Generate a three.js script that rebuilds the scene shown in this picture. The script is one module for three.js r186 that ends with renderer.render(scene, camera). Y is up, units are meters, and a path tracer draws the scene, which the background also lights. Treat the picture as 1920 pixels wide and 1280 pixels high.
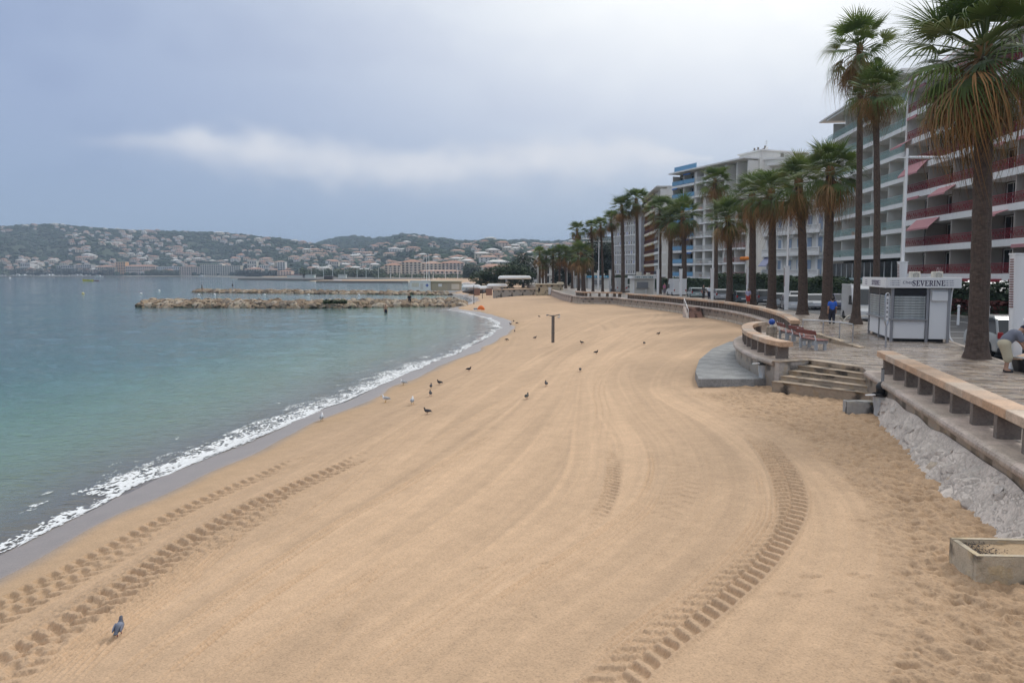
import * as THREE from 'three';
import { mergeGeometries, mergeVertices } from 'three/addons/utils/BufferGeometryUtils.js';
import { RoundedBoxGeometry } from 'three/addons/geometries/RoundedBoxGeometry.js';
import { MarchingCubes } from 'three/addons/objects/MarchingCubes.js';
import { FontLoader } from 'three/addons/loaders/FontLoader.js';
import { TextGeometry } from 'three/addons/geometries/TextGeometry.js';

// ---------------------------------------------------------------- camera, sky, sun, exposure
const scene = new THREE.Scene();
const EYE = 5.4, FOC = 1500, HOR = 513, PITCH = Math.atan((640 - HOR) / FOC);
const camera = new THREE.PerspectiveCamera(2 * Math.atan(640 / FOC) * 180 / Math.PI, 1024 / 682, 0.5, 12000);
camera.position.set(0, EYE, 0);
camera.rotation.x = -PITCH;
const renderer = new THREE.WebGLRenderer({ antialias: true });
renderer.toneMapping = THREE.LinearToneMapping;
renderer.toneMappingExposure = 1.09;
renderer.shadowMap.enabled = true;
const SUN = new THREE.Vector3(0.50, 0.66, -0.56).normalize();
const sun = new THREE.DirectionalLight(new THREE.Color(1, 0.94, 0.86), 1.35);
sun.position.copy(SUN).multiplyScalar(300);
sun.castShadow = true; sun.shadow.radius = 26; sun.shadow.mapSize.set(4096, 4096);
Object.assign(sun.shadow.camera, { left: -160, right: 160, top: 160, bottom: -160, near: 1, far: 900 });
scene.add(sun, sun.target);

// ---------------------------------------------------------------- random numbers and noise
function rng(seed) { let a = seed >>> 0; return () => { a = (a + 0x6D2B79F5) | 0; let t = Math.imul(a ^ (a >>> 15), 1 | a); t = (t + Math.imul(t ^ (t >>> 7), 61 | t)) ^ t; return ((t ^ (t >>> 14)) >>> 0) / 4294967296; }; }
const R0 = rng(77), rr = (a, b, r = R0) => a + (b - a) * r();
const TAB = (() => { const r = rng(5), t = new Float32Array(65536); for (let i = 0; i < 65536; i++) t[i] = r(); return t; })();
const hash2 = (i, j, s = 0) => TAB[((i * 374761 + j * 668265 + s * 9973) ^ ((i * 1274126177) >>> 13)) & 65535];
const sm = (t) => t * t * (3 - 2 * t);
function vn(x, y, s = 0, per = 0) {
  let i = Math.floor(x), j = Math.floor(y); const fx = sm(x - i), fy = sm(y - j);
  let i1 = i + 1, j1 = j + 1;
  if (per) { i = ((i % per) + per) % per; i1 = ((i1 % per) + per) % per; j = ((j % per) + per) % per; j1 = ((j1 % per) + per) % per; }
  const a = hash2(i, j, s), b = hash2(i1, j, s), c = hash2(i, j1, s), d = hash2(i1, j1, s);
  return a + (b - a) * fx + (c - a) * fy + (a - b - c + d) * fx * fy;
}
function fbm(x, y, o = 4, s = 0, per = 0) { let v = 0, a = 0.5, t = 0; for (let k = 0; k < o; k++) { v += a * vn(x, y, s + k * 17, per); t += a; x *= 2; y *= 2; per *= 2; a *= 0.5; } return v / t; }
const clamp = (x, a = 0, b = 1) => Math.min(b, Math.max(a, x));
const ss = (a, b, x) => sm(clamp((x - a) / (b - a)));
const mix = (a, b, t) => a + (b - a) * t;

// ---------------------------------------------------------------- sky: overcast, bright veil ahead and above, one pale cloud bank
{
  const W = 2048, H = 1024, d = new Float32Array(W * H * 4);
  for (let j = 0; j < H; j++) for (let i = 0; i < W; i++) {
    const e = ((j + 0.5) / H - 0.5) * 180, ph = ((i + 0.5) / W - 0.5) * 2 * Math.PI;
    let al = ph + Math.PI / 2; if (al > Math.PI) al -= 2 * Math.PI;            // 0 ahead, + to the right
    const x = al * 6, y = e * 0.16, n = fbm(x * 1.3 + 9, y * 1.6 + 4, 4, 3), n2 = fbm(x * 4.5 + 2, y * 5.5 + 40, 5, 9);
    const t = ss(-1, 12, e);
    let c = [mix(0.308, 0.318, t), mix(0.418, 0.408, t), mix(0.570, 0.600, t)];
    const up = ss(16, 48, e); c = c.map((v, k) => mix(v, [0.98, 1.0, 1.03][k], up));
    const glow = Math.exp(-(((al - 0.30) / 0.50) ** 2) - ((e - 22) / (e > 22 ? 20 : 13.5)) ** 2) * (0.86 + 0.28 * n);
    c = c.map((v, k) => v + glow * [0.80, 0.72, 0.50][k] * (1 - 0.6 * up));
    const dark = ss(0.40, 0.72, n) * ss(3, 9, e) * (1 - ss(22, 60, e)); c = c.map((v, k) => v * (1 - dark * [0.09, 0.08, 0.05][k]));
    // the long cloud bank over the hills
    const mid = 7.75 + 0.4 * Math.cos(al * 12 + 4.6) - 0.5 * al, hw = (0.55 + 1.3 * n2) * (0.25 + 0.75 * ss(-0.5, -0.3, al)) * (1 - ss(0.13, 0.26, al));
    const q = hw > 0.05 ? Math.exp(-Math.pow(Math.abs(e - mid) / Math.max(hw, 0.05), e > mid ? 3 : 1.6)) : 0;
    const bank = q * (0.5 + 0.45 * n2) * ss(-0.52, -0.34, al); c = c.map((v, k) => mix(v, [0.75, 0.77, 0.82][k], clamp(bank)));
    const o = (j * W + i) * 4; d[o] = c[0]; d[o + 1] = c[1]; d[o + 2] = c[2]; d[o + 3] = 1;
  }
  const sky = new THREE.DataTexture(d, W, H, THREE.RGBAFormat, THREE.FloatType);
  sky.mapping = THREE.EquirectangularReflectionMapping; sky.magFilter = sky.minFilter = THREE.LinearFilter; sky.needsUpdate = true;
  scene.background = sky; scene.environment = sky;
}
scene.fog = new THREE.FogExp2(new THREE.Color(0.60, 0.74, 0.92), 0.00020);

// ---------------------------------------------------------------- helpers: naming, tagging, geometry
const taken = {};
function numbered(n) { const k = (taken[n] = (taken[n] ?? -1) + 1); return k ? `${n}_${String(k).padStart(3, '0')}` : n; }
function tag(o, label, category, group, kind) { if (label) o.userData.label = label; if (category) o.userData.category = category; if (group) o.userData.group = group; if (kind) o.userData.kind = kind; return o; }
function thing(name, label, category, [x, y, z] = [0, 0, 0], turn = 0, group) { const o = new THREE.Group(); o.name = numbered(name); o.position.set(x, y, z); o.rotation.y = turn; scene.add(o); return tag(o, label, category, group); }
function flat(geos) { geos = [geos].flat(Infinity).filter(Boolean).map((g) => { let q = g.index ? g.toNonIndexed() : g; for (const k of Object.keys(q.attributes)) if (!['position', 'normal', 'uv'].includes(k)) { if (q === g) q = g.clone(); q.deleteAttribute(k); } if (!q.attributes.normal) q.computeVertexNormals(); if (!q.attributes.uv) q.setAttribute('uv', new THREE.BufferAttribute(new Float32Array(q.attributes.position.count * 2), 2)); q.morphAttributes = {}; q.clearGroups(); return q; }); return geos.length === 0 ? new THREE.BufferGeometry() : geos.length === 1 ? geos[0] : mergeGeometries(geos); }
function part(name, geos, mat, parent, label) { const m = new THREE.Mesh(flat(geos), mat); m.name = name; m.castShadow = m.receiveShadow = true; parent.add(m); if (label) m.userData.label = label; return m; }
function solo(name, geos, mat, label, category, group, kind) { const m = new THREE.Mesh(flat(geos), mat); m.name = numbered(name); m.castShadow = m.receiveShadow = true; scene.add(m); return tag(m, label, category, group, kind); }
function struct(name, geos, mat) { return solo(name, geos, mat, null, null, null, 'structure'); }
function copy(o, label, pos, turn, group, scale) { const c = o.clone(); c.name = numbered(o.name.replace(/_\d{3}$/, '')); c.userData = { ...o.userData }; scene.add(c); if (label) c.userData.label = label; if (group) c.userData.group = group; if (pos) c.position.set(...pos); if (turn !== undefined) c.rotation.y = turn; if (scale) c.scale.setScalar(scale); return c; }
// a pixel of the 1920 x 1280 photograph, met at a given height or at a given depth
const CP = Math.cos(PITCH), SP = Math.sin(PITCH);
function ray(px, py) { const u = (px - 960) / FOC, v = (640 - py) / FOC; return [u, v * CP - SP, -(CP + v * SP)]; }
function gp(px, py, Y = 0) { const r = ray(px, py), t = (Y - EYE) / r[1]; return [r[0] * t, Y, r[2] * t]; }
function at(px, py, D) { const r = ray(px, py), t = D / -r[2]; return [r[0] * t, EYE + r[1] * t, -D]; }
// boxes with uv in metres
function uvm(g) { g = flat(g); const p = g.attributes.position, n = g.attributes.normal, uv = g.attributes.uv; for (let i = 0; i < p.count; i++) { const ax = Math.abs(n.getX(i)), ay = Math.abs(n.getY(i)), az = Math.abs(n.getZ(i)); if (ay >= ax && ay >= az) uv.setXY(i, p.getX(i), p.getZ(i)); else if (ax >= az) uv.setXY(i, p.getZ(i), p.getY(i)); else uv.setXY(i, p.getX(i), p.getY(i)); } return g; }
function bx(w, h, d, x = 0, y = 0, z = 0, ry = 0) { const g = new THREE.BoxGeometry(w, h, d); g.translate(0, h / 2, 0); if (ry) g.rotateY(ry); g.translate(x, y, z); return uvm(g); }   // y = underside
function rb(w, h, d, x = 0, y = 0, z = 0, r = 0.02, ry = 0, s = 1) { const g = new RoundedBoxGeometry(w, h, d, s, Math.min(r, w / 2.01, h / 2.01, d / 2.01)); g.translate(0, h / 2, 0); if (ry) g.rotateY(ry); g.translate(x, y, z); return uvm(g); }
function cy(r1, r0, h, x = 0, y = 0, z = 0, n = 12) { const g = new THREE.CylinderGeometry(r1, r0, h, n); g.translate(x, y + h / 2, z); return g; }
function bar(a, b, r, n = 6, r2) { const A = new THREE.Vector3(...a), B = new THREE.Vector3(...b), L = A.distanceTo(B); const g = new THREE.CylinderGeometry(r2 ?? r, r, L, n); g.applyQuaternion(new THREE.Quaternion().setFromUnitVectors(new THREE.Vector3(0, 1, 0), B.clone().sub(A).normalize())); g.translate((a[0] + b[0]) / 2, (a[1] + b[1]) / 2, (a[2] + b[2]) / 2); return g; }
function tube(pts, r, seg = 20, n = 6) { return new THREE.TubeGeometry(new THREE.CatmullRomCurve3(pts.map((p) => new THREE.Vector3(...p))), seg, r, n); }
function prism(poly, y0, y1, bev = 0) {                              // poly of [x, z]
  const s = new THREE.Shape(poly.map(([x, z]) => new THREE.Vector2(x, -z)));
  const g = new THREE.ExtrudeGeometry(s, { depth: y1 - y0 - 2 * bev, bevelEnabled: bev > 0, bevelSize: bev, bevelThickness: bev, bevelSegments: 2, bevelOffset: -bev });
  g.rotateX(-Math.PI / 2); g.translate(0, y0 + bev, 0); return uvm(g);
}
function extrude(pts, depth, bev = 0, seg = 2) { const g = new THREE.ExtrudeGeometry(new THREE.Shape(pts.map((p) => new THREE.Vector2(...p))), { depth: depth - 2 * bev, bevelEnabled: bev > 0, bevelSize: bev, bevelThickness: bev, bevelSegments: seg, bevelOffset: -bev }); g.translate(0, 0, bev - depth / 2); return g; }
function smooth(path, step) { const c = new THREE.CatmullRomCurve3(path.map(([x, z]) => new THREE.Vector3(x, 0, z)), false, 'centripetal'); const n = Math.max(2, Math.round(c.getLength() / step)); return c.getSpacedPoints(n).map((p) => [p.x, p.z]); }
function normals2(path) { return path.map((p, i) => { const a = path[Math.max(0, i - 1)], b = path[Math.min(path.length - 1, i + 1)], dx = b[0] - a[0], dz = b[1] - a[1], l = Math.hypot(dx, dz) || 1; return [-dz / l, dx / l]; }); }   // right-hand side seen walking along with x right, z towards viewer
function offset(path, d) { const n = normals2(path); return path.map((p, i) => [p[0] + n[i][0] * d, p[1] + n[i][1] * d]); }
function sweep(path, prof, yAt = 0) {                               // prof: closed list of [side, up]
  const n = normals2(path), pos = [], m = prof.length, P = (i, k) => [path[i][0] + n[i][0] * prof[k][0], yAt + prof[k][1], path[i][1] + n[i][1] * prof[k][0]];
  const tri = (a, b, c) => pos.push(...a, ...b, ...c);
  for (let i = 0; i + 1 < path.length; i++) for (let k = 0; k < m; k++) { const l = (k + 1) % m; tri(P(i, k), P(i, l), P(i + 1, k)); tri(P(i + 1, k), P(i, l), P(i + 1, l)); }
  const cap = THREE.ShapeUtils.triangulateShape(prof.map((q) => new THREE.Vector2(...q)), []);
  for (const [a, b, c] of cap) { tri(P(0, a), P(0, c), P(0, b)); const e = path.length - 1; tri(P(e, a), P(e, b), P(e, c)); }
  const g = new THREE.BufferGeometry(); g.setAttribute('position', new THREE.Float32BufferAttribute(pos, 3)); g.computeVertexNormals(); return uvm(g);
}
function cut(path, s0, s1, step = 0.4) {                            // the piece of a polyline between two arc lengths
  const out = []; let s = 0; const L = []; for (let i = 0; i < path.length; i++) { if (i) s += Math.hypot(path[i][0] - path[i - 1][0], path[i][1] - path[i - 1][1]); L.push(s); }
  const f = (t) => { let i = 1; while (i < path.length - 1 && L[i] < t) i++; const k = (t - L[i - 1]) / (L[i] - L[i - 1] || 1); return [mix(path[i - 1][0], path[i][0], k), mix(path[i - 1][1], path[i][1], k)]; };
  const n = Math.max(1, Math.ceil((s1 - s0) / step)); for (let i = 0; i <= n; i++) out.push(f(s0 + (s1 - s0) * i / n)); return out;
}
const plen = (p) => p.reduce((s, q, i) => i ? s + Math.hypot(q[0] - p[i - 1][0], q[1] - p[i - 1][1]) : 0, 0);
// textures
function tex(size, fn, rep = 1, srgb = false) { const d = new Uint8Array(size * size * 4); for (let j = 0; j < size; j++) for (let i = 0; i < size; i++) { const c = fn(i / size, j / size), o = (j * size + i) * 4; if (typeof c === 'number') { d[o] = d[o + 1] = d[o + 2] = clamp(c) * 255; } else { d[o] = clamp(c[0]) * 255; d[o + 1] = clamp(c[1]) * 255; d[o + 2] = clamp(c[2]) * 255; } d[o + 3] = 255; } const t = new THREE.DataTexture(d, size, size, THREE.RGBAFormat); t.wrapS = t.wrapT = THREE.RepeatWrapping; t.magFilter = THREE.LinearFilter; t.minFilter = THREE.LinearMipmapLinearFilter; t.generateMipmaps = true; t.repeat.set(rep, rep); if (srgb) t.colorSpace = THREE.SRGBColorSpace; t.needsUpdate = true; return t; }
function rep(t, k, l = k) { const c = t.clone(); c.repeat.set(k, l); c.needsUpdate = true; return c; }
const col = (r, g, b) => new THREE.Color().setRGB(r, g, b);
function mat(r, g, b, rough = 0.8, extra = {}) { return new THREE.MeshStandardMaterial({ color: col(r, g, b), roughness: rough, ...extra }); }
// ---------------------------------------------------------------- shore line (world x, z), land on its right
const SEA = 0, PROM = 2.1;
const SHORE_PX = [[0, 1033], [100, 986], [200, 944], [300, 895], [400, 851], [500, 809], [600, 771], [700, 726], [780, 692], [850, 665], [900, 641], [936, 617], [928, 601], [885, 588], [842, 580], [862, 573], [884, 565], [877, 557], [850, 552], [836, 549]];
const shorePts = [[-22, 40], [-14, 14], [-10.6, -6], ...SHORE_PX.map(([x, y]) => { const p = gp(x, y, 0); return [p[0], p[2]]; }), [-17, -240], [-12, -300], [-20, -420], [-60, -540], [-145, -560], [-150, -600], [-60, -680], [-200, -1000], [-420, -1300]];
const shore = smooth(shorePts.slice(0, -9), 1.2).concat(shorePts.slice(-9));
const landPoly = [...shore, [-420, -6000], [9000, -6000], [9000, 40]];
const SB = (() => { const bins = new Map(), B = 12; return { bins, B }; })();
function inPoly(p, x, z) { let c = false; for (let i = 0, j = p.length - 1; i < p.length; j = i++) if ((p[i][1] > z) !== (p[j][1] > z) && x < (p[j][0] - p[i][0]) * (z - p[i][1]) / (p[j][1] - p[i][1]) + p[i][0]) c = !c; return c; }
function shoreDist(x, z) { let b = 1e12; for (let i = 0; i + 1 < shore.length; i++) { const ax = shore[i][0], az = shore[i][1], ex = shore[i + 1][0] - ax, ez = shore[i + 1][1] - az; let t = ((x - ax) * ex + (z - az) * ez) / (ex * ex + ez * ez); t = t < 0 ? 0 : t > 1 ? 1 : t; const dx = x - ax - ex * t, dz = z - az - ez * t, q = dx * dx + dz * dz; if (q < b) b = q; } b = Math.sqrt(b); return inPoly(landPoly, x, z) ? b : -b; }
function baseHeight(s) {
  if (s >= 0) return s < 2.5 ? 0.105 * s : 0.2625 + (1 - Math.exp(-(s - 2.5) / 8)) * 0.95;
  return s > -12 ? 0.085 * s : s > -60 ? -1.02 + (s + 12) * 0.062 : -4.0 + Math.max(-3, (s + 60) * 0.02);
}

// ---------------------------------------------------------------- what tractors and rakes left in the sand: two height rasters, fine near, coarse far
function raster(x0, x1, z0, z1, c) { const w = Math.ceil((x1 - x0) / c), h = Math.ceil((z1 - z0) / c); return { x0, z0, c, w, h, y: new Float32Array(w * h), t: new Float32Array(w * h), smooth: new Float32Array(w * h) }; }
const RAS = [raster(-13, 13, -40, -6.5, 0.024), raster(-14, 24, -125, -39, 0.085)];
function sampleR(x, z) {
  for (const r of RAS) {
    const u = (x - r.x0) / r.c - 0.5, v = (z - r.z0) / r.c - 0.5; if (u < 0 || v < 0 || u >= r.w - 1.01 || v >= r.h - 1.01) continue;
    const i = u | 0, j = v | 0, fu = u - i, fv = v - j, o = j * r.w + i, L = (A) => (A[o] * (1 - fu) + A[o + 1] * fu) * (1 - fv) + (A[o + r.w] * (1 - fu) + A[o + r.w + 1] * fu) * fv;
    return [L(r.y), L(r.t), L(r.smooth)];
  }
  return [0, 0, 0.7];
}
function stamp(pxPath, half, fn, Y = 0.85) {                        // fn(arc, side, length) -> [height, tint, weight, smoothness]
  const path = smooth(pxPath.map(([x, y]) => { const p = gp(x, y, Y); return [p[0], p[2]]; }), 0.12), nn = normals2(path), L = plen(path);
  const seen = new Map();
  for (const r of RAS) {
    let s = 0;
    for (let i = 0; i + 1 < path.length; i++) {
      const a = path[i], b = path[i + 1], l = Math.hypot(b[0] - a[0], b[1] - a[1]);
      const near = (p) => p[0] > r.x0 - 3 && p[0] < r.x0 + r.w * r.c + 3 && p[1] > r.z0 - 3 && p[1] < r.z0 + r.h * r.c + 3;
      if (near(a)) {
        const q = r.c * 0.72, ns = Math.max(1, Math.ceil(l * 1.25 / q));
        for (let k = 0; k < ns; k++) { const f = k / ns, cx = mix(a[0], b[0], f), cz = mix(a[1], b[1], f), nx = mix(nn[i][0], nn[i + 1][0], f), nz = mix(nn[i][1], nn[i + 1][1], f);
          for (let t = -half; t <= half; t += q) {
            const x = cx + nx * t, z = cz + nz * t, u = Math.floor((x - r.x0) / r.c), v = Math.floor((z - r.z0) / r.c); if (u < 0 || v < 0 || u >= r.w || v >= r.h) continue;
            const o = v * r.w + u, g = fn(s + l * f, t, L); if (!g) continue;
            const key = o; if (!seen.has(r)) seen.set(r, new Uint8Array(r.w * r.h)); const sn = seen.get(r); if (sn[key]) continue; sn[key] = 1;
            r.y[o] = mix(r.y[o], g[0], g[2]); r.t[o] = mix(r.t[o], g[1], g[2]); r.smooth[o] = mix(r.smooth[o], g[3], g[2]);
          } }
      }
      s += l;
    }
  }
}
// a pass of the drag: fine parallel grooves, a ridge at either edge
function pass(px, half, seed, amp = 0.021, strength = 0.9) {
  stamp(px, half, (s, t, L) => {
    const e = Math.abs(t) / half, w = strength * (1 - ss(0.8, 1, e)) * ss(0, 3, s) * ss(0, 3, L - s) * (0.55 + 0.6 * fbm(s * 0.25 + seed, t * 0.9, 2, 8));
    const p = fbm(t * 9 + seed * 13, s * 0.10, 3, 4) - 0.5, q = vn(t * 26 + seed * 7, s * 0.16, 6) - 0.5, ridge = Math.exp(-(((e - 0.86) / 0.05) ** 2));
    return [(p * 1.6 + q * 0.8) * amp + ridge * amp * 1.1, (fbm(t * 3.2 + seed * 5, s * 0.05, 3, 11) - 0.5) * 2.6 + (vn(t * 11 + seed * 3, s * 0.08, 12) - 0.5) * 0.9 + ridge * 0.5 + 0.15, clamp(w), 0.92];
  });
}
// a tyre print: two rows of slanted lugs
function tread(px, half, seed, P = 0.27, depth = 0.045, keep = 1, Y = 0.7, slant = 0.5) {
  stamp(px, half * 1.35, (s, t, L) => {
    const e = Math.abs(t) / half, fade = ss(0, 2.6, s + 1.5 * (vn(s * 2.2, t * 6, 23) - 0.5)) * ss(0, 3.2, L - s + 2.4 * (vn(s * 2.2, t * 6, 25) - 0.5));
    const live = clamp((keep * 1.15 + 0.45 * (vn(s * 0.45, seed, 21) - 0.35)) * 1.4) * fade;
    const wob = 0.03 * (vn(s * 3, t * 3 + seed, 5) - 0.5), side = t > 0 ? 0.5 : 0, ph = (s + Math.abs(t) * slant + wob) / P + side, f = ph - Math.floor(ph);
    const lug = ss(0.0, 0.09, f) * (1 - ss(0.44, 0.58, f));
    const inside = 1 - ss(0.90, 1.04, e), berm = Math.exp(-(((e - 1.12) / 0.12) ** 2)) * 0.4;
    const crumb = (fbm(s * 14, t * 14 + seed, 2, 31) - 0.5) * 0.25;
    const h = inside * (lug * 1.0 - 0.55 + crumb) + berm;
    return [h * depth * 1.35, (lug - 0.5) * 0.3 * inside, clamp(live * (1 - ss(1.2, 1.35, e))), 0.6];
  }, Y);
}
const PASSES = [
  [[[40, 1330], [330, 1150], [600, 985], [800, 868], [980, 752], [1100, 672], [1150, 625], [1110, 596], [1030, 580]], 1.3, 1],
  [[[-60, 1200], [250, 1010], [500, 880], [700, 780], [830, 712], [930, 655], [960, 615]], 1.1, 2],
  [[[240, 1340], [560, 1110], [830, 930], [1000, 790], [1090, 690], [1180, 620], [1230, 590], [1150, 570]], 1.5, 3],
  [[[430, 1340], [760, 1110], [960, 960], [1060, 860], [1110, 760], [1130, 690], [1210, 630], [1290, 600]], 1.4, 4],
  [[[640, 1330], [900, 1130], [1080, 990], [1140, 900], [1140, 800], [1130, 700]], 1.2, 5],
  [[[560, 1400], [900, 1150], [1120, 1030], [1215, 940], [1225, 850], [1170, 770], [1150, 700], [1240, 640], [1330, 610]], 1.1, 6],
  [[[980, 1380], [1200, 1190], [1360, 1060], [1425, 960], [1400, 870], [1310, 780], [1270, 735], [1290, 685], [1360, 640]], 1.2, 7],
  [[[1400, 1420], [1560, 1240], [1640, 1100], [1600, 980], [1500, 880], [1400, 810], [1290, 752], [1262, 725]], 1.3, 8],
  [[[1210, 1400], [1420, 1190], [1530, 1060], [1530, 960], [1450, 860]], 1.0, 9],
  [[[1000, 700], [1060, 655], [1160, 620], [1290, 612], [1390, 618]], 1.5, 10],
  [[[1010, 650], [1090, 612], [1180, 592], [1290, 590]], 1.5, 11],
  [[[880, 640], [960, 605], [1040, 585], [1160, 578], [1250, 580]], 1.5, 12],
  [[[640, 900], [760, 810], [900, 720], [1010, 660]], 0.8, 13],
];
for (const [p, h, s] of PASSES) pass(p, h, s * 3.7);
// right of the passes the sand is trodden, not raked
const ROUGH_EDGE = [[1296, 728], [1340, 757], [1450, 815], [1555, 880], [1625, 965], [1675, 1060], [1690, 1170], [1672, 1330]].map(([x, y]) => { const p = gp(x, y, 0.95); return [p[0], p[2]]; });
const roughPoly = [...ROUGH_EDGE, [30, -5], [30, -33], ...[[1420, 712], [1330, 735]].map(([x, y]) => { const p = gp(x, y, 1.1); return [p[0], p[2]]; })];
function polyDist(p, x, z) { let b = 1e9; for (let i = 0, j = p.length - 1; i < p.length; j = i++) { const ax = p[j][0], az = p[j][1], ex = p[i][0] - ax, ez = p[i][1] - az; const t = clamp(((x - ax) * ex + (z - az) * ez) / (ex * ex + ez * ez + 1e-9)); b = Math.min(b, (x - ax - ex * t) ** 2 + (z - az - ez * t) ** 2); } return Math.sqrt(b) * (inPoly(p, x, z) ? 1 : -1); }
const churnPoly = [[0, 1168], [230, 1040], [460, 925], [620, 872], [520, 960], [330, 1075], [150, 1180], [0, 1262]].map(([x, y]) => { const p = gp(x, y, 0.55); return [p[0], p[2]]; });
tread([[-330, 1290], [-60, 1140], [60, 1077], [180, 1020], [300, 962], [410, 912], [505, 874], [570, 846]], 0.30, 3, 0.30, 0.055, 1.0, 0.5, -0.55);
tread([[-330, 1310], [-60, 1168], [60, 1104], [180, 1045], [260, 1003], [330, 962]], 0.26, 5, 0.30, 0.05, 0.85, 0.5, -0.55);
tread([[-330, 1420], [-70, 1262], [40, 1200], [150, 1135], [260, 1065], [330, 1015], [420, 965], [520, 918], [640, 869], [715, 836]], 0.36, 9, 0.30, 0.06, 1.0, 0.6, -0.55);
tread([[-330, 1440], [-60, 1290], [60, 1222], [180, 1160], [270, 1090]], 0.28, 10, 0.33, 0.05, 0.8, 0.6, -0.55);
tread([[330, 1055], [400, 1010], [480, 962], [560, 915]], 0.30, 13, 0.30, 0.05, 0.9, 0.6, -0.55);
tread([[960, 1480], [1080, 1362], [1205, 1235], [1310, 1158], [1400, 1085], [1455, 1020], [1482, 960], [1470, 905], [1435, 850], [1400, 815]], 0.30, 17, 0.27, 0.055, 0.95, 0.85);
tread([[1100, 1004], [1135, 950], [1150, 895], [1146, 840]], 0.16, 23, 0.24, 0.035, 0.9, 0.85);
tread([[1180, 1010], [1260, 960], [1285, 905], [1275, 850]], 0.34, 27, 0.36, 0.022, 0.35, 0.85);
tread([[1370, 965], [1380, 920], [1370, 880]], 0.22, 31, 0.3, 0.016, 0.35, 0.85);
tread([[860, 1225], [960, 1175], [1070, 1100], [1140, 1075]], 0.24, 33, 0.4, 0.018, 0.4, 0.85);
tread([[460, 1240], [560, 1180], [660, 1120], [760, 1075]], 0.42, 37, 0.34, 0.014, 0.35, 0.8);
tread([[1690, 1420], [1702, 1330], [1715, 1262], [1735, 1205], [1740, 1130]], 0.2, 41, 0.22, 0.045, 0.95, 1.0);
tread([[1540, 850], [1590, 885], [1640, 940], [1665, 1000]], 0.2, 43, 0.24, 0.03, 0.7, 1.0);
// thin furrows that the rake's outer teeth drew
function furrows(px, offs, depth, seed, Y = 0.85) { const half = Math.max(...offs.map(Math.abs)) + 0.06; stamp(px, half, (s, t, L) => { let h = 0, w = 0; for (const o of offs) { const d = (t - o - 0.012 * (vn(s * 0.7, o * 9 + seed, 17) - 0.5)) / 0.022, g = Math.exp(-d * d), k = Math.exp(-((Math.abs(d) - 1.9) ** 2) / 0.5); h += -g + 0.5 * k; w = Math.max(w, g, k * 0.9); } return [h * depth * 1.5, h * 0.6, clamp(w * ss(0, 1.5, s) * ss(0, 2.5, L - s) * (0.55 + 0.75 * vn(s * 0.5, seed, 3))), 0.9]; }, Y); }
furrows([[130, 1300], [300, 1170], [470, 1060], [640, 960], [820, 866], [960, 790]], [-0.12, -0.05, 0.1], 0.022, 1);
furrows([[230, 1300], [420, 1150], [560, 1062], [700, 985]], [-0.05, 0.05], 0.02, 2);
furrows([[330, 1290], [520, 1170], [700, 1062], [800, 1000]], [-0.1, 0.0, 0.14], 0.02, 3);
furrows([[60, 1300], [200, 1166], [330, 1072], [430, 990], [520, 940]], [-0.35, -0.27, -0.18, -0.1, 0, 0.1, 0.2, 0.3], 0.018, 4, 0.65);
furrows([[860, 1170], [1000, 1080], [1100, 1020], [1195, 950], [1222, 890], [1215, 838]], [-0.06, 0.03], 0.022, 5);
furrows([[900, 1180], [1010, 1100], [1110, 1042], [1210, 965], [1240, 900]], [-0.16, -0.1, 0, 0.1], 0.016, 6);
furrows([[1060, 1280], [1160, 1205], [1300, 1108], [1380, 1040], [1425, 965], [1418, 880]], [-0.05, 0.04], 0.022, 7);
furrows([[1090, 1300], [1200, 1215], [1330, 1112], [1432, 1000], [1440, 920]], [-0.14, -0.05, 0.05, 0.14], 0.015, 8);
furrows([[520, 980], [640, 893], [800, 775], [900, 705]], [-0.1, 0.1], 0.016, 9);
furrows([[1120, 840], [1130, 780], [1126, 720], [1200, 652], [1290, 618]], [-0.2, 0.0, 0.2], 0.02, 10);
furrows([[640, 1290], [800, 1170], [940, 1075], [1060, 985]], [-0.15, 0, 0.12], 0.016, 11);
furrows([[1000, 1290], [1100, 1235], [1180, 1180]], [-0.1, 0.1], 0.014, 12);
// lone footprints
for (const [x, y] of [[1468, 1118], [1492, 1122], [1508, 1087], [1528, 1088], [1552, 1116], [1598, 1085], [1622, 1090], [1640, 1126], [1656, 1132], [1680, 1102], [1700, 1122], [905, 1050], [1018, 1046]]) stamp([[x - 13, y + 2], [x + 13, y - 2]], 0.055, (s, t, L) => [-0.026, -0.2, (1 - ss(0.6, 1, Math.abs(t) / 0.055)) * ss(0, 0.09, s) * ss(0, 0.09, L - s), 0.5], 0.95);

// ---------------------------------------------------------------- the sand: one sheet from the near beach under the sea to beyond the horizon
const sandGrain = tex(512, (u, v) => { const n = fbm(u * 64, v * 64, 3, 2, 64), m = fbm(u * 10, v * 10, 3, 5, 10); return 0.55 * n + 0.45 * m; }, 1 / 1.3);
const sandColor = tex(512, (u, v) => { const n = fbm(u * 90, v * 90, 3, 12, 90), m = fbm(u * 7, v * 7, 3, 15, 7), k = 0.80 + 0.30 * (n - 0.5) + 0.14 * (m - 0.5) - (n < 0.27 ? 0.09 : 0); return [k, k * 0.995, k * 0.985]; }, 1 / 1.7);
const sandMat = new THREE.MeshStandardMaterial({ vertexColors: true, roughness: 0.95, map: sandColor, bumpMap: sandGrain, bumpScale: 0.012 });
const wetMat = new THREE.MeshPhysicalMaterial({ vertexColors: true, roughness: 0.30, map: sandColor, bumpMap: sandGrain, bumpScale: 0.0015, specularIntensity: 0.9 });
const LIE = [];                                                     // heights looked up by the things that stand on the sand
function sandY(x, z) { return baseHeight(shoreDist(x, z)); }
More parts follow.
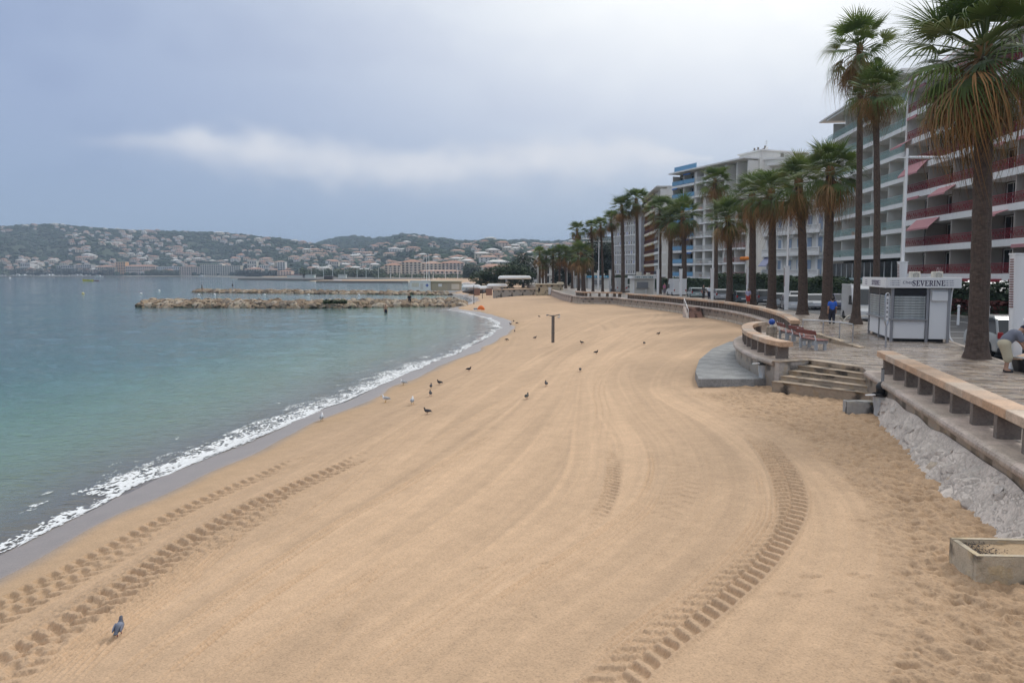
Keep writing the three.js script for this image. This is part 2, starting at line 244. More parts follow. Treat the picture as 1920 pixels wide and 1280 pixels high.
{
  const A = [], Rr = [];
  for (let a = -180; a < -38; a += 6) A.push(a); const NC = 780; for (let i = 0; i <= NC; i++) A.push(-36.5 + 73 * i / NC); for (let a = 40; a <= 180; a += 5) A.push(a);
  for (const r of [0.4, 2, 4, 6]) Rr.push(r); for (let i = 0; i <= 800; i++) Rr.push(8 * Math.pow(45 / 8, i / 800)); for (let i = 1; i <= 210; i++) Rr.push(45 * Math.pow(3, i / 210)); for (let r = 141; r < 7000; r *= 1.055) Rr.push(r);
  const na = A.length, nr = Rr.length, pos = new Float32Array(na * nr * 3), cl = new Float32Array(na * nr * 3), uv = new Float32Array(na * nr * 2), sd = new Float32Array(na * nr);
  for (let j = 0; j < nr; j++) for (let i = 0; i < na; i++) {
    const th = A[i] * Math.PI / 180, r = Rr[j], x = r * Math.sin(th), z = -r * Math.cos(th), o = j * na + i;
    const s0 = shoreDist(x, z), s = s0 + (s0 > -6 && s0 < 8 ? (vn(x * 0.7, z * 0.35, 51) - 0.5) * 0.5 : 0); sd[o] = s;
    let y = baseHeight(s), c = [0.612, 0.420, 0.264];
    if (s > 0.2 && r < 140 && Math.abs(A[i]) < 39) {
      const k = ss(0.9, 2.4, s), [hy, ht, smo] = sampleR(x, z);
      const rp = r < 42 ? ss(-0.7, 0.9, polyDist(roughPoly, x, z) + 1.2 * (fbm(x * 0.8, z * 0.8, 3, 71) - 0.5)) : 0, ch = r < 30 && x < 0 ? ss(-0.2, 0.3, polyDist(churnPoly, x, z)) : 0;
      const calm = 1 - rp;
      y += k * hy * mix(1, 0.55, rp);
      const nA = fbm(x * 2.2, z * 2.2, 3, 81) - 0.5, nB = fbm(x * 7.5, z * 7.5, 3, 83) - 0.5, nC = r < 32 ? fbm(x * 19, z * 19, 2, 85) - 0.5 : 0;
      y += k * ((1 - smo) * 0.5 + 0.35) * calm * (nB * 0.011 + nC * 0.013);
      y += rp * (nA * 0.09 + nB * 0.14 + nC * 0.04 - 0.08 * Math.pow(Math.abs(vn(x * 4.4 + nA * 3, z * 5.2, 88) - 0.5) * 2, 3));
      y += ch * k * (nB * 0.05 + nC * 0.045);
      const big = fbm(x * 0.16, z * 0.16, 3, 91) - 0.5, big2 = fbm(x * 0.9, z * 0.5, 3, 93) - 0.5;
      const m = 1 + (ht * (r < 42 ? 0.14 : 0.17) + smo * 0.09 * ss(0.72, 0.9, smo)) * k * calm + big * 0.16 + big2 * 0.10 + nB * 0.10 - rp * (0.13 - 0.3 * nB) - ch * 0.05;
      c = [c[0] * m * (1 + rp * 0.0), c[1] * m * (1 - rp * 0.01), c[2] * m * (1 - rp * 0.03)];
      const damp = 1 - ss(0.8, 3.6, s + 1.4 * (fbm(x * 0.6, z * 0.4, 3, 97) - 0.5)); c = [mix(c[0], 0.50, damp * 0.55), mix(c[1], 0.34, damp * 0.55), mix(c[2], 0.19, damp * 0.55)];
    }
    // soaked strip and sea bed, with dark weed beds far out
    const soak = 1 - ss(1.05, 1.75, s + 0.35 * (vn(x * 0.5, z * 0.5, 99) - 0.5));
    if (soak > 0) c = [mix(c[0], 0.36, soak), mix(c[1], 0.305, soak), mix(c[2], 0.265, soak)];
    if (s < 0) { const q = ss(0, -6, s), w = ss(-7, -24, s + 12 * (fbm(x * 0.05, z * 0.05, 3, 101) - 0.5)); c = [mix(mix(0.27, 0.38, q), 0.11, w), mix(mix(0.24, 0.44, q), 0.25, w), mix(mix(0.20, 0.32, q), 0.245, w)]; const weed = ss(0.52, 0.66, fbm(x * 0.025 + 7, z * 0.02, 4, 107)) * ss(-14, -40, s); c = c.map((v) => v * (1 - 0.25 * weed)); }
    pos.set([x, y, z], o * 3); cl.set(c, o * 3); uv.set([x, z], o * 2);
  }
  const dry = [], wet = [];
  for (let j = 0; j + 1 < nr; j++) for (let i = 0; i + 1 < na; i++) {
    const a = j * na + i, b = a + 1, c = a + na, d = c + 1, L = (sd[a] < 1.25 && sd[a] > -3) ? wet : dry; L.push(a, b, c, b, d, c);
  }
  const make = (idx) => { const g = new THREE.BufferGeometry(); g.setAttribute('position', new THREE.BufferAttribute(pos, 3)); g.setAttribute('color', new THREE.BufferAttribute(cl, 3)); g.setAttribute('uv', new THREE.BufferAttribute(uv, 2)); g.setIndex(idx); return g; };
  const all = make(dry.concat(wet)); all.computeVertexNormals(); all.clearGroups(); all.addGroup(0, dry.length, 0); all.addGroup(dry.length, wet.length, 1);
  const sand = new THREE.Mesh(all, [sandMat, wetMat]); sand.name = 'sand'; sand.receiveShadow = sand.castShadow = true; sand.userData.kind = 'structure'; scene.add(sand);
}

// ---------------------------------------------------------------- the sea
const ripple = tex(512, (u, v) => { const a = fbm(u * 8, v * 20, 4, 41, 8), b = fbm(u * 22, v * 34, 3, 43, 22); return 0.6 * (1 - Math.abs(2 * a - 1)) + 0.4 * b; }, 1 / 5);
function seaY(x, z, s, r) {
  const w = fbm(x * 0.25, z * 0.25, 2, 61), far = ss(900, 200, r); let y;
      y = (fbm(x * 0.55 + 3, z * 0.95, 3, 63) - 0.5) * 0.085 + (fbm(x * 0.16, z * 0.3, 2, 65) - 0.5) * 0.10 + (r < 70 ? (fbm(x * 2.1, z * 3.3, 2, 67) - 0.5) * 0.022 : 0);
      y *= 0.35 + 0.65 * ss(-2, -14, s); y *= far;
      if (s > -9 && s < 1) y += 0.045 * Math.exp(-(((s + 1.0 + 0.9 * (w - 0.5)) / 0.5) ** 2)) + 0.03 * Math.exp(-(((s + 4.2 + 2 * (w - 0.5)) / 0.8) ** 2));
  return y;
}
const seaMat = new THREE.MeshPhysicalMaterial({ color: col(1, 1, 1), transmission: 1, thickness: 3, ior: 1.333, roughness: 0.06, attenuationColor: col(0.46, 0.88, 0.82), attenuationDistance: 2.9, bumpMap: ripple, bumpScale: 0.05 });
{
  const A = [], Rr = []; for (let a = -180; a < -38; a += 6) A.push(a); for (let i = 0; i <= 320; i++) A.push(-37 + 55 * i / 320); for (let a = 20; a <= 180; a += 8) A.push(a);
  for (const r of [0.5, 4]) Rr.push(r); for (let i = 0; i <= 440; i++) Rr.push(8 * Math.pow(600 / 8, i / 440)); for (let r = 640; r < 8000; r *= 1.12) Rr.push(r);
  const na = A.length, nr = Rr.length, pos = [], uv = [], idx = [];
  for (let j = 0; j < nr; j++) for (let i = 0; i < na; i++) {
    const th = A[i] * Math.PI / 180, r = Rr[j], x = r * Math.sin(th), z = -r * Math.cos(th);
    let y = 0;
    if (Math.abs(A[i]) < 40 && r < 620) y = seaY(x, z, r < 160 ? shoreDist(x, z) : -60, r);
    pos.push(x, y, z); uv.push(x, z);
  }
  for (let j = 0; j + 1 < nr; j++) for (let i = 0; i + 1 < na; i++) { const a = j * na + i; idx.push(a, a + 1, a + na, a + 1, a + na + 1, a + na); }
  const g = new THREE.BufferGeometry(); g.setAttribute('position', new THREE.Float32BufferAttribute(pos, 3)); g.setAttribute('uv', new THREE.Float32BufferAttribute(uv, 2)); g.setIndex(idx); g.computeVertexNormals();
  const sea = new THREE.Mesh(g, seaMat); sea.name = 'sea'; sea.receiveShadow = true; sea.userData.kind = 'structure'; scene.add(sea);
}
// foam that the last waves leave: lacy, built as thin flakes cut out along the edge
{
  const pos = [], path = smooth(shorePts.slice(1, 18), 0.06), nn = normals2(path); let s = 0;
  const F = (s, t) => fbm(s * 1.1 + 40, t * 2.6, 3, 201) , G = (s, t) => fbm(s * 5.5, t * 9.5, 3, 203);
  const step = 0.06, dt = 0.026;
  for (let i = 0; i + 1 < path.length; i++) {
    const p = path[i], far = -p[1]; if (far < 9 || far > 125) { s += step; continue; }
    const zone = far < 19 ? 0.45 : far < 48 ? 1 : far < 62 ? 0.5 : far < 80 ? 0.4 : 0.75, wig = (vn(p[0] * 0.7, p[1] * 0.35, 51) - 0.5) * 0.5;
    for (let t = -2.8; t < 0.15; t += dt) {
      const front = t + 0.12 * (vn(s * 0.9, 3, 205) - 0.5) * 2, body = Math.exp(-Math.pow((front + 0.25) / (0.36 * zone + 0.08), 2)), tail = 0.34 * zone * ss(-2.6, -0.6, front) * ss(0.1, -0.1, front), edge = Math.exp(-(((front + 0.03) / 0.07) ** 2)) * 0.5;
      const lace = 1 - Math.abs(2 * G(s, t + 5) - 1), d = body * 0.42 * mix(0.6, 1.15, F(s * 0.4, 9)) + tail + edge * 0.9 + 0.9 * (F(s, t) - 0.5) + 1.25 * (lace - 0.80);
      if (d < 0.45 + (far > 40 ? 0 : 0.03)) continue;
      const n = nn[i], m = nn[i + 1], q = path[i + 1], T0 = t - wig, T1 = t + dt - wig;
      // nn points to the sea or the land depending on the walk; walking away from the camera the land is on the right
      const P = (a, nr, T) => { const X = a[0] + nr[0] * T, Z = a[1] + nr[1] * T; return [X, Math.max(seaY(X, Z, T, Math.hypot(X, Z)), T * 0.105) + 0.008 + 0.012 * clamp(d - 0.42), Z]; }, a = P(p, n, T0), b = P(p, n, T1), c = P(q, m, T0), e = P(q, m, T1);
      pos.push(...a, ...b, ...c, ...b, ...e, ...c);
    }
    s += step;
  }
  const g = new THREE.BufferGeometry(); g.setAttribute('position', new THREE.Float32BufferAttribute(pos, 3)); g.computeVertexNormals();
  solo('foam', g, mat(0.80, 0.82, 0.82, 0.7), 'white lacy foam of the last waves along the wet sand', 'foam', null, 'stuff');
}
// ---------------------------------------------------------------- stone, concrete and other shared surfaces
const speck = tex(512, (u, v) => { const k = 0.62 + 0.5 * (fbm(u * 60, v * 60, 3, 301, 60) - 0.5) + 0.55 * (fbm(u * 6, v * 6, 4, 303, 6) - 0.5) + 0.2; return [k, k, k]; }, 0.5);
const stain = tex(512, (u, v) => { const a = fbm(u * 5, v * 5, 5, 311, 5), b = fbm(u * 30, v * 30, 3, 313, 30), c = fbm(u * 11, v * 11, 3, 317, 11), k = 0.9 - 0.75 * ss(0.5, 0.75, a) + 0.3 * (b - 0.5), r = 0.18 * ss(0.55, 0.75, c); return [k + r * 0.35, k, k - r * 0.7]; }, 0.45);
const bumpy = tex(512, (u, v) => 0.6 * fbm(u * 12, v * 12, 4, 321, 12) + 0.4 * fbm(u * 70, v * 70, 2, 323, 70), 0.7);
const masonTex = tex(512, (u, v) => {                               // rubble too far away to tell stone from stone
  let b = 9, b2 = 9, id = 0; const x = u * 12, y = v * 14; for (let a = -1; a < 2; a++) for (let c = -1; c < 2; c++) { const i = Math.floor(x) + a, j = Math.floor(y) + c, p = ((i % 12) + 12) % 12, q = ((j % 14) + 14) % 14, d = Math.hypot(i + 0.15 + 0.7 * hash2(p, q, 1) - x, (j + 0.15 + 0.7 * hash2(p, q, 2) - y) * 1.3); if (d < b) { b2 = b; b = d; id = hash2(p, q, 3); } else if (d < b2) b2 = d; }
  const e = ss(0.05, 0.22, b2 - b); return [mix(0.42, 0.62 + 0.36 * id, e), mix(0.40, 0.58 + 0.34 * id, e), mix(0.37, 0.52 + 0.30 * id, e)];
}, 1 / 3.2);
const M = {
  cap: [0, 1, 2, 3].map((i) => mat(...[[0.62, 0.40, 0.25], [0.66, 0.45, 0.30], [0.60, 0.42, 0.29], [0.64, 0.50, 0.38]][i], 0.5, { map: speck, bumpMap: bumpy, bumpScale: 0.004 })),
  pier: mat(0.225, 0.185, 0.155, 0.8, { map: speck, bumpMap: bumpy, bumpScale: 0.006 }),
  coping: [0, 1, 2].map((i) => mat(0.47 + 0.04 * i, 0.39 + 0.03 * i, 0.32 + 0.03 * i, 0.6, { map: speck, bumpMap: bumpy, bumpScale: 0.006 })),
  wall: mat(0.50, 0.45, 0.40, 0.9, { map: stain, bumpMap: bumpy, bumpScale: 0.02 }),
  rubble: mat(0.66, 0.60, 0.53, 0.9, { map: masonTex, bumpMap: masonTex, bumpScale: 0.05 }),
  mortar: mat(0.68, 0.60, 0.525, 0.95, { map: speck, bumpMap: bumpy, bumpScale: 0.012 }),
  stone: [[0.70, 0.62, 0.55], [0.74, 0.66, 0.58], [0.66, 0.58, 0.51], [0.70, 0.58, 0.45], [0.78, 0.71, 0.64]].map((c) => mat(...c, 0.9, { map: speck, bumpMap: bumpy, bumpScale: 0.02 })),
  step: [[0.40, 0.31, 0.22], [0.36, 0.28, 0.20], [0.42, 0.33, 0.24], [0.37, 0.29, 0.21]].map((c) => mat(...c, 0.6, { map: stain, bumpMap: bumpy, bumpScale: 0.012 })),
  concrete: mat(0.40, 0.39, 0.37, 0.85, { map: stain, bumpMap: bumpy, bumpScale: 0.012 }),
  apron: mat(0.31, 0.315, 0.31, 0.8, { map: speck, bumpMap: bumpy, bumpScale: 0.008 }),
  oldbox: mat(0.56, 0.48, 0.36, 0.9, { map: stain, bumpMap: bumpy, bumpScale: 0.02 }),
  asphalt: mat(0.075, 0.077, 0.082, 0.55, { map: rep(speck, 0.3), bumpMap: bumpy, bumpScale: 0.006 }),
  paint: mat(0.72, 0.72, 0.70, 0.6), white: mat(0.78, 0.78, 0.77, 0.5), cream: mat(0.66, 0.62, 0.52, 0.7),
  steel: mat(0.55, 0.56, 0.57, 0.3, { metalness: 1 }), grey: mat(0.25, 0.26, 0.27, 0.6), dark: mat(0.03, 0.03, 0.033, 0.6), black: mat(0.012, 0.012, 0.014, 0.45),
  bag: new THREE.MeshPhysicalMaterial({ color: col(0.75, 0.76, 0.76), roughness: 0.45, transmission: 0.55, thickness: 0, side: THREE.DoubleSide }),
  blue: mat(0.03, 0.10, 0.42, 0.4), red: mat(0.32, 0.02, 0.03, 0.5), slat: mat(0.26, 0.075, 0.06, 0.5, { map: rep(speck, 1, 4) }),
};
const wetPave = [[0.41, 0.335, 0.275], [0.36, 0.29, 0.235], [0.46, 0.38, 0.32], [0.40, 0.335, 0.285], [0.31, 0.25, 0.20]].map((c, i) => new THREE.MeshPhysicalMaterial({ color: col(...c), roughness: 0.22 + 0.05 * i, map: stain, roughnessMap: speck, bumpMap: bumpy, bumpScale: 0.003 }));

// ---------------------------------------------------------------- promenade, road, land behind
const NEAR = [[4.5, 4], [8.87, -13.9], [12.05, -26.9]];
const TOPR = [12.4, -28.1], TOPL = [11.4, -30.6];
const TERR = smooth([[9.96, -30.15], [9.85, -31.6], [9.95, -33.2], [10.2, -35.6], [10.7, -38], [11.6, -41], [12.9, -43.4], [14.6, -44.6]], 0.35);
const MAIN = smooth([[15.15, -44.2], [16.2, -48], [17.35, -53], [19.05, -64.4], [19.4, -74], [18.8, -81], [17.7, -93], [14.9, -107]], 0.5);
const FARL = smooth([[14.9, -107], [14.3, -112.6], [12.2, -114.6], [10.4, -115.4], [9.5, -118.5], [9.2, -122]], 0.5);
const KERB = smooth([[11.8, 6], [15.2, -15], [18.75, -31], [21.1, -38], [23, -46], [24.2, -54], [24.9, -71], [26.0, -84], [27.2, -104], [27.6, -124], [25, -150], [22, -180], [17, -240], [10, -320]], 2);
const promPoly = [...NEAR, TOPR, TOPL, ...TERR, ...MAIN, ...FARL.slice(1), [8.6, -128], [8.0, -165], [6, -200], [4, -320], ...[...KERB].reverse()];
const promenade = struct('promenade', prism(promPoly, 0.3, PROM), mat(0.33, 0.28, 0.235, 0.32, { map: stain, bumpMap: bumpy, bumpScale: 0.004 }));
{
  const r = rng(11), W = 1.25, D = 0.62, list = [], gs = [0, 1, 2].map((i) => rb(W - 0.014 - i * 0.004, 0.05, D - 0.014, 0, 0, 0, 0.006));
  const edge = [...NEAR, TOPR, TOPL, ...TERR, ...MAIN];
  const e2 = (x, z) => { let b = 1e9; for (const p of edge) b = Math.min(b, (p[0] - x) ** 2 + (p[1] - z) ** 2); return Math.sqrt(b); };
  for (let k = 0; k < 95; k++) for (let i = 0; i < 22; i++) {
    const z = -12 - k * D, x = 8 + (i + (k % 2) * 0.5) * W;
    if (![[-1, -1], [1, -1], [1, 1], [-1, 1]].every(([a, b]) => inPoly(promPoly, x + a * (W / 2 + 0.05), z + b * (D / 2 + 0.05)))) continue;
    if (polyDist([...NEAR, [12.6, -26.9], [5.4, 4]], x, z) > -0.45) continue;
    if (z < -43.5 && polyDist([...MAIN, ...[...MAIN].reverse().map((p) => [p[0] + 0.02, p[1]])], x, z) > -1.25) continue;
    list.push([x, z]);
  }
  list.sort((a, b) => Math.hypot(...a) - Math.hypot(...b));
  const shown = list.filter(([x, z]) => z < -13 && x / -z < 0.66);
  const far = [];
  shown.forEach(([x, z], n) => {
    const g = gs[n % 3], y = PROM - 0.038 + 0.004 * r();
    if (n < 300) { const m = part('paving_slab', g, wetPave[(r() * 5) | 0], promenade); m.position.set(x, y, z); m.rotation.y = (r() - 0.5) * 0.006; }
    else { const q = g.clone(); q.translate(x, y, z); far.push(uvm(q)); }
  });
  if (far.length) { const m = part('paving', far, wetPave[3], promenade); m.userData.kind = 'stuff'; }
}
const roadOut = offset(KERB, 10.5);
struct('road', sweep(KERB, [[0.14, 0], [10.4, 0], [10.4, -0.6], [0.14, -0.6]], PROM - 0.13), M.asphalt);
{ const k = struct('kerb', [], M.coping[0]); k.geometry = flat(Array.from({ length: Math.floor(plen(KERB) / 1.5) }, (_, i) => sweep(cut(KERB, i * 1.5 + 0.006, i * 1.5 + 1.494, 1.5), [[-0.02, 0.012], [0.16, 0.012], [0.16, -0.4], [-0.02, -0.4]], PROM))); }
{ const k = struct('road_marking', [], M.paint); const c = []; const mid = offset(KERB, 7.6), L = plen(mid); for (let s = 4; s < L - 8; s += 5.5) c.push(sweep(cut(mid, s, s + 2.6, 1.3), [[0, 0.004], [0.14, 0.004], [0.14, -0.02], [0, -0.02]], PROM - 0.13)); const e = offset(KERB, 5.0), Le = plen(e); for (let s = 20; s < Le - 8; s += 5) c.push(sweep(cut(offset(KERB, 2.6), s, s + 0.14, 1), [[-0.1 - 2.2, 0.004], [2.4, 0.004], [2.4, -0.02], [-2.3, -0.02]], PROM - 0.13)); k.geometry = flat(c); }
struct('land', prism([...roadOut, [10, -1200], [2500, -1200], [2500, 40], [26, 40]].map((p) => p), -0.5, PROM + 0.01), mat(0.30, 0.28, 0.24, 0.8, { map: speck }));

// ---------------------------------------------------------------- sea walls, copings, parapets
const COPE = (() => { const p = [[0.62, -0.20], [0.03, -0.20]]; for (let i = 0; i <= 7; i++) { const a = -Math.PI / 2 - Math.PI * i / 7; p.push([0.0 + 0.13 * Math.cos(a), -0.08 + 0.115 * Math.sin(a)]); } p.push([0.62, 0.035]); return p; })();
function copingOn(path, parent, len = 1.55, from = 0) { const L = plen(path), n = Math.max(1, Math.round((L - from) / len)), l = (L - from) / n; for (let i = 0; i < n; i++) part('coping_stone', sweep(cut(path, from + i * l + 0.005, from + (i + 1) * l - 0.005), COPE, PROM), M.coping[(i * 7 + 3) % 3], parent); }
function parapetOn(path, label, from, to, capLen = 1.35, gap = 1.5, endPier = true) {
  const t = thing('stone_parapet', label, 'parapet', [0, 0, 0]), L = plen(path); to = to ?? L; const n = Math.round((to - from) / capLen), l = (to - from) / n;
  const prof = [[0.28, 0.52], [0.775, 0.52], [0.79, 0.535], [0.79, 0.70], [0.775, 0.715], [0.28, 0.715], [0.265, 0.70], [0.265, 0.535]];
  for (let i = 0; i < n; i++) part('cap_stone', sweep(cut(path, from + i * l + 0.004, from + (i + 1) * l - 0.004), prof, PROM), M.cap[(i * 5 + (i >> 1)) % 4], t);
  const m = Math.floor((to - from - 0.5) / gap);
  for (let i = 0; i <= m; i++) { const s = from + 0.3 + i * gap; if (!endPier && i === 0) continue; const [a, b] = cut(path, s, s + 0.2, 0.3); const pr = sweep([a, b], [[0.31, 0.038], [0.75, 0.038], [0.75, 0.519], [0.31, 0.519]], PROM); part('pier', pr, M.pier, t); }
  return t;
}
{
  const w = thing('sea_wall', 'grey sea wall with sloped stone and mortar foot, right foreground', 'sea wall');
  part('wall_face', sweep(cut(NEAR, 0, plen(NEAR), 0.6), [[0.06, -0.21], [0.4, -0.21], [0.4, -1.6], [-0.02, -1.6]], PROM), M.wall, w);
  copingOn(NEAR, w);
  // sloped foot: a mortar skin with stones half sunk in it
  const L = plen(NEAR), s0 = 6, s1 = L - 2.6, NS = 560, NT = 64, pos = [], idx = [], fine = cut(NEAR, 0, L, 0.1), nn = normals2(fine), fl = fine.length - 1;
  const cellH = (x, y) => { let b = 9, b2 = 9, id = 0; for (let a = -1; a < 2; a++) for (let c = -1; c < 2; c++) { const i = Math.floor(x) + a, j = Math.floor(y) + c, d = Math.hypot(i + 0.1 + 0.8 * hash2(i, j, 1) - x, j + 0.1 + 0.8 * hash2(i, j, 2) - y); if (d < b) { b2 = b; b = d; id = hash2(i, j, 3); } else if (d < b2) b2 = d; } return ss(0.02, 0.35, b2 - b) * (0.15 + id) * 0.05; };
  const foot = (s, t, raw) => { const k = s / L * fl, i = Math.min(fl - 1, k | 0), f = k - i, px = mix(fine[i][0], fine[i + 1][0], f), pz = mix(fine[i][1], fine[i + 1][1], f), nx = nn[i][0], nz = nn[i][1]; const grow = ss(s1 + 0.2, s1 - 2.5, s), out = (0.02 + t * (0.74 + 0.35 * (vn(s * 0.5, 3, 401) - 0.5))) * (0.45 + 0.55 * grow), drop = (0.36 + 0.12 * (vn(s * 0.8, 9, 403) - 0.5) + t * 0.95); const wx = s * 2.2 + (fbm(s * 2, t * 3, 2, 407) - 0.5) * 1.2, wy = t * 3.0 + (fbm(s * 2 + 9, t * 3, 2, 409) - 0.5) * 1.2, b = ((fbm(s * 1.6, t * 2.0, 2, 405) - 0.5) * 0.14 + (raw ? 0 : cellH(wx, wy) * ss(0.35, 0.62, vn(s * 0.9, t * 2, 411) * 0.7 + t * 0.35)) + (raw ? 0 : (fbm(s * 14, t * 15, 3, 413) - 0.5) * 0.03)) * Math.min(1, t * 5); return [px - nx * (out + b), PROM - drop + b * 0.5, pz - nz * (out + b)]; };
  for (let j = 0; j <= NT; j++) for (let i = 0; i <= NS; i++) pos.push(...foot(mix(s0, s1, i / NS), j / NT));
  for (let j = 0; j < NT; j++) for (let i = 0; i < NS; i++) { const a = j * (NS + 1) + i; idx.push(a, a + 1, a + NS + 1, a + 1, a + NS + 2, a + NS + 1); }
  const g = new THREE.BufferGeometry(); g.setAttribute('position', new THREE.Float32BufferAttribute(pos, 3)); g.setIndex(idx); g.computeVertexNormals(); part('mortar', uvm(g), M.mortar, w);
  const r = rng(19), protos = Array.from({ length: 7 }, (_, k) => rockGeo(500 + k, 2, 0.6));
  for (let i = 0; i < 56; i++) { const s = mix(s0 + 5, s1, r()), t = 0.2 + 0.78 * r(), p = foot(s, t, true), m = part('stone', protos[i % 7], M.stone[(r() * 5) | 0], w); const z = mix(0.09, 0.21, r() * r()); m.position.set(p[0] - 0.012, p[1] + 0.008, p[2]); m.scale.set(z, z * 0.6, z * 1.3); m.rotation.set((r() - 0.5) * 0.6, r() * 1.2 - 0.6, 0.8 + (r() - 0.5) * 0.3); }
  parapetOn(NEAR, 'peach stone bench parapet on grey piers, right foreground', 5, plen(NEAR) + 0.9 - 0.9);
}
function rockGeo(seed, det = 2, squash = 0.75) {
  const g = mergeVertices((() => { const q = new THREE.IcosahedronGeometry(1, det); q.deleteAttribute('uv'); q.deleteAttribute('normal'); return q; })()), p = g.attributes.position, r = rng(seed), cuts = Array.from({ length: 9 }, () => [new THREE.Vector3(r() - 0.5, (r() - 0.5) * 0.9, r() - 0.5).normalize(), 0.55 + 0.35 * r()]);
  for (let i = 0; i < p.count; i++) { const v = new THREE.Vector3().fromBufferAttribute(p, i); v.multiplyScalar(0.92 + 0.25 * fbm(v.x * 1.7 + seed, v.y * 1.7 + v.z * 1.3, 2, seed & 255)); for (const [n, d] of cuts) { const e = v.dot(n) - d; if (e > 0) v.addScaledVector(n, -e * 0.92); } v.y *= squash; p.setXYZ(i, v.x, v.y, v.z); }
  const q = g.toNonIndexed(); q.computeVertexNormals(); return uvm(q);
}
{
  // steps from the promenade to the sand
  const t = thing('beach_steps', 'four wide stained stone steps beside the round terrace', 'steps');
  const Lx = [[11.4, -30.6], [10.88, -30.25], [10.45, -29.95], [10.05, -29.65], [9.62, -29.35]], Rx = [[12.4, -28.1], [12.33, -27.55], [12.26, -27.1], [12.18, -26.6], [12.08, -26.1]];
  for (let i = 1; i <= 4; i++) { const a = Lx[i], b = Rx[i], y = PROM - 0.163 * i, d = 0.015 * i; part('step', [prism([a, b, [Rx[0][0] + 0.5 + d, Rx[0][1]], [Lx[0][0] + 0.4 + d, Lx[0][1]]], 0.9 - d, y - 0.045), prism([[a[0] - 0.025, a[1] + 0.008], [b[0] - 0.025, b[1] + 0.008], [Rx[0][0] + 0.52 + d, Rx[0][1]], [Lx[0][0] + 0.42 + d, Lx[0][1]]], y - 0.044, y, 0.012)], M.step[i - 1], t); }
  part('top_edge', prism([[11.37, -30.58], [12.39, -28.05], [12.75, -28.15], [11.75, -30.72]], PROM - 0.16, PROM + 0.012, 0.012), M.step[2], t);
  // round lookout terrace
  const w = thing('lookout_terrace', 'round lookout terrace jutting onto the sand, left of the steps', 'terrace');
  const front = [[11.37, -30.57], ...TERR];
  part('wall_face', sweep(TERR, [[0.07, -0.21], [0.4, -0.21], [0.4, -1.5], [0.0, -1.5]], PROM), M.wall, w);
  part('side_wall', prism([[11.42, -30.66], [9.98, -30.2], [9.92, -29.98], [10.05, -29.86], [11.35, -30.42]], 0.7, PROM - 0.02, 0.01), M.wall, w);
  part('side_coping', prism([[11.44, -30.70], [10.0, -30.24], [9.86, -30.1], [10.02, -29.8], [11.32, -30.38]], PROM - 0.019, PROM + 0.02, 0.01), M.step[2], w);
  copingOn(TERR, w, 1.4);
  parapetOn(TERR, 'curved peach stone parapet around the round lookout terrace', 0.15, plen(TERR) - 1.7, 1.3, 1.3);
  solo('concrete_apron', prism([gp(1413, 710, 1.35), gp(1310, 710, 1.35), gp(1304, 696, 1.35), gp(1311, 674, 1.35), gp(1336, 653, 1.35), gp(1368, 640, 1.35), [15.2, 0, -49], [15.4, 0, -44.5], [12, 0, -41], [10.5, 0, -36], [10.1, 0, -31]].map((p) => [p[0], p[2]]), 1.02, 1.35, 0.02), M.apron, 'flat grey concrete apron around the foot of the round terrace', 'concrete apron');
  // the long curved wall of the bay
  const m = thing('sea_wall', 'long curved rubble sea wall around the bay of the beach', 'sea wall');
  part('wall_face', sweep(MAIN, [[0.08, -0.21], [0.4, -0.21], [0.4, -1.6], [-0.12, -1.6]], PROM), M.rubble, m);
  copingOn(MAIN, m, 1.8);
  parapetOn(MAIN, 'long curved peach stone parapet in front of the palms', 0.3, plen(MAIN), 1.6, 0.85);
  const f = thing('sea_wall', 'far bastion of the sea wall near the blue kiosk', 'sea wall');
  part('wall_face', sweep(FARL, [[0.08, -0.21], [0.4, -0.21], [0.4, -1.6], [-0.1, -1.6]], PROM), M.rubble, f);
  copingOn(FARL, f, 2);
  parapetOn(FARL, 'far peach stone parapet on the bastion near the blue kiosk', 4.5, plen(FARL) - 1, 1.8, 1.2);
  const q = smooth([[9.2, -122], [8.6, -128], [8.2, -150], [8, -166]], 2);
  const l = thing('sea_wall', 'low pinkish wall between the far bastion and the beige beach hut', 'sea wall'); part('wall_face', sweep(q, [[-0.05, -0.1], [0.5, -0.1], [0.5, -1.5], [-0.35, -1.5]], PROM), mat(0.42, 0.33, 0.27, 0.9, { map: stain }), l); part('coping', sweep(q, [[-0.1, -0.099], [0.5, -0.099], [0.5, 0.05], [-0.1, 0.05]], PROM), M.coping[1], l);
}
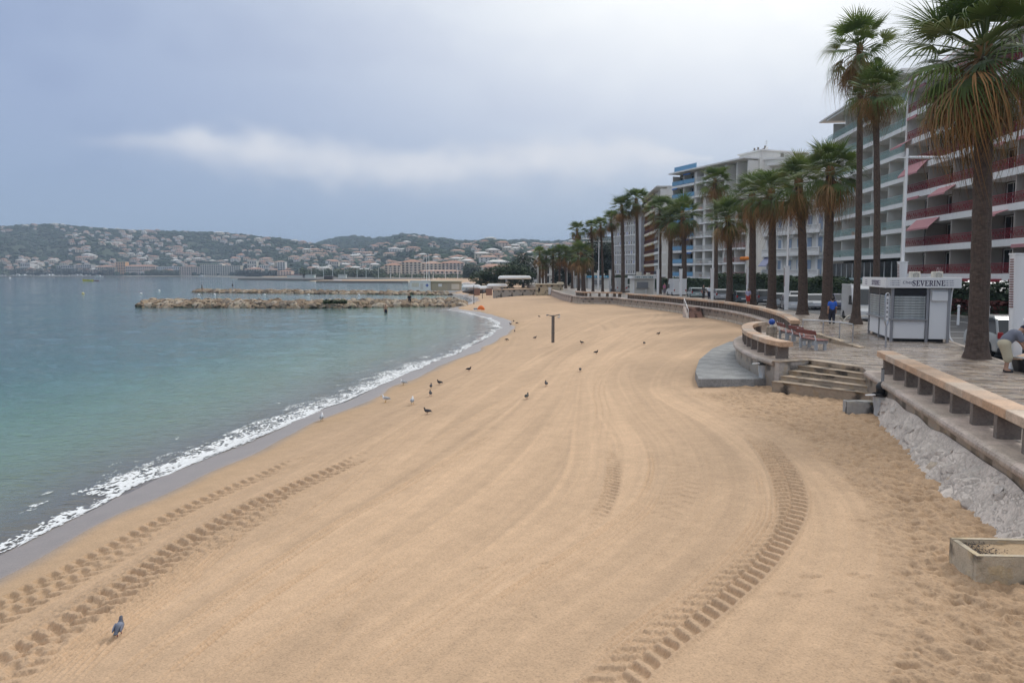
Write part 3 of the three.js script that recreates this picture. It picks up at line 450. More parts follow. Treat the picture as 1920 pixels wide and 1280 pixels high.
{ // kerb wedge beside the hand rail, and the stairs down the long wall
  solo('stone_kerb', (() => { const a = gp(1527, 637, PROM), b = gp(1612, 653, PROM), g = new THREE.BufferGeometry(), A = [a[0], a[2]], B = [b[0], b[2]], n = [0.35, -0.2]; const P = (q, y, k) => [q[0] + n[0] * k, y, q[1] + n[1] * k]; const v = [P(A, PROM, 0), P(B, PROM, 0), P(A, PROM + 0.34, 0), P(A, PROM, 1), P(B, PROM, 1), P(A, PROM + 0.34, 1), P(B, PROM + 0.05, 0), P(B, PROM + 0.05, 1)], f = [[0, 1, 6], [0, 6, 2], [2, 6, 7], [2, 7, 5], [3, 7, 4], [3, 5, 7], [0, 2, 5], [0, 5, 3], [1, 4, 7], [1, 7, 6]]; g.setAttribute('position', new THREE.Float32BufferAttribute(f.flat().flatMap((i) => v[i]), 3)); g.computeVertexNormals(); return uvm(g); })(), M.step[0], 'beige stone ramp kerb below the steel hand rail', 'kerb');
  const t = thing('beach_stairs', 'narrow reddish stairs with a white rail in the long wall', 'stairs'), x = 18.3, z = -80.5;
  for (let i = 0; i < 6; i++) part('step', bx(1.3, PROM - 0.16 * i - 0.6, 0.34, 0, 0.55 - 0.004 * i, 0), mat(0.36, 0.22, 0.17, 0.8, { map: stain }), t).position.set(x - 0.15 - i * 0.02, 0, z + 0.5 + i * 0.34);
  part('cheek_wall', extrude([[0, 0], [0, 1.5], [0.3, 1.5], [2.2, 0.2], [2.2, 0]], 0.25).rotateY(-Math.PI / 2).translate(x - 1.05, 0.6, z + 0.4), mat(0.5, 0.42, 0.36, 0.8), t);
  part('hand_rail', [bar([x - 1.05, 2.95, z + 0.3], [x - 1.05, 1.85, z + 2.4], 0.035), bar([x - 1.05, 2.0, z + 0.4], [x - 1.05, 2.95, z + 0.4], 0.035), bar([x - 1.05, 1.0, z + 2.35], [x - 1.05, 1.85, z + 2.35], 0.035), bar([x - 1.05, 1.6, z + 1.4], [x - 1.05, 2.38, z + 1.4], 0.03)], M.white, t);
}
// ---------------------------------------------------------------- breakwaters: heaps of boulders, every boulder its own stone
function breakwater(label, line, w, top, n, seed, sizes) {
  const t = thing('breakwater', label, 'breakwater'), r = rng(seed), protos = Array.from({ length: 10 }, (_, k) => rockGeo(seed * 31 + k, 2, 0.78)), mats = [[0.36, 0.27, 0.18], [0.42, 0.32, 0.22], [0.30, 0.22, 0.15], [0.46, 0.37, 0.27], [0.27, 0.22, 0.17], [0.50, 0.42, 0.33]].map((c) => mat(...c, 0.9, { map: stain, bumpMap: bumpy, bumpScale: 0.05 }));
  const L = plen(line), core = smooth(line, 3); part('core', sweep(core, [[-w * 0.4, -1], [-w * 0.3, top * 0.2], [-w * 0.12, top * 0.45], [w * 0.12, top * 0.45], [w * 0.3, top * 0.2], [w * 0.4, -1]], 0), mat(0.10, 0.085, 0.07, 0.95, { map: stain }), t);
  const nn = normals2(cut(line, 0, L, 1)), pts = cut(line, 0, L, 1);
  for (let i = 0; i < n; i++) { const row = i % 3, s = ((Math.floor(i / 3) + 0.5 * (row % 2) + 0.35 * r()) / Math.ceil(n / 3)) * L, [p, q] = cut(line, Math.max(0, s - 0.01), Math.min(L, s + 0.02), 1), k = Math.min(nn.length - 1, Math.round(s / L * (nn.length - 1))); const side = [-1, -0.5, 0.25][row] * w * 0.45 + (r() - 0.5) * 0.5, y = [0.05, top * 0.42, top * 0.66][row] + (r() - 0.5) * 0.25, z = sizes * mix(0.7, 1.25, r()) * [1.05, 1.0, 0.9][row]; const m = part('boulder', protos[(r() * 10) | 0], mats[(r() * 6) | 0], t); const sg = line.flip ?? 1; m.position.set(p[0] + nn[k][0] * side * sg, y, p[1] + nn[k][1] * side * sg); m.scale.set(z * mix(0.9, 1.35, r()), z * mix(0.75, 1.0, r()), z); m.rotation.set((r() - 0.5) * 0.5, r() * 6.3, (r() - 0.5) * 0.5); }
  return t;
}
{
  const a = gp(268, 575, 0), b = gp(560, 577, 0), c = gp(868, 570, 0.3), l1 = [[a[0], a[2] - 1.5], [b[0], b[2] - 1.5], [c[0], c[2]]]; l1.flip = -1;
  breakwater('near breakwater of brown boulders with a green tuft on top', l1, 4.0, 1.15, 290, 41, 0.88);
  const d = gp(366, 548, 0), e = gp(845, 551, 0.3), l2 = [[d[0], d[2] - 1], [e[0], e[2] - 1]]; l2.flip = -1;
  breakwater('second, farther breakwater of pale boulders behind the near one', l2, 3.6, 0.85, 280, 43, 0.85);
}
// ---------------------------------------------------------------- palms
const barkTex = tex(256, (u, v) => { const k = 0.55 + 0.5 * (fbm(u * 8, v * 34, 3, 511, 8) - 0.5) + 0.35 * (fbm(u * 28, v * 12, 3, 513, 28) - 0.5) + 0.12; return [k, k * 0.97, k * 0.95]; });
barkTex.repeat.set(2, 5);
const PM = {
  bark: new THREE.MeshStandardMaterial({ color: col(0.135, 0.098, 0.078), roughness: 0.95, map: barkTex, bumpMap: barkTex, bumpScale: 0.05 }),
  green: [[0.11, 0.165, 0.034], [0.14, 0.20, 0.040], [0.080, 0.130, 0.028], [0.175, 0.215, 0.055]].map((c) => new THREE.MeshPhysicalMaterial({ color: col(...c), roughness: 0.9, transmission: 0.4, thickness: 0, side: THREE.DoubleSide })),
  dead: [[0.27, 0.135, 0.045], [0.20, 0.11, 0.042], [0.32, 0.19, 0.085], [0.14, 0.105, 0.038]].map((c) => mat(...c, 0.85, { side: THREE.DoubleSide })),
};
function fan(o) {
  const { pet = 1.2, len = 1.1, n = 22, spread = 1.5, droop = 0.25, hang = 0.3, cup = 0.1, sag = 0.12, thin = 1, seed = 1, gap = 0 } = o, r = rng(seed), pos = [];
  const H = [pet, -sag * pet, 0], tri = (a, b, c) => pos.push(...a, ...b, ...c);
  const P0 = 0.035, P1 = 0.018;
  for (let k = 0; k < 3; k++) { const f = k / 3, g = (k + 1) / 3, q = (t, s, u) => [pet * t, -sag * pet * t * t + u, s]; const w = mix(P0, P1, f), x = mix(P0, P1, g); const a = q(f, -w, 0), b = q(f, w, 0), c = q(g, -x, 0), d = q(g, x, 0), e = q(f, 0, -w), h = q(g, 0, -x); tri(a, c, b); tri(b, c, d); tri(a, e, c); tri(c, e, h); tri(b, d, e); tri(e, d, h); }
  const dphi = 2 * spread / n;
  for (let i = 0; i < n; i++) {
    if (r() < gap) continue;
    const ph = -spread + (i + 0.5) * dphi + (r() - 0.5) * dphi * 0.5, L = len * (1 - 0.22 * Math.abs(ph) / spread) * (0.85 + 0.3 * r()), dx = Math.cos(ph), dz = Math.sin(ph), tw = (r() - 0.5) * 0.3, hg = hang * (0.4 + 1.2 * r());
    const T = [0.03, 0.36, 0.62, 0.84, 1], pts = T.map((t) => { const x = Math.max(0, t - 0.55); const back = 1 - 0.55 * hg * x; return [H[0] + dx * L * t * back, H[1] + cup * Math.abs(dz) * L * t - droop * L * t * t - hg * L * x * x * 4.2 - sag * dx * L * t, H[2] + dz * L * t * back + tw * x * L]; });
    const W = T.map((t) => thin * (t < 0.4 ? t * L * dphi * 0.62 : 0.36 * L * dphi * 0.62 * Math.max(0.04, (1 - (t - 0.36) / 0.66))));
    for (let k = 0; k < 4; k++) { const a = pts[k], b = pts[k + 1], s = (p, w, sg) => [p[0] - dz * w * sg, p[1] + (sg > 0 ? 0.25 : -0.25) * w, p[2] + dx * w * sg]; const p = s(a, W[k], 1), q = s(a, W[k], -1), u = s(b, W[k + 1], 1), v = s(b, W[k + 1], -1); tri(p, u, q); tri(q, u, v); }
  }
  const g = new THREE.BufferGeometry(); g.setAttribute('position', new THREE.Float32BufferAttribute(pos, 3)); g.computeVertexNormals(); return flat(g);
}
const GREEN = [0, 1, 2, 3, 4].map((k) => fan({ pet: 1.1, len: 1.12, n: 26, spread: 1.75, droop: 0.02 + 0.04 * k, hang: 0.06 + 0.10 * k, cup: 0.16, sag: 0.06, seed: 600 + k }));
const GREENL = [0, 1, 2].map((k) => fan({ pet: 1.05, len: 1.12, n: 26, spread: 1.6, droop: 0.26 + 0.1 * k, hang: 0.8, cup: 0.05, sag: 0.18, seed: 620 + k }));
const DEAD = [0, 1, 2, 3].map((k) => fan({ pet: 0.7, len: 1.35, n: 20, spread: 0.62 + 0.12 * k, droop: 0.12, hang: 0.25, cup: -0.25, sag: 0.25, thin: 0.9, seed: 640 + k, gap: 0.15 }));
const DEADL = [0, 1, 2].map((k) => fan({ pet: 1.15, len: 1.15, n: 20, spread: 1.15, droop: 0.55 + 0.1 * k, hang: 1.15, cup: -0.05, sag: 0.38, thin: 0.75, seed: 660 + k, gap: 0.3 }));
const TRUNK = (r0, r1, h, flare, seed) => { const g = new THREE.CylinderGeometry(1, 1, 1, 18, 40, true), p = g.attributes.position; for (let i = 0; i < p.count; i++) { const t = p.getY(i) + 0.5, a = Math.atan2(p.getZ(i), p.getX(i)), R = (mix(r0, r1, Math.pow(t, 0.8)) + flare * Math.exp(-t * h / 0.38)) * (1 + 0.05 * (fbm(Math.cos(a) * 2 + seed, t * h * 2.2 + Math.sin(a) * 2, 3, seed) - 0.5)) + 0.012 * Math.sin(t * h * 16); p.setXYZ(i, R * Math.cos(a), t * h, R * Math.sin(a)); } g.computeVertexNormals(); return g; };
// green and dead give how many fans; reach scales them; skirt is how far below the heart the dead ones go
function palm(label, group, px, py, cx, cyy, reachPx, skirtPy, r0, o = {}) {
  const b = gp(px, py, PROM), D = -b[2], c = at(cx, cyy, D), h = c[1] - PROM, lean = [c[0] - b[0], 0], k = reachPx * D / FOC / 2.0, r = rng(o.seed ?? px * 7 + py), skirt = (at(cx, cyy, D)[1] - at(cx, skirtPy, D)[1]);
  const t = thing('palm_tree', label, 'palm tree', [b[0], PROM, b[2]], 0, group);
  const tg = TRUNK(r0, r0 * (o.top ?? 0.72), h, o.flare ?? r0 * 0.4, px & 63), tp = tg.attributes.position; for (let i = 0; i < tp.count; i++) { const f = tp.getY(i) / h; tp.setX(i, tp.getX(i) + lean[0] * f * f); } tg.computeVertexNormals();
  part('trunk', tg, PM.bark, t);
  const far = D > 175, G = [], Dd = [];
  const put = (geo, a, e, x, y, z, s, roll, m, name, list) => { const ms = new THREE.Mesh(geo, m); ms.name = name; ms.castShadow = ms.receiveShadow = true; ms.rotation.order = 'YZX'; ms.rotation.set(roll, a, e); ms.position.set(x, y, z); ms.scale.setScalar(s); if (far) { ms.updateMatrix(); const q = geo.clone(); q.applyMatrix4(ms.matrix); list.push(q); } else t.add(ms); };
  const ng = o.green ?? (D < 40 ? 56 : D < 100 ? 50 : 40), nd = o.dead ?? (D < 40 ? 80 : D < 100 ? 64 : 46);
  for (let i = 0; i < ng; i++) { const f = (i + 0.5) / ng, a = i * 2.39996 + r() * 0.6, e = mix(1.45, -0.35, Math.pow(f, 0.95)) + (r() - 0.5) * 0.25, s = k * mix(0.8, 1.08, r()) * (f < 0.12 ? 0.75 : 1); put(f < 0.84 ? GREEN[(r() * 5) | 0] : GREENL[(r() * 3) | 0], a, e, lean[0], h + 0.05 * k - f * 0.25 * k, 0, s, (r() - 0.5) * 0.9, PM.green[(r() * 4) | 0], 'frond', G); }
  for (let i = 0; i < nd; i++) { const f = (i + 0.5) / nd, arch = i % 2 === 0, a = i * 2.39996 + r(), e = (arch ? mix(0.05, -0.75, r()) : mix(-0.75, -1.35, r())), s = k * mix(0.6, 1.1, r()) * (o.deadScale ?? 0.98), dy = Math.pow(r(), 1.3) * Math.max(0.25 * k, skirt * 0.85 - 1.75 * k); put((arch ? DEADL : DEAD)[(r() * 3) | 0], a, e, lean[0], h - 0.12 * k - dy, 0, s, (r() - 0.5) * (arch ? 0.5 : 1.4), PM.dead[(r() * 4) | 0], 'dead_frond', Dd); }
  if (far) { const A = part('crown', G, PM.green[o.seed & 3], t); part('dead_skirt', Dd, PM.dead[(o.seed >> 1) & 3], t); A.userData.kind = undefined; delete A.userData.kind; }
  part('heart', (() => { const g = new THREE.SphereGeometry(1, 10, 8); g.scale(r0 * 0.9, 0.3 * k + 0.1, r0 * 0.9); g.translate(lean[0], h - 0.15, 0); return g; })(), PM.dead[1], t);
  return t;
}
const PG = 'palms in the row along the promenade';
palm('biggest palm tree, thick trunk, beside the white SEVERINE kiosk', PG, 1832, 672, 1846, 92, 165, 262, 0.37, { flare: 0.17, dead: 84, green: 60, top: 0.82, deadScale: 0.92, seed: 4 });
palm('slim tall palm whose trunk rises just behind the SEVERINE kiosk', PG, 1641, 617, 1641, 168, 60, 240, 0.21, { flare: 0.2, top: 0.8, dead: 50 });
palm('tallest slim palm, behind the man in the blue shirt', PG, 1605, 608, 1613, 88, 72, 190, 0.24, { flare: 0.24, top: 0.66, dead: 64, green: 30 });
palm('stout palm nearest the man in the blue shirt, its crown over the white villa', PG, 1550, 598, 1557, 318, 66, 412, 0.40);
palm('stout palm just left of the blue-shirted man\'s palm, its crown touching it', PG, 1505, 590, 1498, 338, 58, 425, 0.40);
palm('stout palm in front of the white car beside the lamp pylon', PG, 1447, 579, 1447, 358, 55, 425, 0.42);
palm('stout palm against the blank side wall of the big white block', PG, 1410, 572, 1411, 364, 50, 420, 0.42);
palm('shorter palm in front of the pink balconies of the white block', PG, 1368, 566, 1365, 408, 46, 455, 0.40);
palm('thin tall palm in front of the white block, its head at the roof', PG, 1342, 560, 1341, 338, 36, 385, 0.30);
palm('palm in front of the blue balconies, right of its pair', PG, 1283, 553, 1280, 400, 42, 448, 0.44);
palm('palm in front of the blue balconies, left of its pair', PG, 1256, 552, 1258, 412, 38, 458, 0.42);
palm('slender palm at the right end of the orange-brown block', PG, 1237, 551, 1238, 392, 35, 442, 0.30);
palm('tall slender palm between the grid-fronted block and the orange-brown block', PG, 1195, 549, 1193, 374, 30, 405, 0.34);
palm('tall slender palm in front of the grid-fronted block', PG, 1168, 549, 1166, 387, 28, 415, 0.36);
palm('thin palm at the left edge of the grid-fronted block', PG, 1150, 548, 1146, 412, 23, 438, 0.26);
palm('thin palm over the blue kiosk, right of two', PG, 1130, 547, 1126, 422, 20, 447, 0.24, { seed: 5 });
palm('thin palm over the blue kiosk, left of two', PG, 1112, 546, 1109, 426, 19, 447, 0.24, { seed: 6 });
palm('palm with the highest head left of the dark pines', PG, 1085, 546, 1082, 430, 20, 452, 0.26, { seed: 7 });
palm('bushy low palm with a long brown skirt left of the dark pines', PG, 1094, 547, 1090, 474, 30, 520, 0.4, { seed: 8, dead: 60 });
for (const [x, y, s, i] of [[1012, 474, 16, 1], [1024, 481, 17, 2], [1037, 477, 17, 3], [1049, 472, 18, 4], [1061, 474, 18, 5], [1073, 480, 17, 6], [1018, 496, 14, 7]]) palm(['leftmost palm of the far clump by the white turret villa', 'second palm from the left in the far clump', 'third palm from the left in the far clump', 'middle tall palm of the far clump, before the turret', 'palm of the far clump right of the turret', 'rightmost palm of the far clump, next to the globe lamp', 'lowest palm of the far clump, in front of its left end'][i - 1], 'palms of the far clump', x, 540.5, x, y, s, y + 34, 0.28, { seed: 20 + i, dead: 34 });

// ---------------------------------------------------------------- leafy things: hedges, pines, shrubs
function leaves(n, place, size, seed, flatness = 0.6) { const r = rng(seed), pos = []; for (let i = 0; i < n; i++) { const p = place(r), s = size * (0.6 + 0.8 * r()), a = r() * 6.283, b = (r() - 0.5) * 2 * flatness * 1.5, u = new THREE.Vector3(Math.cos(a), Math.sin(b) * 0.8, Math.sin(a)).normalize().multiplyScalar(s), v = new THREE.Vector3(-Math.sin(a), (r() - 0.5) * 1.6, Math.cos(a)).normalize().multiplyScalar(s * 0.55); const A = [p[0] - u.x, p[1] - u.y, p[2] - u.z], B = [p[0] + v.x, p[1] + v.y, p[2] + v.z], C = [p[0] + u.x, p[1] + u.y, p[2] + u.z], D = [p[0] - v.x, p[1] - v.y, p[2] - v.z]; pos.push(...A, ...B, ...C, ...A, ...C, ...D); } const g = new THREE.BufferGeometry(); g.setAttribute('position', new THREE.Float32BufferAttribute(pos, 3)); g.computeVertexNormals(); return flat(g); }
const LEAF = { dark: mat(0.020, 0.042, 0.014, 0.7, { side: THREE.DoubleSide }), mid: mat(0.032, 0.064, 0.016, 0.65, { side: THREE.DoubleSide }), fresh: mat(0.055, 0.11, 0.022, 0.6, { side: THREE.DoubleSide }), blue: mat(0.022, 0.042, 0.028, 0.8, { side: THREE.DoubleSide }), red: mat(0.10, 0.02, 0.015, 0.7, { side: THREE.DoubleSide }) };
function hedge(label, a, b, h, w, m, seed, n = 5000, group) { const L = Math.hypot(b[0] - a[0], b[1] - a[1]), t = thing('hedge', label, 'hedge', [0, 0, 0], 0, group); const at2 = (f, side, y) => [mix(a[0], b[0], f) - (b[1] - a[1]) / L * side, y, mix(a[1], b[1], f) + (b[0] - a[0]) / L * side];
  part('foliage', leaves(n, (r) => { const f = r(), top = h * (0.8 + 0.35 * fbm(f * L * 0.35, seed, 3, seed)); return at2(f, (r() - 0.5) * w, PROM + top * Math.pow(r(), 0.5)); }, 0.20, seed), m, t);
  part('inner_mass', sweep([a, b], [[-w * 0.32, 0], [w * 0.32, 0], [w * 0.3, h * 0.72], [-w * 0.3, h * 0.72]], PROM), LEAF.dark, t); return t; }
function tree(name, label, cat, D, trunkPx, baseY, clumps, m, seed, n, size, group) {   // clumps: [px, py, radius px, flattening]
  const b = at(trunkPx, baseY, D), t = thing(name, label, cat, [b[0], b[1], b[2]], 0, group), C = clumps.map(([x, y, R, f]) => { const c = at(x, y, D); return [c[0] - b[0], c[1] - b[1], R * D / FOC, f ?? 0.75]; });
  const top = Math.max(...C.map((c) => c[1])); const rad = 0.02 * top + 0.12; part('trunk', [bar([0, -0.5, 0], [0, top * 0.55, 0], rad, 8, rad * 0.7), ...C.map((c) => bar([0, top * 0.35, 0], [c[0], c[1] - c[2] * c[3] * 0.3, (c[0] % 1)], rad * 0.45, 6, 0.04))], PM.bark, t);
  const tot = C.reduce((s, c) => s + c[2] * c[2], 0);
  part('crown', C.flatMap((c, k) => leaves(Math.round(n * c[2] * c[2] / tot), (r) => { const u = r() * 2 - 1, a = r() * 6.283, q = Math.sqrt(1 - u * u), R = c[2] * (0.62 + 0.42 * Math.pow(r(), 0.6)) * (0.75 + 0.5 * vn(u * 2.4 + k, a * 1.6, seed)); return [c[0] + R * q * Math.cos(a), c[1] + R * u * c[3], R * q * Math.sin(a) * 0.9]; }, size, seed + k)), m, t);
  return t;
}
// ---------------------------------------------------------------- lamp posts
function lampPost(label, x, z, turn, mast = true) {
  const t = thing(mast ? 'lamp_post' : 'pylon', label, mast ? 'lamp post' : 'pylon', [x, PROM, z], turn, mast ? 'tall white lamp posts of the promenade' : 'white pylons of the promenade');
  const g = new THREE.CylinderGeometry(0.5, 0.5, 1, 4, 1); g.rotateY(Math.PI / 4); const p = g.attributes.position; for (let i = 0; i < p.count; i++) { const top = p.getY(i) > 0; p.setXYZ(i, Math.sign(p.getX(i)) * (top ? 0.225 : 0.14) + (top ? -0.03 : 0.03), top ? 3.95 : 0, Math.sign(p.getZ(i)) * (top ? 0.16 : 0.13)); } g.computeVertexNormals();
  part('pylon', [flat(g), bx(0.5, 0.05, 0.36, -0.02, 3.95, 0)], M.white, t);
  part('louvre', Array.from({ length: 20 }, (_, i) => bx(0.03, 0.04, 0.2, -0.25 + (19 - i) * 0.0024, 2.15 + i * 0.085, 0)), mat(0.22, 0.10, 0.08, 0.5), t);
  part('base_plate', bx(0.42, 0.03, 0.4, 0.03, 0, 0), M.grey, t);
  if (mast) { part('mast', [cy(0.07, 0.10, 10.4, 0.1, 0, -0.24, 10)], M.white, t); part('arm', [bx(1.0, 0.07, 0.07, -0.4, 9.85, -0.24)], M.white, t); part('luminaire', [rb(2.5, 0.13, 0.3, 1.4, 9.82, -0.24, 0.05)], mat(0.7, 0.72, 0.74, 0.35), t); }
  return t;
}
{
  const put = (label, px, py, Y, D, mast) => { const p = at(px, 513, D); return lampPost(label, p[0], -D, 0, mast); };
  put('white lamp post with crossed arms rising behind the SEVERINE kiosk', 1693, 0, 0, 46, true);
  put('white lamp post standing between two stout palms beside the white car', 1476, 0, 0, 73, true);
  put('white lamp post in front of the curved white balconies', 1336, 0, 0, 101, true);
  put('white lamp post right of the white far kiosk', 1234, 0, 0, 128, true);
  put('far white lamp post with its arms clear against the dark pines', 1122, 0, 0, 165, true);
  put('farthest white lamp post, in the skirt of the bushy palm', 1086, 0, 0, 200, true);
  put('white pylon cut by the right edge of the picture, reddish louvre on its side', 1911, 0, 0, 27.5, false);
  put('white pylon without mast beside the man in red shorts', 1404, 0, 0, 86, false);
  put('white pylon without mast beside the white van under the blue balconies', 1277, 0, 0, 115, false);
  put('far white pylon between the blue kiosk and the grid-fronted block', 1144, 0, 0, 148, false);
  put('far white pylon left of the two far kiosks', 1075, 0, 0, 188, false);
}
// ---------------------------------------------------------------- kiosks
const loader = new FontLoader(), SERIF = await loader.loadAsync('fonts/droid/droid_serif_bold.typeface.json'), SANS = await loader.loadAsync('fonts/droid/droid_sans_regular.typeface.json'), BOLD = await loader.loadAsync('fonts/droid/droid_sans_bold.typeface.json');
function text(s, font, size, x, y, z, ry = 0, stretch = 1) { const g = new TextGeometry(s, { font, size, depth: 0.006, curveSegments: 3, bevelEnabled: false }); g.computeBoundingBox(); g.translate(-g.boundingBox.min.x, 0, 0); g.scale(stretch, 1, 1); if (ry) g.rotateY(ry); g.translate(x, y, z); return flat(g); }
{
  const t = thing('beach_kiosk', 'white kiosk with closed grey shutters and a SEVERINE sign', 'kiosk', [18.5, PROM, -38.9], -0.243), W = 2.5, Dp = 5.6;
  const shut = mat(0.56, 0.60, 0.59, 0.45, { map: speck }), frame = mat(0.32, 0.32, 0.33, 0.45, { metalness: 0.4 }), ink = mat(0.035, 0.02, 0.07, 0.5);
  part('plinth', bx(W - 0.3, 0.14, Dp - 0.3, W / 2, 0, -Dp / 2), M.black, t);
  part('body', [bx(W - 0.14, 2.5, Dp - 0.14, W / 2, 0.14, -Dp / 2)], mat(0.16, 0.16, 0.165, 0.8), t);
  part('front_panel', rb(1.42, 0.88, 0.05, 0.78, 0.16, -0.02, 0.01), M.white, t);
  part('end_panel', rb(0.80, 2.42, 0.05, 2.06, 0.16, -0.012, 0.01), M.white, t);
  part('cabinet', rb(0.70, 0.46, 0.16, 2.06, 2.0, 0.09, 0.02), M.white, t);
  part('side_panel', [rb(0.05, 0.88, 2.6, 0.02, 0.16, -1.45, 0.01), rb(0.05, 0.88, 2.6, 0.02, 0.16, -4.15, 0.01)], M.white, t);
  part('far_side_panel', bx(0.05, 2.5, Dp, W, 0.14, -Dp / 2), M.white, t);
  for (const [x, z, h] of [[0, 0, 2.75], [1.56, 0, 2.75], [0, -2.8, 2.75], [0, -5.6, 2.75], [W, 0, 2.75]]) part('post', bx(0.12, h, 0.12, x, 0, z), frame, t);
  part('counter', [rb(1.62, 0.07, 0.2, 0.78, 1.05, 0.07, 0.02), rb(0.22, 0.07, Dp, -0.07, 1.05, -Dp / 2, 0.02)], frame, t);
  const sl = bx(1.38, 0.098, 0.03, 0, 0, 0), sl2 = bx(0.03, 0.098, 2.62, 0, 0, 0);
  for (let i = 0; i < 9; i++) { const y = 1.13 + i * 0.124; const m = part('shutter_slat', sl, shut, t); m.position.set(0.78, y, 0.0); m.rotation.x = 0.2; for (const z of [-1.42, -4.2]) { const q = part('shutter_slat', sl2, shut, t); q.position.set(0.0, y, z); q.rotation.z = 0.2; } }
  part('shutter_box', [bx(1.44, 0.3, 0.12, 0.78, 2.28, -0.02), bx(0.12, 0.3, Dp - 0.2, -0.0, 2.28, -Dp / 2)], M.black, t);
  part('fascia', [rb(W + 0.72, 0.5, 0.06, W / 2 + 0.02, 2.62, 0.34, 0.012), rb(0.06, 0.5, Dp + 0.6, -0.36, 2.62, -Dp / 2 + 0.02, 0.012), rb(0.06, 0.5, Dp + 0.6, W + 0.4, 2.62, -Dp / 2 + 0.02, 0.012)], M.white, t);
  part('roof', [bx(W + 0.7, 0.06, Dp + 0.6, W / 2 + 0.02, 2.98, -Dp / 2 + 0.02), bx(W + 0.66, 0.04, Dp + 0.6, W / 2 + 0.02, 2.63, -Dp / 2 + 0.02)], mat(0.42, 0.42, 0.42, 0.8), t);
  part('sign_lettering', [text('SEVERINE', SERIF, 0.265, 0.78, 2.72, 0.372, 0, 0.76), text('Chez', SANS, 0.13, 0.36, 2.82, 0.372, 0, 1.15)], ink, t);
  const blocks = [[-0.20, 0.46], [2.14, 0.46]]; part('sign_small_print', blocks.flatMap(([x, w]) => [0, 1, 2].flatMap((i) => Array.from({ length: 7 }, (_, k) => bx(0.022 + 0.012 * ((k * 7 + i * 3) % 3), 0.032, 0.006, x + 0.03 + k * w / 7, 2.74 + 0.105 * i, 0.374)))), mat(0.05, 0.06, 0.13, 0.5), t);
  part('side_lettering', [text('SEVERINE', SERIF, 0.25, -0.393, 2.73, -3.35, -Math.PI / 2, 1.05), ...[-4.7, -1.2].flatMap((z) => [0, 1, 2].map((i) => bx(0.006, 0.03, 0.55, -0.394, 2.74 + 0.1 * i, z)))].map((g, i) => { if (i === 0) { g.translate(0, 0, 0.2); } return g; }), mat(0.12, 0.09, 0.17, 0.5), t);
  part('downpipe', [tube([[W + 0.14, 2.65, 0.1], [W + 0.1, 2.4, 0.05], [W + 0.1, 0.25, 0.05], [W + 0.2, 0.08, 0.2]], 0.035, 16)], M.white, t);
  for (const x of [1.05, 2.05]) { const u = part('air_unit', rb(0.45, 0.36, 0.4, x, 3.04, -0.5, 0.03), M.cream, t); part('fan_grille', [new THREE.TorusGeometry(0.12, 0.012, 6, 16).translate(x + 0.03, 3.22, -0.295), new THREE.TorusGeometry(0.06, 0.01, 6, 12).translate(x + 0.03, 3.22, -0.295)], M.grey, u); }
}
function smallKiosk(label, px, py, D, w, h, band, body, sign, turn = 0.1) {
  const p = at(px, 513, D), t = thing('beach_kiosk', label, 'kiosk', [p[0], PROM, -D], turn); const wm = mat(...body, 0.6);
  part('body', bx(w - 0.2, h - 0.5, 2.6, 0, 0, -1.4), wm, t); part('shutter', [bx(w * 0.52, 0.95, 0.05, -w * 0.06, 1.0, -0.09), ...Array.from({ length: 7 }, (_, i) => bx(w * 0.52, 0.03, 0.03, -w * 0.06, 1.02 + i * 0.13, -0.055))], M.grey, t); part('counter', bx(w * 0.6, 0.06, 0.3, -w * 0.06, 0.94, 0.05), M.grey, t);
  part('fascia', [bx(w + 0.5, 0.48, 0.06, 0, h - 0.5, 0.3), bx(0.06, 0.48, 3, -w / 2 - 0.25, h - 0.5, -1.2)], mat(...band, 0.6), t); part('roof', bx(w + 0.5, 0.1, 3, 0, h - 0.08, -1.2), M.grey, t); part('side_post', [bx(0.15, h - 0.5, 0.1, -w / 2 + 0.1, 0, 0.02), bx(0.15, h - 0.5, 0.1, w / 2 - 0.1, 0, 0.02), bx(0.12, 0.9, 0.1, w * 0.1, 0, 0.0)], M.white, t);
  part('sign_mark', Array.from({ length: 9 }, (_, i) => bx(0.12 + 0.12 * ((i * 5) % 3), 0.2, 0.02, -w / 2 + 0.25 + i * (w - 0.4) / 9, h - 0.37, 0.34)), mat(...sign, 0.6), t); part('roof_box', [bx(0.7, 0.6, 0.7, -w * 0.2, h + 0.02, -0.6), bx(0.5, 0.45, 0.6, w * 0.25, h + 0.02, -0.8)], M.cream, t); return t;
}
smallKiosk('white kiosk with a lettered strip, far along the wall', 1208, 0, 131, 3.6, 3.0, [0.72, 0.73, 0.73], [0.62, 0.6, 0.54], [0.10, 0.2, 0.2]);
smallKiosk('far kiosk with a bright blue fascia', 1124, 0, 176, 4.2, 2.9, [0.05, 0.30, 0.48], [0.68, 0.68, 0.64], [0.5, 0.62, 0.66]);
smallKiosk('farthest grey kiosk left of the blue one', 1092, 0, 186, 3.4, 2.8, [0.5, 0.5, 0.5], [0.4, 0.4, 0.39], [0.3, 0.3, 0.3]);
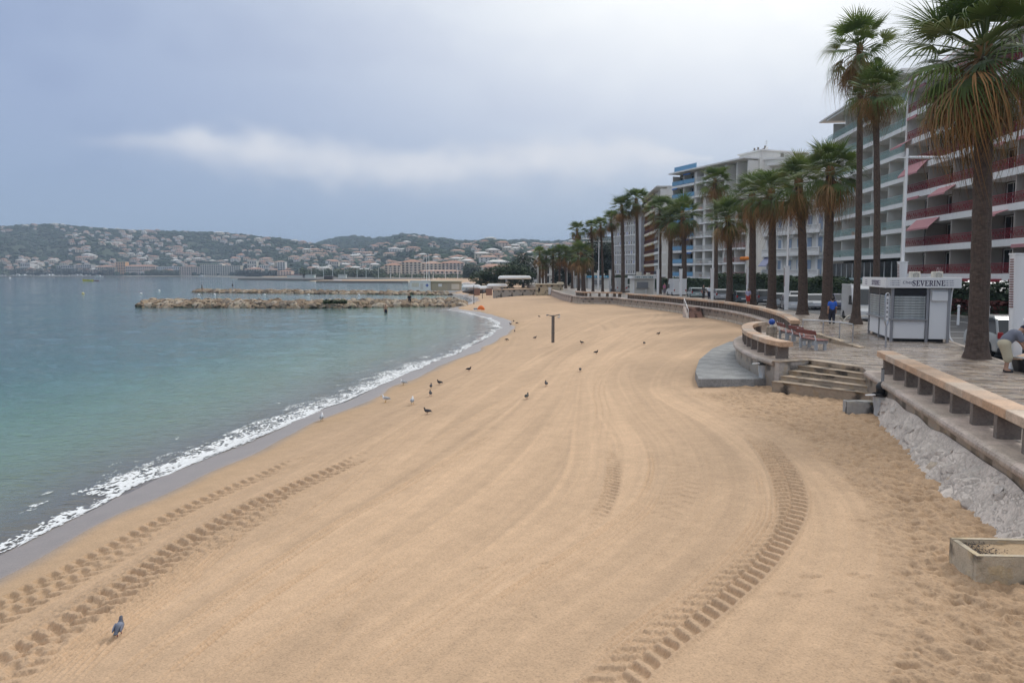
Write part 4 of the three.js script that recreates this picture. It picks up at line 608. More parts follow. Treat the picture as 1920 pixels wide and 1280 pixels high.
// ---------------------------------------------------------------- furniture of the promenade
function bench(label, x, z, turn) {
  const t = thing('park_bench', label, 'bench', [x, PROM + 0.012, z], turn, 'benches on the round terrace'), lg = mat(0.42, 0.44, 0.45, 0.7), sg = rb(1.85, 0.035, 0.13, 0, 0, 0, 0.012);
  for (const s of [-0.72, 0.72]) { part('leg', [bx(0.12, 0.4, 0.1, s, 0, -0.2), bx(0.12, 0.4, 0.1, s, 0, 0.2), bx(0.1, 0.14, 0.52, s, 0.28, 0)], lg, t); part('back_support', bar([s, 0.4, 0.2], [s, 0.88, 0.36], 0.025), M.white, t); }
  part('apron', bx(1.7, 0.13, 0.05, 0, 0.28, -0.24), lg, t);
  for (const zz of [-0.2, -0.03, 0.14]) part('seat_slat', sg, M.slat, t).position.set(0, 0.42, zz);
  const back = part('backrest', rb(1.85, 0.2, 0.04, 0, 0, 0, 0.012), M.slat, t); back.position.set(0, 0.66, 0.3); back.rotation.x = 0.3; return t;
}
bench('red-slatted bench on the terrace, left of three by the blue ball', 13.75, -39.8, -Math.PI / 2 - 0.12);
bench('red-slatted bench on the terrace, middle of three in a row', 13.65, -37.4, -Math.PI / 2 + 0.02);
bench('red-slatted bench on the terrace, nearest the steps', 13.25, -35.1, -Math.PI / 2 + 0.1);
{
  const t = thing('hand_rail', 'steel hand rail on four posts beside the benches', 'hand rail'), P = [[1505, 634], [1543, 637], [1574, 641], [1599, 646]].map(([x, y]) => gp(x, y, PROM));
  part('rail', tube(P.map((p) => [p[0], PROM + 0.95, p[2]]), 0.032, 30, 8), M.steel, t); for (const p of P) part('post', bar([p[0], PROM, p[2]], [p[0], PROM + 0.94, p[2]], 0.025), M.steel, t);
  const q = gp(1447, 634, PROM), u = thing('marker_ball', 'bright blue ball on a rough stone pillar behind the curved parapet', 'ball', [q[0], PROM, q[2]]); part('pillar', rb(0.42, 0.62, 0.42, 0, 0, 0, 0.05, 0.3, 2), M.rubble, u); part('collar', cy(0.08, 0.11, 0.1, 0, 0.62, 0), M.cream, u); part('ball', new THREE.SphereGeometry(0.16, 20, 14).translate(0, 0.84, 0), M.blue, u);
  const s = gp(1661, 652, PROM), v = thing('info_post', 'steel forked post holding a narrow white notice, before the kiosk', 'post', [s[0], PROM, s[2]], 0.1); part('stem', [bar([0, 0, 0], [0, 0.95, 0], 0.045, 10), bar([0, 0.95, 0], [-0.085, 1.2, 0], 0.035, 8), bar([0, 0.95, 0], [0.085, 1.2, 0], 0.035, 8), tube([[-0.085, 1.18, 0], [-0.085, 2.3, 0], [-0.05, 2.42, 0], [0.06, 2.44, 0], [0.085, 2.3, 0], [0.085, 1.18, 0]], 0.03, 30, 8)], M.steel, v); part('notice', [bx(0.12, 1.05, 0.03, 0, 1.24, 0)], M.white, v); part('notice_print', [1.35, 1.55, 1.75, 1.95, 2.1].map((y, i) => bx(0.075, 0.08 + 0.03 * (i % 2), 0.004, 0, y, 0.018)), M.grey, v);
}
// litter bag holders hung on the coping
function bagHolder(label, x, y, z, turn, cart) {
  const t = thing('litter_bag_holder', label, 'litter bag', [x, y, z], turn);
  part('ring', [new THREE.TorusGeometry(0.22, 0.03, 8, 24).rotateX(Math.PI / 2), new THREE.TorusGeometry(0.22, 0.02, 8, 24).rotateX(Math.PI / 2).translate(0, 0.05, 0)], M.black, t); part('lid', [new THREE.TorusGeometry(0.13, 0.022, 8, 20).rotateX(1.45).translate(-0.38, 0.03, 0.02), bx(0.2, 0.02, 0.12, -0.36, 0.02, 0)], M.white, t);
  const g = new THREE.CylinderGeometry(0.22, 0.12, 0.62, 22, 12, true), p = g.attributes.position; for (let i = 0; i < p.count; i++) { const f = 0.5 - p.getY(i) / 0.62, a = Math.atan2(p.getZ(i), p.getX(i)), k = 1 + 0.22 * f * Math.sin(a * 5 + f * 3) + 0.1 * (vn(a * 2, f * 6, 7) - 0.5); p.setXYZ(i, p.getX(i) * k - 0.12 * f * f, -0.62 * f, p.getZ(i) * k + 0.1 * f); } g.computeVertexNormals(); part('plastic_bag', [g, new THREE.CircleGeometry(0.14, 14).rotateX(-Math.PI / 2).translate(-0.1, -0.6, 0.08)], M.bag, t);
  if (cart) { part('bin_head', [new THREE.SphereGeometry(0.17, 16, 10).scale(1, 1.15, 1).translate(0.1, 0.22, -0.06), cy(0.17, 0.15, 0.2, 0.1, 0.02, -0.06)], M.black, t); part('handle', cy(0.045, 0.05, 0.42, 0.12, 0.38, -0.06), M.grey, t); part('cap', cy(0.05, 0.05, 0.03, 0.12, 0.8, -0.06), M.black, t); part('badge', bx(0.09, 0.06, 0.01, 0.02, 0.22, 0.115), M.white, t); }
  else part('bracket', bar([0.1, 0, -0.1], [0.35, 0.0, -0.3], 0.02), M.black, t);
  return t;
}
{ const a = at(1432, 682, 31.2); bagHolder('clear litter bag on black rings below the round terrace coping', a[0], a[1], a[2], 0.4, false); const b = at(1651, 741, 24.2); bagHolder('clear litter bag under a black bin head beside the steps', b[0], b[1], b[2], 0.3, true); }
// concrete boxes in the sand
{
  const t = thing('planter_box', 'old stained concrete box filled with sand, lower right corner', 'concrete box', [6.56, 0.84, -10.98], -0.06), W = 1.35, Dd = 0.8, H = 0.60, w = 0.09;
  part('front_wall', [rb(W, H, w, W / 2, 0, -w / 2, 0.012), bx(W + 0.02, 0.05, 0.11, W / 2, 0.02, -w / 2 + 0.012)], M.oldbox, t); part('left_wall', rb(w, H - 0.006, Dd - 2 * w, w / 2, 0, -Dd / 2, 0.012), M.oldbox, t); part('right_wall', rb(w, H - 0.006, Dd - 2 * w, W - w / 2, 0, -Dd / 2, 0.012), M.oldbox, t); part('back_wall', rb(W, H + 0.004, w, W / 2, 0, -Dd + w / 2, 0.012), M.oldbox, t);
  const g = new THREE.PlaneGeometry(W - 2 * w, Dd - 2 * w, 40, 24); g.rotateX(-Math.PI / 2); const p = g.attributes.position; for (let i = 0; i < p.count; i++) p.setY(i, 0.03 * (fbm(p.getX(i) * 6, p.getZ(i) * 6, 3, 71) - 0.5) + 0.04 * (p.getX(i) / W)); g.translate(W / 2, H - 0.06, -Dd / 2); g.computeVertexNormals(); part('sand_fill', uvm(g), mat(0.53, 0.385, 0.24, 0.95, { map: sandColor, bumpMap: sandGrain, bumpScale: 0.01 }), t);
  part('dark_litter', leaves(420, (r) => { const u = r() * r(); return [w + 0.02 + u * 0.5, H - 0.05 + r() * 0.03, -w - 0.03 - r() * (Dd - 2 * w - 0.06)]; }, 0.016, 91), mat(0.06, 0.05, 0.045, 0.9), t).userData.kind = 'stuff';
  const b = gp(1590, 775, 1.1); solo('concrete_block', rb(0.85, 0.45, 0.4, b[0] + 0.42, 1.02, b[2] - 0.2, 0.03, -0.1, 2), M.concrete, 'small grey concrete block half sunk before the steps', 'concrete block');
  const c = gp(1037, 640, 0.98), s = thing('beach_shower', 'steel T-shaped beach shower standing alone on the sand', 'shower', [c[0], 0.9, c[2]], 0.25); part('column', [cy(0.06, 0.07, 1.8, -0.045, 0, 0, 10), cy(0.05, 0.05, 1.8, 0.05, 0, 0, 10), cy(0.12, 0.12, 0.05, 0, 0.62, 0, 12)], mat(0.22, 0.20, 0.18, 0.5, { metalness: 0.6 }), s); for (const k of [-1, 1]) { const a = part('arm', bar([0, 1.74, 0], [k * 0.44, 1.84, 0], 0.035), mat(0.22, 0.20, 0.18, 0.5, { metalness: 0.6 }), s); part('shower_head', cy(0.05, 0.06, 0.05, k * 0.42, 1.77, 0), M.grey, a); } 
}
// ---------------------------------------------------------------- the buildings along the street
const plasterTex = tex(256, (u, v) => { const k = 0.93 + 0.10 * (fbm(u * 7, v * 7, 4, 531, 7) - 0.5) + 0.06 * (fbm(u * 40, v * 6, 2, 533, 40) - 0.5); return [k, k * 0.995, k * 0.985]; }, 0.12);
const BM = {
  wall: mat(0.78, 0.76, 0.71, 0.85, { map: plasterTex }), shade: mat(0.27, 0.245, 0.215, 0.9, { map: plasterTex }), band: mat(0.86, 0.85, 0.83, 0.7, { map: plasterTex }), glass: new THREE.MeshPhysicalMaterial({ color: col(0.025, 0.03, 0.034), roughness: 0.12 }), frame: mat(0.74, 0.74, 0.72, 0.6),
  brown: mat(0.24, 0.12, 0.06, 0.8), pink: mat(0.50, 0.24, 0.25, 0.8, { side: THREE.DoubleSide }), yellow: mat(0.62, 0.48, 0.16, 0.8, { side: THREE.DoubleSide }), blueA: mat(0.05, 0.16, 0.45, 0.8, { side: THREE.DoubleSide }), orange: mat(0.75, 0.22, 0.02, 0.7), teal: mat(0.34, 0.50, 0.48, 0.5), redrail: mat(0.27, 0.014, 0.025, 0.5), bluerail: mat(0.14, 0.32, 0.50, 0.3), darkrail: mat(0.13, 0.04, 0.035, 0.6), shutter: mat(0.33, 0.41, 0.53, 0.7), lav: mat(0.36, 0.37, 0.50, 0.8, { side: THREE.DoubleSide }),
};
function block(name, label, A, B, depth, roofY) {
  const L = Math.hypot(B[0] - A[0], B[1] - A[1]), th = Math.atan2(-(B[1] - A[1]), B[0] - A[0]), t = thing(name, label, 'apartment block', [A[0], PROM, A[1]], th), ux = (B[0] - A[0]) / L, uz = (B[1] - A[1]) / L;
  const loc = (px, py) => { const r = ray(px, py), k = (A[0] * uz - A[1] * ux) / (r[0] * uz - r[2] * ux), X = r[0] * k - A[0], Z = r[2] * k - A[1]; return [X * ux + Z * uz, EYE + r[1] * k - PROM]; };
  return { t, L, H: roofY - PROM, depth, loc };
}
function railing(L, h, m, t, x0, y, z, kind, name = 'railing') {
  const g = [bx(L, 0.05, 0.05, x0 + L / 2, y + h - 0.05, z), bx(L, 0.04, 0.04, x0 + L / 2, y + 0.06, z)];
  if (kind === 'lace') { const n = Math.floor(L / 0.17); for (let i = 0; i <= n; i++) g.push(bx(0.02, h - 0.1, 0.02, x0 + i * L / n, y + 0.06, z)); const k = Math.floor(L / 0.55); for (let i = 0; i < k; i++) { const xx = x0 + (i + 0.5) * L / k; for (const q of [0, 1]) { const r = new THREE.TorusGeometry(0.13, 0.022, 4, 8); r.translate(xx + (q - 0.5) * 0.26, y + h * (q ? 0.62 : 0.38), z + 0.01); g.push(r); } g.push(bx(0.3, 0.03, 0.03, xx, y + h * 0.5, z)); } }
  else if (kind === 'bars') { const n = Math.floor(L / 0.16); for (let i = 0; i <= n; i++) g.push(bx(0.028, h - 0.1, 0.028, x0 + i * L / n, y + 0.06, z)); }
  else g.push(bx(L, h - 0.2, 0.03, x0 + L / 2, y + 0.12, z));
  return part(name, g, m, t);
}
const WINC = {};
function windowIn(t, w, h, x, y, z, fm = BM.frame) { const k = `${w.toFixed(1)}${h.toFixed(1)}${fm.uuid}`; WINC[k] ??= [flat([bx(w, 0.07, 0.08, 0, 0, 0), bx(w, 0.07, 0.08, 0, h - 0.07, 0), bx(0.07, h - 0.14, 0.08, -w / 2 + 0.035, 0.07, 0), bx(0.07, h - 0.14, 0.08, w / 2 - 0.035, 0.07, 0), bx(0.06, h - 0.14, 0.06, 0, 0.07, 0)]), bx(w - 0.14, h - 0.14, 0.03, 0, 0.07, -0.01)]; const m = part('window', WINC[k][0], fm, t); m.position.set(x, y, z); part('pane', WINC[k][1], BM.glass, m); return m; }
function awning(t, m, x0, x1, y, out, drop, z0 = -0.1, name = 'awning') { const w = x1 - x0, g = new THREE.BoxGeometry(w, 0.03, Math.hypot(out, drop)); g.rotateX(Math.atan2(drop, out)); g.translate(x0 + w / 2, y - drop / 2, z0 + out / 2); return part(name, [g, bx(w, 0.16, 0.025, x0 + w / 2, y - drop - 0.16, z0 + out)], m, t); }
function roller(t, m, x0, x1, y, z0) { return part('awning', [bx(x1 - x0, 0.14, 0.3, (x0 + x1) / 2, y - 0.2, z0), bx(x1 - x0, 0.18, 0.03, (x0 + x1) / 2, y - 0.36, z0 + 0.16)], m, t); }
// balconied front: levels are heights above the promenade
function balconies(b, o) {
  const { t, L, H, depth } = b, rec = o.rec ?? 1.9, r = rng(o.seed ?? 1), x0 = o.x0 ?? 0, x1 = o.x1 ?? L, w = x1 - x0;
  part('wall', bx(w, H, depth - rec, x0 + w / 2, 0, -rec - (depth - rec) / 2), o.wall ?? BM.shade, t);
  const bays = o.bays, bw = w / bays;
  o.levels.forEach((y, k) => {
    const top = o.levels[k + 1] ?? H; const sl = o.round ? (() => { const q = prism([[x0 + 0.02, 0.05], [x0 + 0.02, -rec], [x1 - 0.02, -rec], [x1 - 0.02, 0.05], ...Array.from({ length: bays * 6 - 1 }, (_, i) => { const f = 1 - (i + 1) / (bays * 6); return [x0 + f * w, 0.05 + 0.55 * Math.abs(Math.sin(f * bays * Math.PI))]; })].map(([x, z]) => [x, z]), y - 0.34, y, 0.02); return q; })() : bx(w, o.bandH ?? 0.48, rec + 0.1, x0 + w / 2, y - (o.bandH ?? 0.48) + 0.1, -rec / 2 + 0.05);
    part('balcony_slab', sl, o.band ?? BM.band, t);
    if (o.rail) for (let i = 0; i < bays; i++) railing(bw - 0.12, o.railH ?? 0.92, o.rail, t, x0 + i * bw + 0.06, y + 0.1, o.round ? 0.1 : 0.02, o.kind);
    for (let i = 0; i <= bays; i++) if (o.fins !== false) part('partition', bx(o.finW ?? 0.14, top - y - (o.bandH ?? 0.48) + 0.0, rec - 0.15, x0 + clamp(i * bw, 0.08, w - 0.08), y + 0.1, -rec / 2 - 0.04), o.fin ?? BM.wall, t);
    for (let i = 0; i < bays; i++) { const n = o.winPer ?? 2; for (let j = 0; j < n; j++) windowIn(t, Math.min(2.3, bw / n * 0.72), Math.min(2.25, top - y - 0.75), x0 + (i + (j + 0.5) / n) * bw, y + 0.12, -rec + 0.02); if (o.aw && r() < (o.awP ?? 0.4)) { const a = x0 + i * bw + 0.3, e = a + bw * (0.4 + 0.4 * r()); if (e < x1) roller(t, o.aw, a, e, top - 0.35, 0.05); } if (r() < 0.35) part('balcony_clutter', [rb(0.5 + r(), 0.3 + 0.6 * r(), 0.4, x0 + (i + 0.2 + 0.6 * r()) * bw, y + 0.1, -0.9, 0.05)], [BM.frame, BM.brown, LEAF.mid, BM.orange, BM.shade][(r() * 5) | 0], t); }
  });
  part('roof', [bx(w + 0.3, 0.3, depth + 0.9, x0 + w / 2, H, -depth / 2 + 0.45)], o.roofM ?? BM.band, t);
}
const lv = (y0, d, n) => Array.from({ length: n }, (_, i) => y0 + d * i);
{ // red balconies
  const b = block('apartment_block', 'apartment block with dark red balcony railings and pink awnings', [45.4, -93.5], [41.2, -46], 16, 26.5);
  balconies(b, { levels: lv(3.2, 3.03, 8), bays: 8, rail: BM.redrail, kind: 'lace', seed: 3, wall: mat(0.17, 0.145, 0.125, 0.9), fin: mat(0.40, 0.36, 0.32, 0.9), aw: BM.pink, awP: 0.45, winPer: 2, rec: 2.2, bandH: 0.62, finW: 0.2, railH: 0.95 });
  part('end_fin', bx(0.35, b.H, 2.4, 0.05, 0, -1.05), BM.wall, b.t); part('end_wall', bx(0.12, b.H - 0.1, b.depth - 2.3, -0.07, 0, -b.depth / 2 - 1), BM.wall, b.t);
  for (const [a, c, y0, y1] of [[1721, 1764, 413, 440], [1705, 1742, 311, 340], [1763, 1795, 353, 373], [1858, 1894, 398, 409], [1690, 1712, 270, 282]]) { const p = b.loc(a, y0), q = b.loc(c, y0), e = b.loc((a + c) / 2, y1); awning(b.t, BM.pink, p[0], q[0], p[1], 1.1, Math.max(0.4, (p[1] - e[1]) * 0.6), 0.1); }
  part('ground_shop', [bx(b.L, 3.0, 0.3, b.L / 2, 0, -2.0)], BM.dark, b.t); for (let i = 0; i < 8; i++) roller(b.t, BM.redrail, i * 5.9 + 0.5, i * 5.9 + 5, 2.9, 0.1);
}
{ // teal balconies
  const b = block('apartment_block', 'tall apartment block with lacy teal balcony railings', [48.6, -123.5], [45.9, -94.3], 15, 28.4);
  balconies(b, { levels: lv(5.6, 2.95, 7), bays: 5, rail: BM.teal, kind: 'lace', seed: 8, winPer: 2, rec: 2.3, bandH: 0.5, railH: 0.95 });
  part('glass_front', [bx(b.L, 2.1, 0.06, b.L / 2, 2.7, -0.6)], BM.glass, b.t); part('glass_mullion', Array.from({ length: 13 }, (_, i) => bx(0.08, 2.1, 0.1, i * b.L / 12, 2.7, -0.54)), BM.frame, b.t); part('shop_band', bx(b.L, 0.9, 0.4, b.L / 2, 1.8, -0.3), mat(0.42, 0.55, 0.56, 0.5), b.t); part('ground_wall', bx(b.L, 1.8, 0.3, b.L / 2, 0, -0.4), BM.shade, b.t);
  for (const y of lv(5.6, 2.95, 7).slice(3)) { part('side_balcony_slab', bx(2.3, 0.4, 6, -1.15, y - 0.3, -2.9), BM.band, b.t); railing(2.2, 0.95, BM.teal, b.t, -2.25, y + 0.1, 0.02, 'lace', 'side_railing'); }
  part('roof_overhang', bx(b.L + 3.5, 0.22, 9, b.L / 2 - 1.5, b.H + 0.31, -3.4), BM.band, b.t);
}
{ // white villa with balustrades
  const b = block('town_house', 'old white town house with balustrade balconies and pale blue shutters', [43.9, -141], [47.6, -124.6], 12, 16.5), t = b.t;
  part('wall', bx(b.L, b.H, 12, b.L / 2, 0, -6.9), BM.wall, t);
  for (const y of [3.1, 6.6, 10.1]) {
    for (let i = 0; i < 4; i++) { const x = 0.2 + i * 4.35, w = i === 0 ? 3.2 : 3.9; part('balcony_slab', [bx(w, 0.4, 1.3, x + w / 2, y - 0.4, -0.35), bx(0.25, 0.5, 0.9, x + 0.3, y - 0.9, -0.45), bx(0.25, 0.5, 0.9, x + w - 0.3, y - 0.9, -0.45)], BM.band, t); part('balustrade', [bx(w, 0.14, 0.24, x + w / 2, y + 0.78, 0.15), bx(w, 0.12, 0.22, x + w / 2, y, 0.15), bx(0.3, 0.66, 0.28, x + 0.15, y + 0.12, 0.15), bx(0.3, 0.66, 0.28, x + w - 0.15, y + 0.12, 0.15), ...Array.from({ length: Math.floor(w / 0.3) }, (_, k) => cy(0.06, 0.09, 0.66, x + 0.35 + k * 0.3 * (w - 0.6) / w * 1.04, y + 0.12, 0.15, 6))], BM.band, t); }
    for (let i = 0; i < 6; i++) { const x = 1.5 + i * 2.85; windowIn(t, 1.1, 2.3, x, y + 0.1, -0.86); for (const s of [-1, 1]) part('shutter', [bx(0.52, 2.3, 0.06, x + s * 0.3, y + 0.1, -0.8), ...Array.from({ length: 9 }, (_, k) => bx(0.44, 0.03, 0.03, x + s * 0.3, y + 0.25 + k * 0.24, -0.755))], BM.shutter, t); part('lintel', bx(1.5, 0.2, 0.2, x, y + 2.45, -0.82), BM.band, t); }
  }
  part('cornice', [bx(b.L + 0.8, 0.5, 1.6, b.L / 2, b.H - 0.5, -0.4), bx(b.L + 0.4, 0.4, 1.2, b.L / 2, b.H - 1.2, -0.5)], BM.band, t); part('roof', bx(b.L + 0.2, 0.3, 12.2, b.L / 2, b.H + 0.01, -6.5), mat(0.35, 0.2, 0.14, 0.9), t); part('pilaster', [1, 6, 11, 16].map((x) => bx(0.5, b.H - 1.3, 0.25, x - 0.9, 0, -0.82)), BM.band, t);
  { const p = b.loc(1432, 482), q = b.loc(1447, 482); awning(t, BM.lav, p[0], q[0], p[1], 1.3, 1.5, -0.3); } part('ground_window', [0, 1, 2, 3].map((i) => bx(1.6, 2, 0.1, 2.2 + i * 4.2, 0.3, -0.86)), BM.glass, t);
}
{ // the big white block: blue bay at its left, curved white balconies, blank side wall
  const b = block('apartment_block', 'large white apartment block with curved balconies and a blank side wall', [36.2, -183], [45.6, -157], 15, 27.6), t = b.t, l7 = lv(2.6, 2.88, 8);
  balconies(b, { x0: 0, x1: 9.2, levels: l7, bays: 2, rail: BM.bluerail, kind: 'panel', seed: 12, winPer: 2, rec: 2, bandH: 0.5, railH: 1.0, aw: BM.blueA, awP: 0.25 });
  balconies(b, { x0: 9.25, x1: 20.4, levels: l7, bays: 3, rail: BM.frame, kind: 'bars', seed: 15, winPer: 1, rec: 2.2, round: true, wall: BM.wall, finW: 0.9 });
  balconies(b, { x0: 20.45, x1: b.L, levels: l7.slice(0, 6), bays: 2, rail: mat(0.42, 0.20, 0.19, 0.6), kind: 'bars', seed: 19, winPer: 1, rec: 2.4, wall: BM.wall, bandH: 0.4, finW: 0.3 });
  part('side_wall', bx(0.3, b.H + 0.3, 12.4, b.L + 0.16, 0, -8.8), mat(0.86, 0.83, 0.77, 0.85, { map: plasterTex, bumpMap: bumpy, bumpScale: 0.01 }), t); part('side_fin', bx(0.3, b.H - 5.5, 2.5, b.L + 0.16, 0, -1.3), BM.wall, t);
  part('penthouse', bx(7, 1.3, 11, b.L - 3.4, b.H + 0.31, -8.5), BM.wall, t); part('penthouse_roof', bx(7.6, 0.25, 11.6, b.L - 3.4, b.H + 1.62, -8.5), BM.band, t);
  part('roof_screen', [railing(9, 1.3, BM.bluerail, t, 0.2, b.H + 0.3, -0.4, 'panel', 'roof_railing')].map(() => bx(0.04, 1.3, 5, 0.2, b.H + 0.3, -2.9)), BM.bluerail, t);
  for (const x of [20.2, 21.4, 23.6]) part('chimney', [bx(0.7, 1.0, 0.7, x, b.H + 1.88, -7), cy(0.18, 0.2, 0.5, x, b.H + 2.88, -7, 8)], BM.shade, t);
  part('antenna', [bar([24.6, b.H + 1.8, -6.5], [24.6, b.H + 4.3, -6.5], 0.05), bx(1.2, 0.06, 0.06, 24.6, b.H + 4.0, -6.5), bx(0.9, 0.06, 0.06, 24.6, b.H + 3.6, -6.5)], BM.frame, t); part('dish', new THREE.SphereGeometry(0.6, 14, 6, 0, 6.3, 0, 0.9).rotateX(1.2).translate(25.6, b.H + 2.3, -6.2), BM.band, t);
  { const p = b.loc(1391, 488), q = b.loc(1407, 488); part('orange_boat', new THREE.CapsuleGeometry(0.35, 2.0, 6, 12).rotateZ(Math.PI / 2).translate((p[0] + q[0]) / 2, p[1] + 0.35, 0.3), BM.orange, t, 'orange inflatable lying over a balcony rail'); }
}
{ // penthouses behind
  const b = block('apartment_block', 'white penthouse floors rising behind the big white block', [49, -158], [60, -150], 12, 27.4); part('wall', bx(b.L, b.H, 12, b.L / 2, 0, -6), BM.wall, b.t); part('roof', bx(b.L + 0.6, 0.3, 12.6, b.L / 2, b.H + 0.01, -6), BM.band, b.t); part('roof_stack', [bx(1.2, 1.2, 1.2, 2, b.H + 0.32, -4), bx(2.4, 0.9, 2, 6, b.H + 0.32, -4)], BM.shade, b.t); part('terrace_awning', bx(7.5, 0.35, 1.6, 5, b.H - 1.3, 0.8), BM.band, b.t); part('terrace_rail', bx(8, 0.9, 0.05, 5, b.H - 3.4, 1.5), BM.frame, b.t);
}
{ // orange-brown block
  const b = block('apartment_block', 'orange-brown apartment block with cream floor bands and yellow awnings', [39.4, -243], [37.3, -204], 14, 27.2);
  balconies(b, { x0: 0, x1: 29, levels: lv(3.0, 2.92, 8), bays: 5, rail: BM.darkrail, kind: 'bars', seed: 23, winPer: 2, rec: 1.8, wall: mat(0.34, 0.15, 0.06, 0.8), fin: mat(0.40, 0.17, 0.05, 0.8), band: mat(0.68, 0.60, 0.47, 0.8), aw: BM.yellow, awP: 0.5, bandH: 0.7 });
  balconies(b, { x0: 29.1, x1: b.L, levels: lv(3.0, 2.92, 6), bays: 2, rail: mat(0.10, 0.10, 0.12, 0.5), kind: 'bars', seed: 27, winPer: 1, rec: 1.8, wall: BM.wall, bandH: 0.6 });
}
{ // grid front
  const b = block('apartment_block', 'slab block with a white grid front of narrow balconies', [32.4, -257], [37.6, -239.5], 12, 23.6), t = b.t, n = 11, fw = b.L / n;
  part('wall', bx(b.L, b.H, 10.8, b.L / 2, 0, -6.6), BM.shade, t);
  for (const y of lv(3.4, 2.93, 6)) { part('balcony_slab', bx(b.L, 0.3, 1.4, b.L / 2, y - 0.3, -0.5), BM.band, t); for (let i = 0; i < n; i++) { windowIn(t, 1.1, 2.2, (i + 0.5) * fw, y + 0.1, -1.15); part('railing_panel', bx(fw - 0.2, 0.8, 0.04, (i + 0.5) * fw, y + 0.1, 0.1), [BM.shade, BM.lav, BM.shade, M.grey][(i * 7 + y | 0) % 4], t); } }
  for (let i = 0; i <= n; i++) part('grid_fin', bx(0.3, b.H - 3, 1.5, i * fw, 3.0, -0.42), BM.band, t); part('roof', bx(b.L + 0.4, 0.35, 12.4, b.L / 2, b.H, -6), BM.band, t); part('end_fin', bx(1.5, b.H, 1.2, b.L + 0.8, 0, -0.7), mat(0.5, 0.5, 0.52, 0.8), t); for (let i = 0; i < n; i++) windowIn(t, 1.2, 2.3, (i + 0.5) * fw, 0.4, -1.15);
  const g = block('house', 'grey gable end left of the grid-fronted block', [30.9, -262], [34, -259], 14, 14); part('wall', extrude([[0, 0], [3.6, 0], [3.6, 12.5], [1.2, 9.2], [0, 8.2]], 6).translate(-0.4, 0, -4), mat(0.40, 0.40, 0.40, 0.85), g.t); part('roof_edge', bar([-0.5, 8.3, -0.9], [3.3, 12.7, -0.9], 0.15), BM.band, g.t);
}
{ // villas between the palms, left of the street
  const v = (label, px, D, w, h, m, tur) => { const p = at(px, 513, D), t = thing('villa', label, 'villa', [p[0], PROM, -D], 0.15); part('wall', bx(w, h, 9, 0, 0, -4.5), m, t); part('cornice', [bx(w + 0.7, 0.45, 9.6, 0, h, -4.5), bx(w + 0.3, 0.25, 0.4, 0, h * 0.5, 0.1)], BM.band, t); const n = Math.max(2, Math.round(w / 3)); for (let k = 0; k < 2; k++) for (let i = 0; i < n; i++) windowIn(t, 1.2, 2, (i + 0.5 - n / 2) * w / n, h * (0.12 + 0.45 * k), 0.03); if (tur) { part('turret', [cy(1.6, 1.6, h + 3, w * 0.35, 0, -1, 14), cy(1.9, 1.9, 0.4, w * 0.35, h + 3, -1, 14)], BM.wall, t); part('turret_window', bx(0.8, 1.8, 0.1, w * 0.35, h * 0.8, 0.62), BM.glass, t); } return t; };
  v('white villa with a round turret between the far palms', 1043, 232, 8, 5.6, BM.wall, true); v('low white villa with a grey roof right of the date palm', 1011, 300, 12, 9.5, BM.wall, false);
}
// ---------------------------------------------------------------- hedges, pines and the date palm
hedge('dark clipped hedge under the red-railed block', [38.2, -90], [36.6, -50], 2.6, 2.2, LEAF.dark, 31, 9000);
hedge('green hedge under the teal-railed block and behind the parked cars', [40.2, -124], [38.6, -92], 2.9, 2.2, LEAF.mid, 33, 7000);
hedge('tall green hedge before the old white town house', [38.5, -150], [40.3, -125], 3.3, 2.4, LEAF.mid, 35, 6000);
hedge('green hedge before the curved white balconies', [31.5, -182], [37.5, -153], 2.6, 2.2, LEAF.mid, 37, 5000);
hedge('dark hedge before the orange-brown block', [30.5, -240], [31.5, -190], 2.8, 2.4, LEAF.dark, 39, 5000);
hedge('low red-leaved hedge beside the restaurant terrace', [36.4, -72], [35.7, -58], 1.3, 0.8, LEAF.red, 36, 2500);
tree('umbrella_pine', 'broad low umbrella pine left of the date palm', 'pine tree', 240, 945, 540, [[905, 520, 24, 0.5], [928, 513, 26, 0.5], [955, 510, 28, 0.6], [975, 515, 26, 0.7], [915, 532, 20, 0.5], [945, 530, 24, 0.5]], LEAF.mid, 51, 9000, 0.32);
tree('pine_tree', 'dark round pine behind and right of the date palm', 'pine tree', 246, 990, 538, [[968, 506, 22, 0.8], [993, 504, 22, 0.8], [982, 516, 24, 0.7]], LEAF.dark, 53, 5000, 0.32);
tree('pine_tree', 'dark bushy tree between the white villa and the two kiosks', 'tree', 222, 1062, 546, [[1058, 512, 22, 1], [1072, 498, 26, 1], [1050, 526, 14, 0.8], [1080, 520, 22, 1]], LEAF.blue, 55, 6000, 0.34);
tree('pine_tree', 'big dark pine behind the crossed-arm lamp, highest of its group', 'pine tree', 262, 1112, 546, [[1100, 475, 24, 0.9], [1122, 466, 26, 0.8], [1112, 500, 30, 1], [1092, 512, 24, 1], [1130, 490, 22, 1]], LEAF.dark, 57, 9000, 0.36);
tree('pine_tree', 'dark pine touching the grey gable end', 'pine tree', 275, 1140, 546, [[1144, 468, 15, 0.9], [1142, 492, 18, 1.2], [1134, 520, 20, 1]], LEAF.dark, 59, 5000, 0.36);
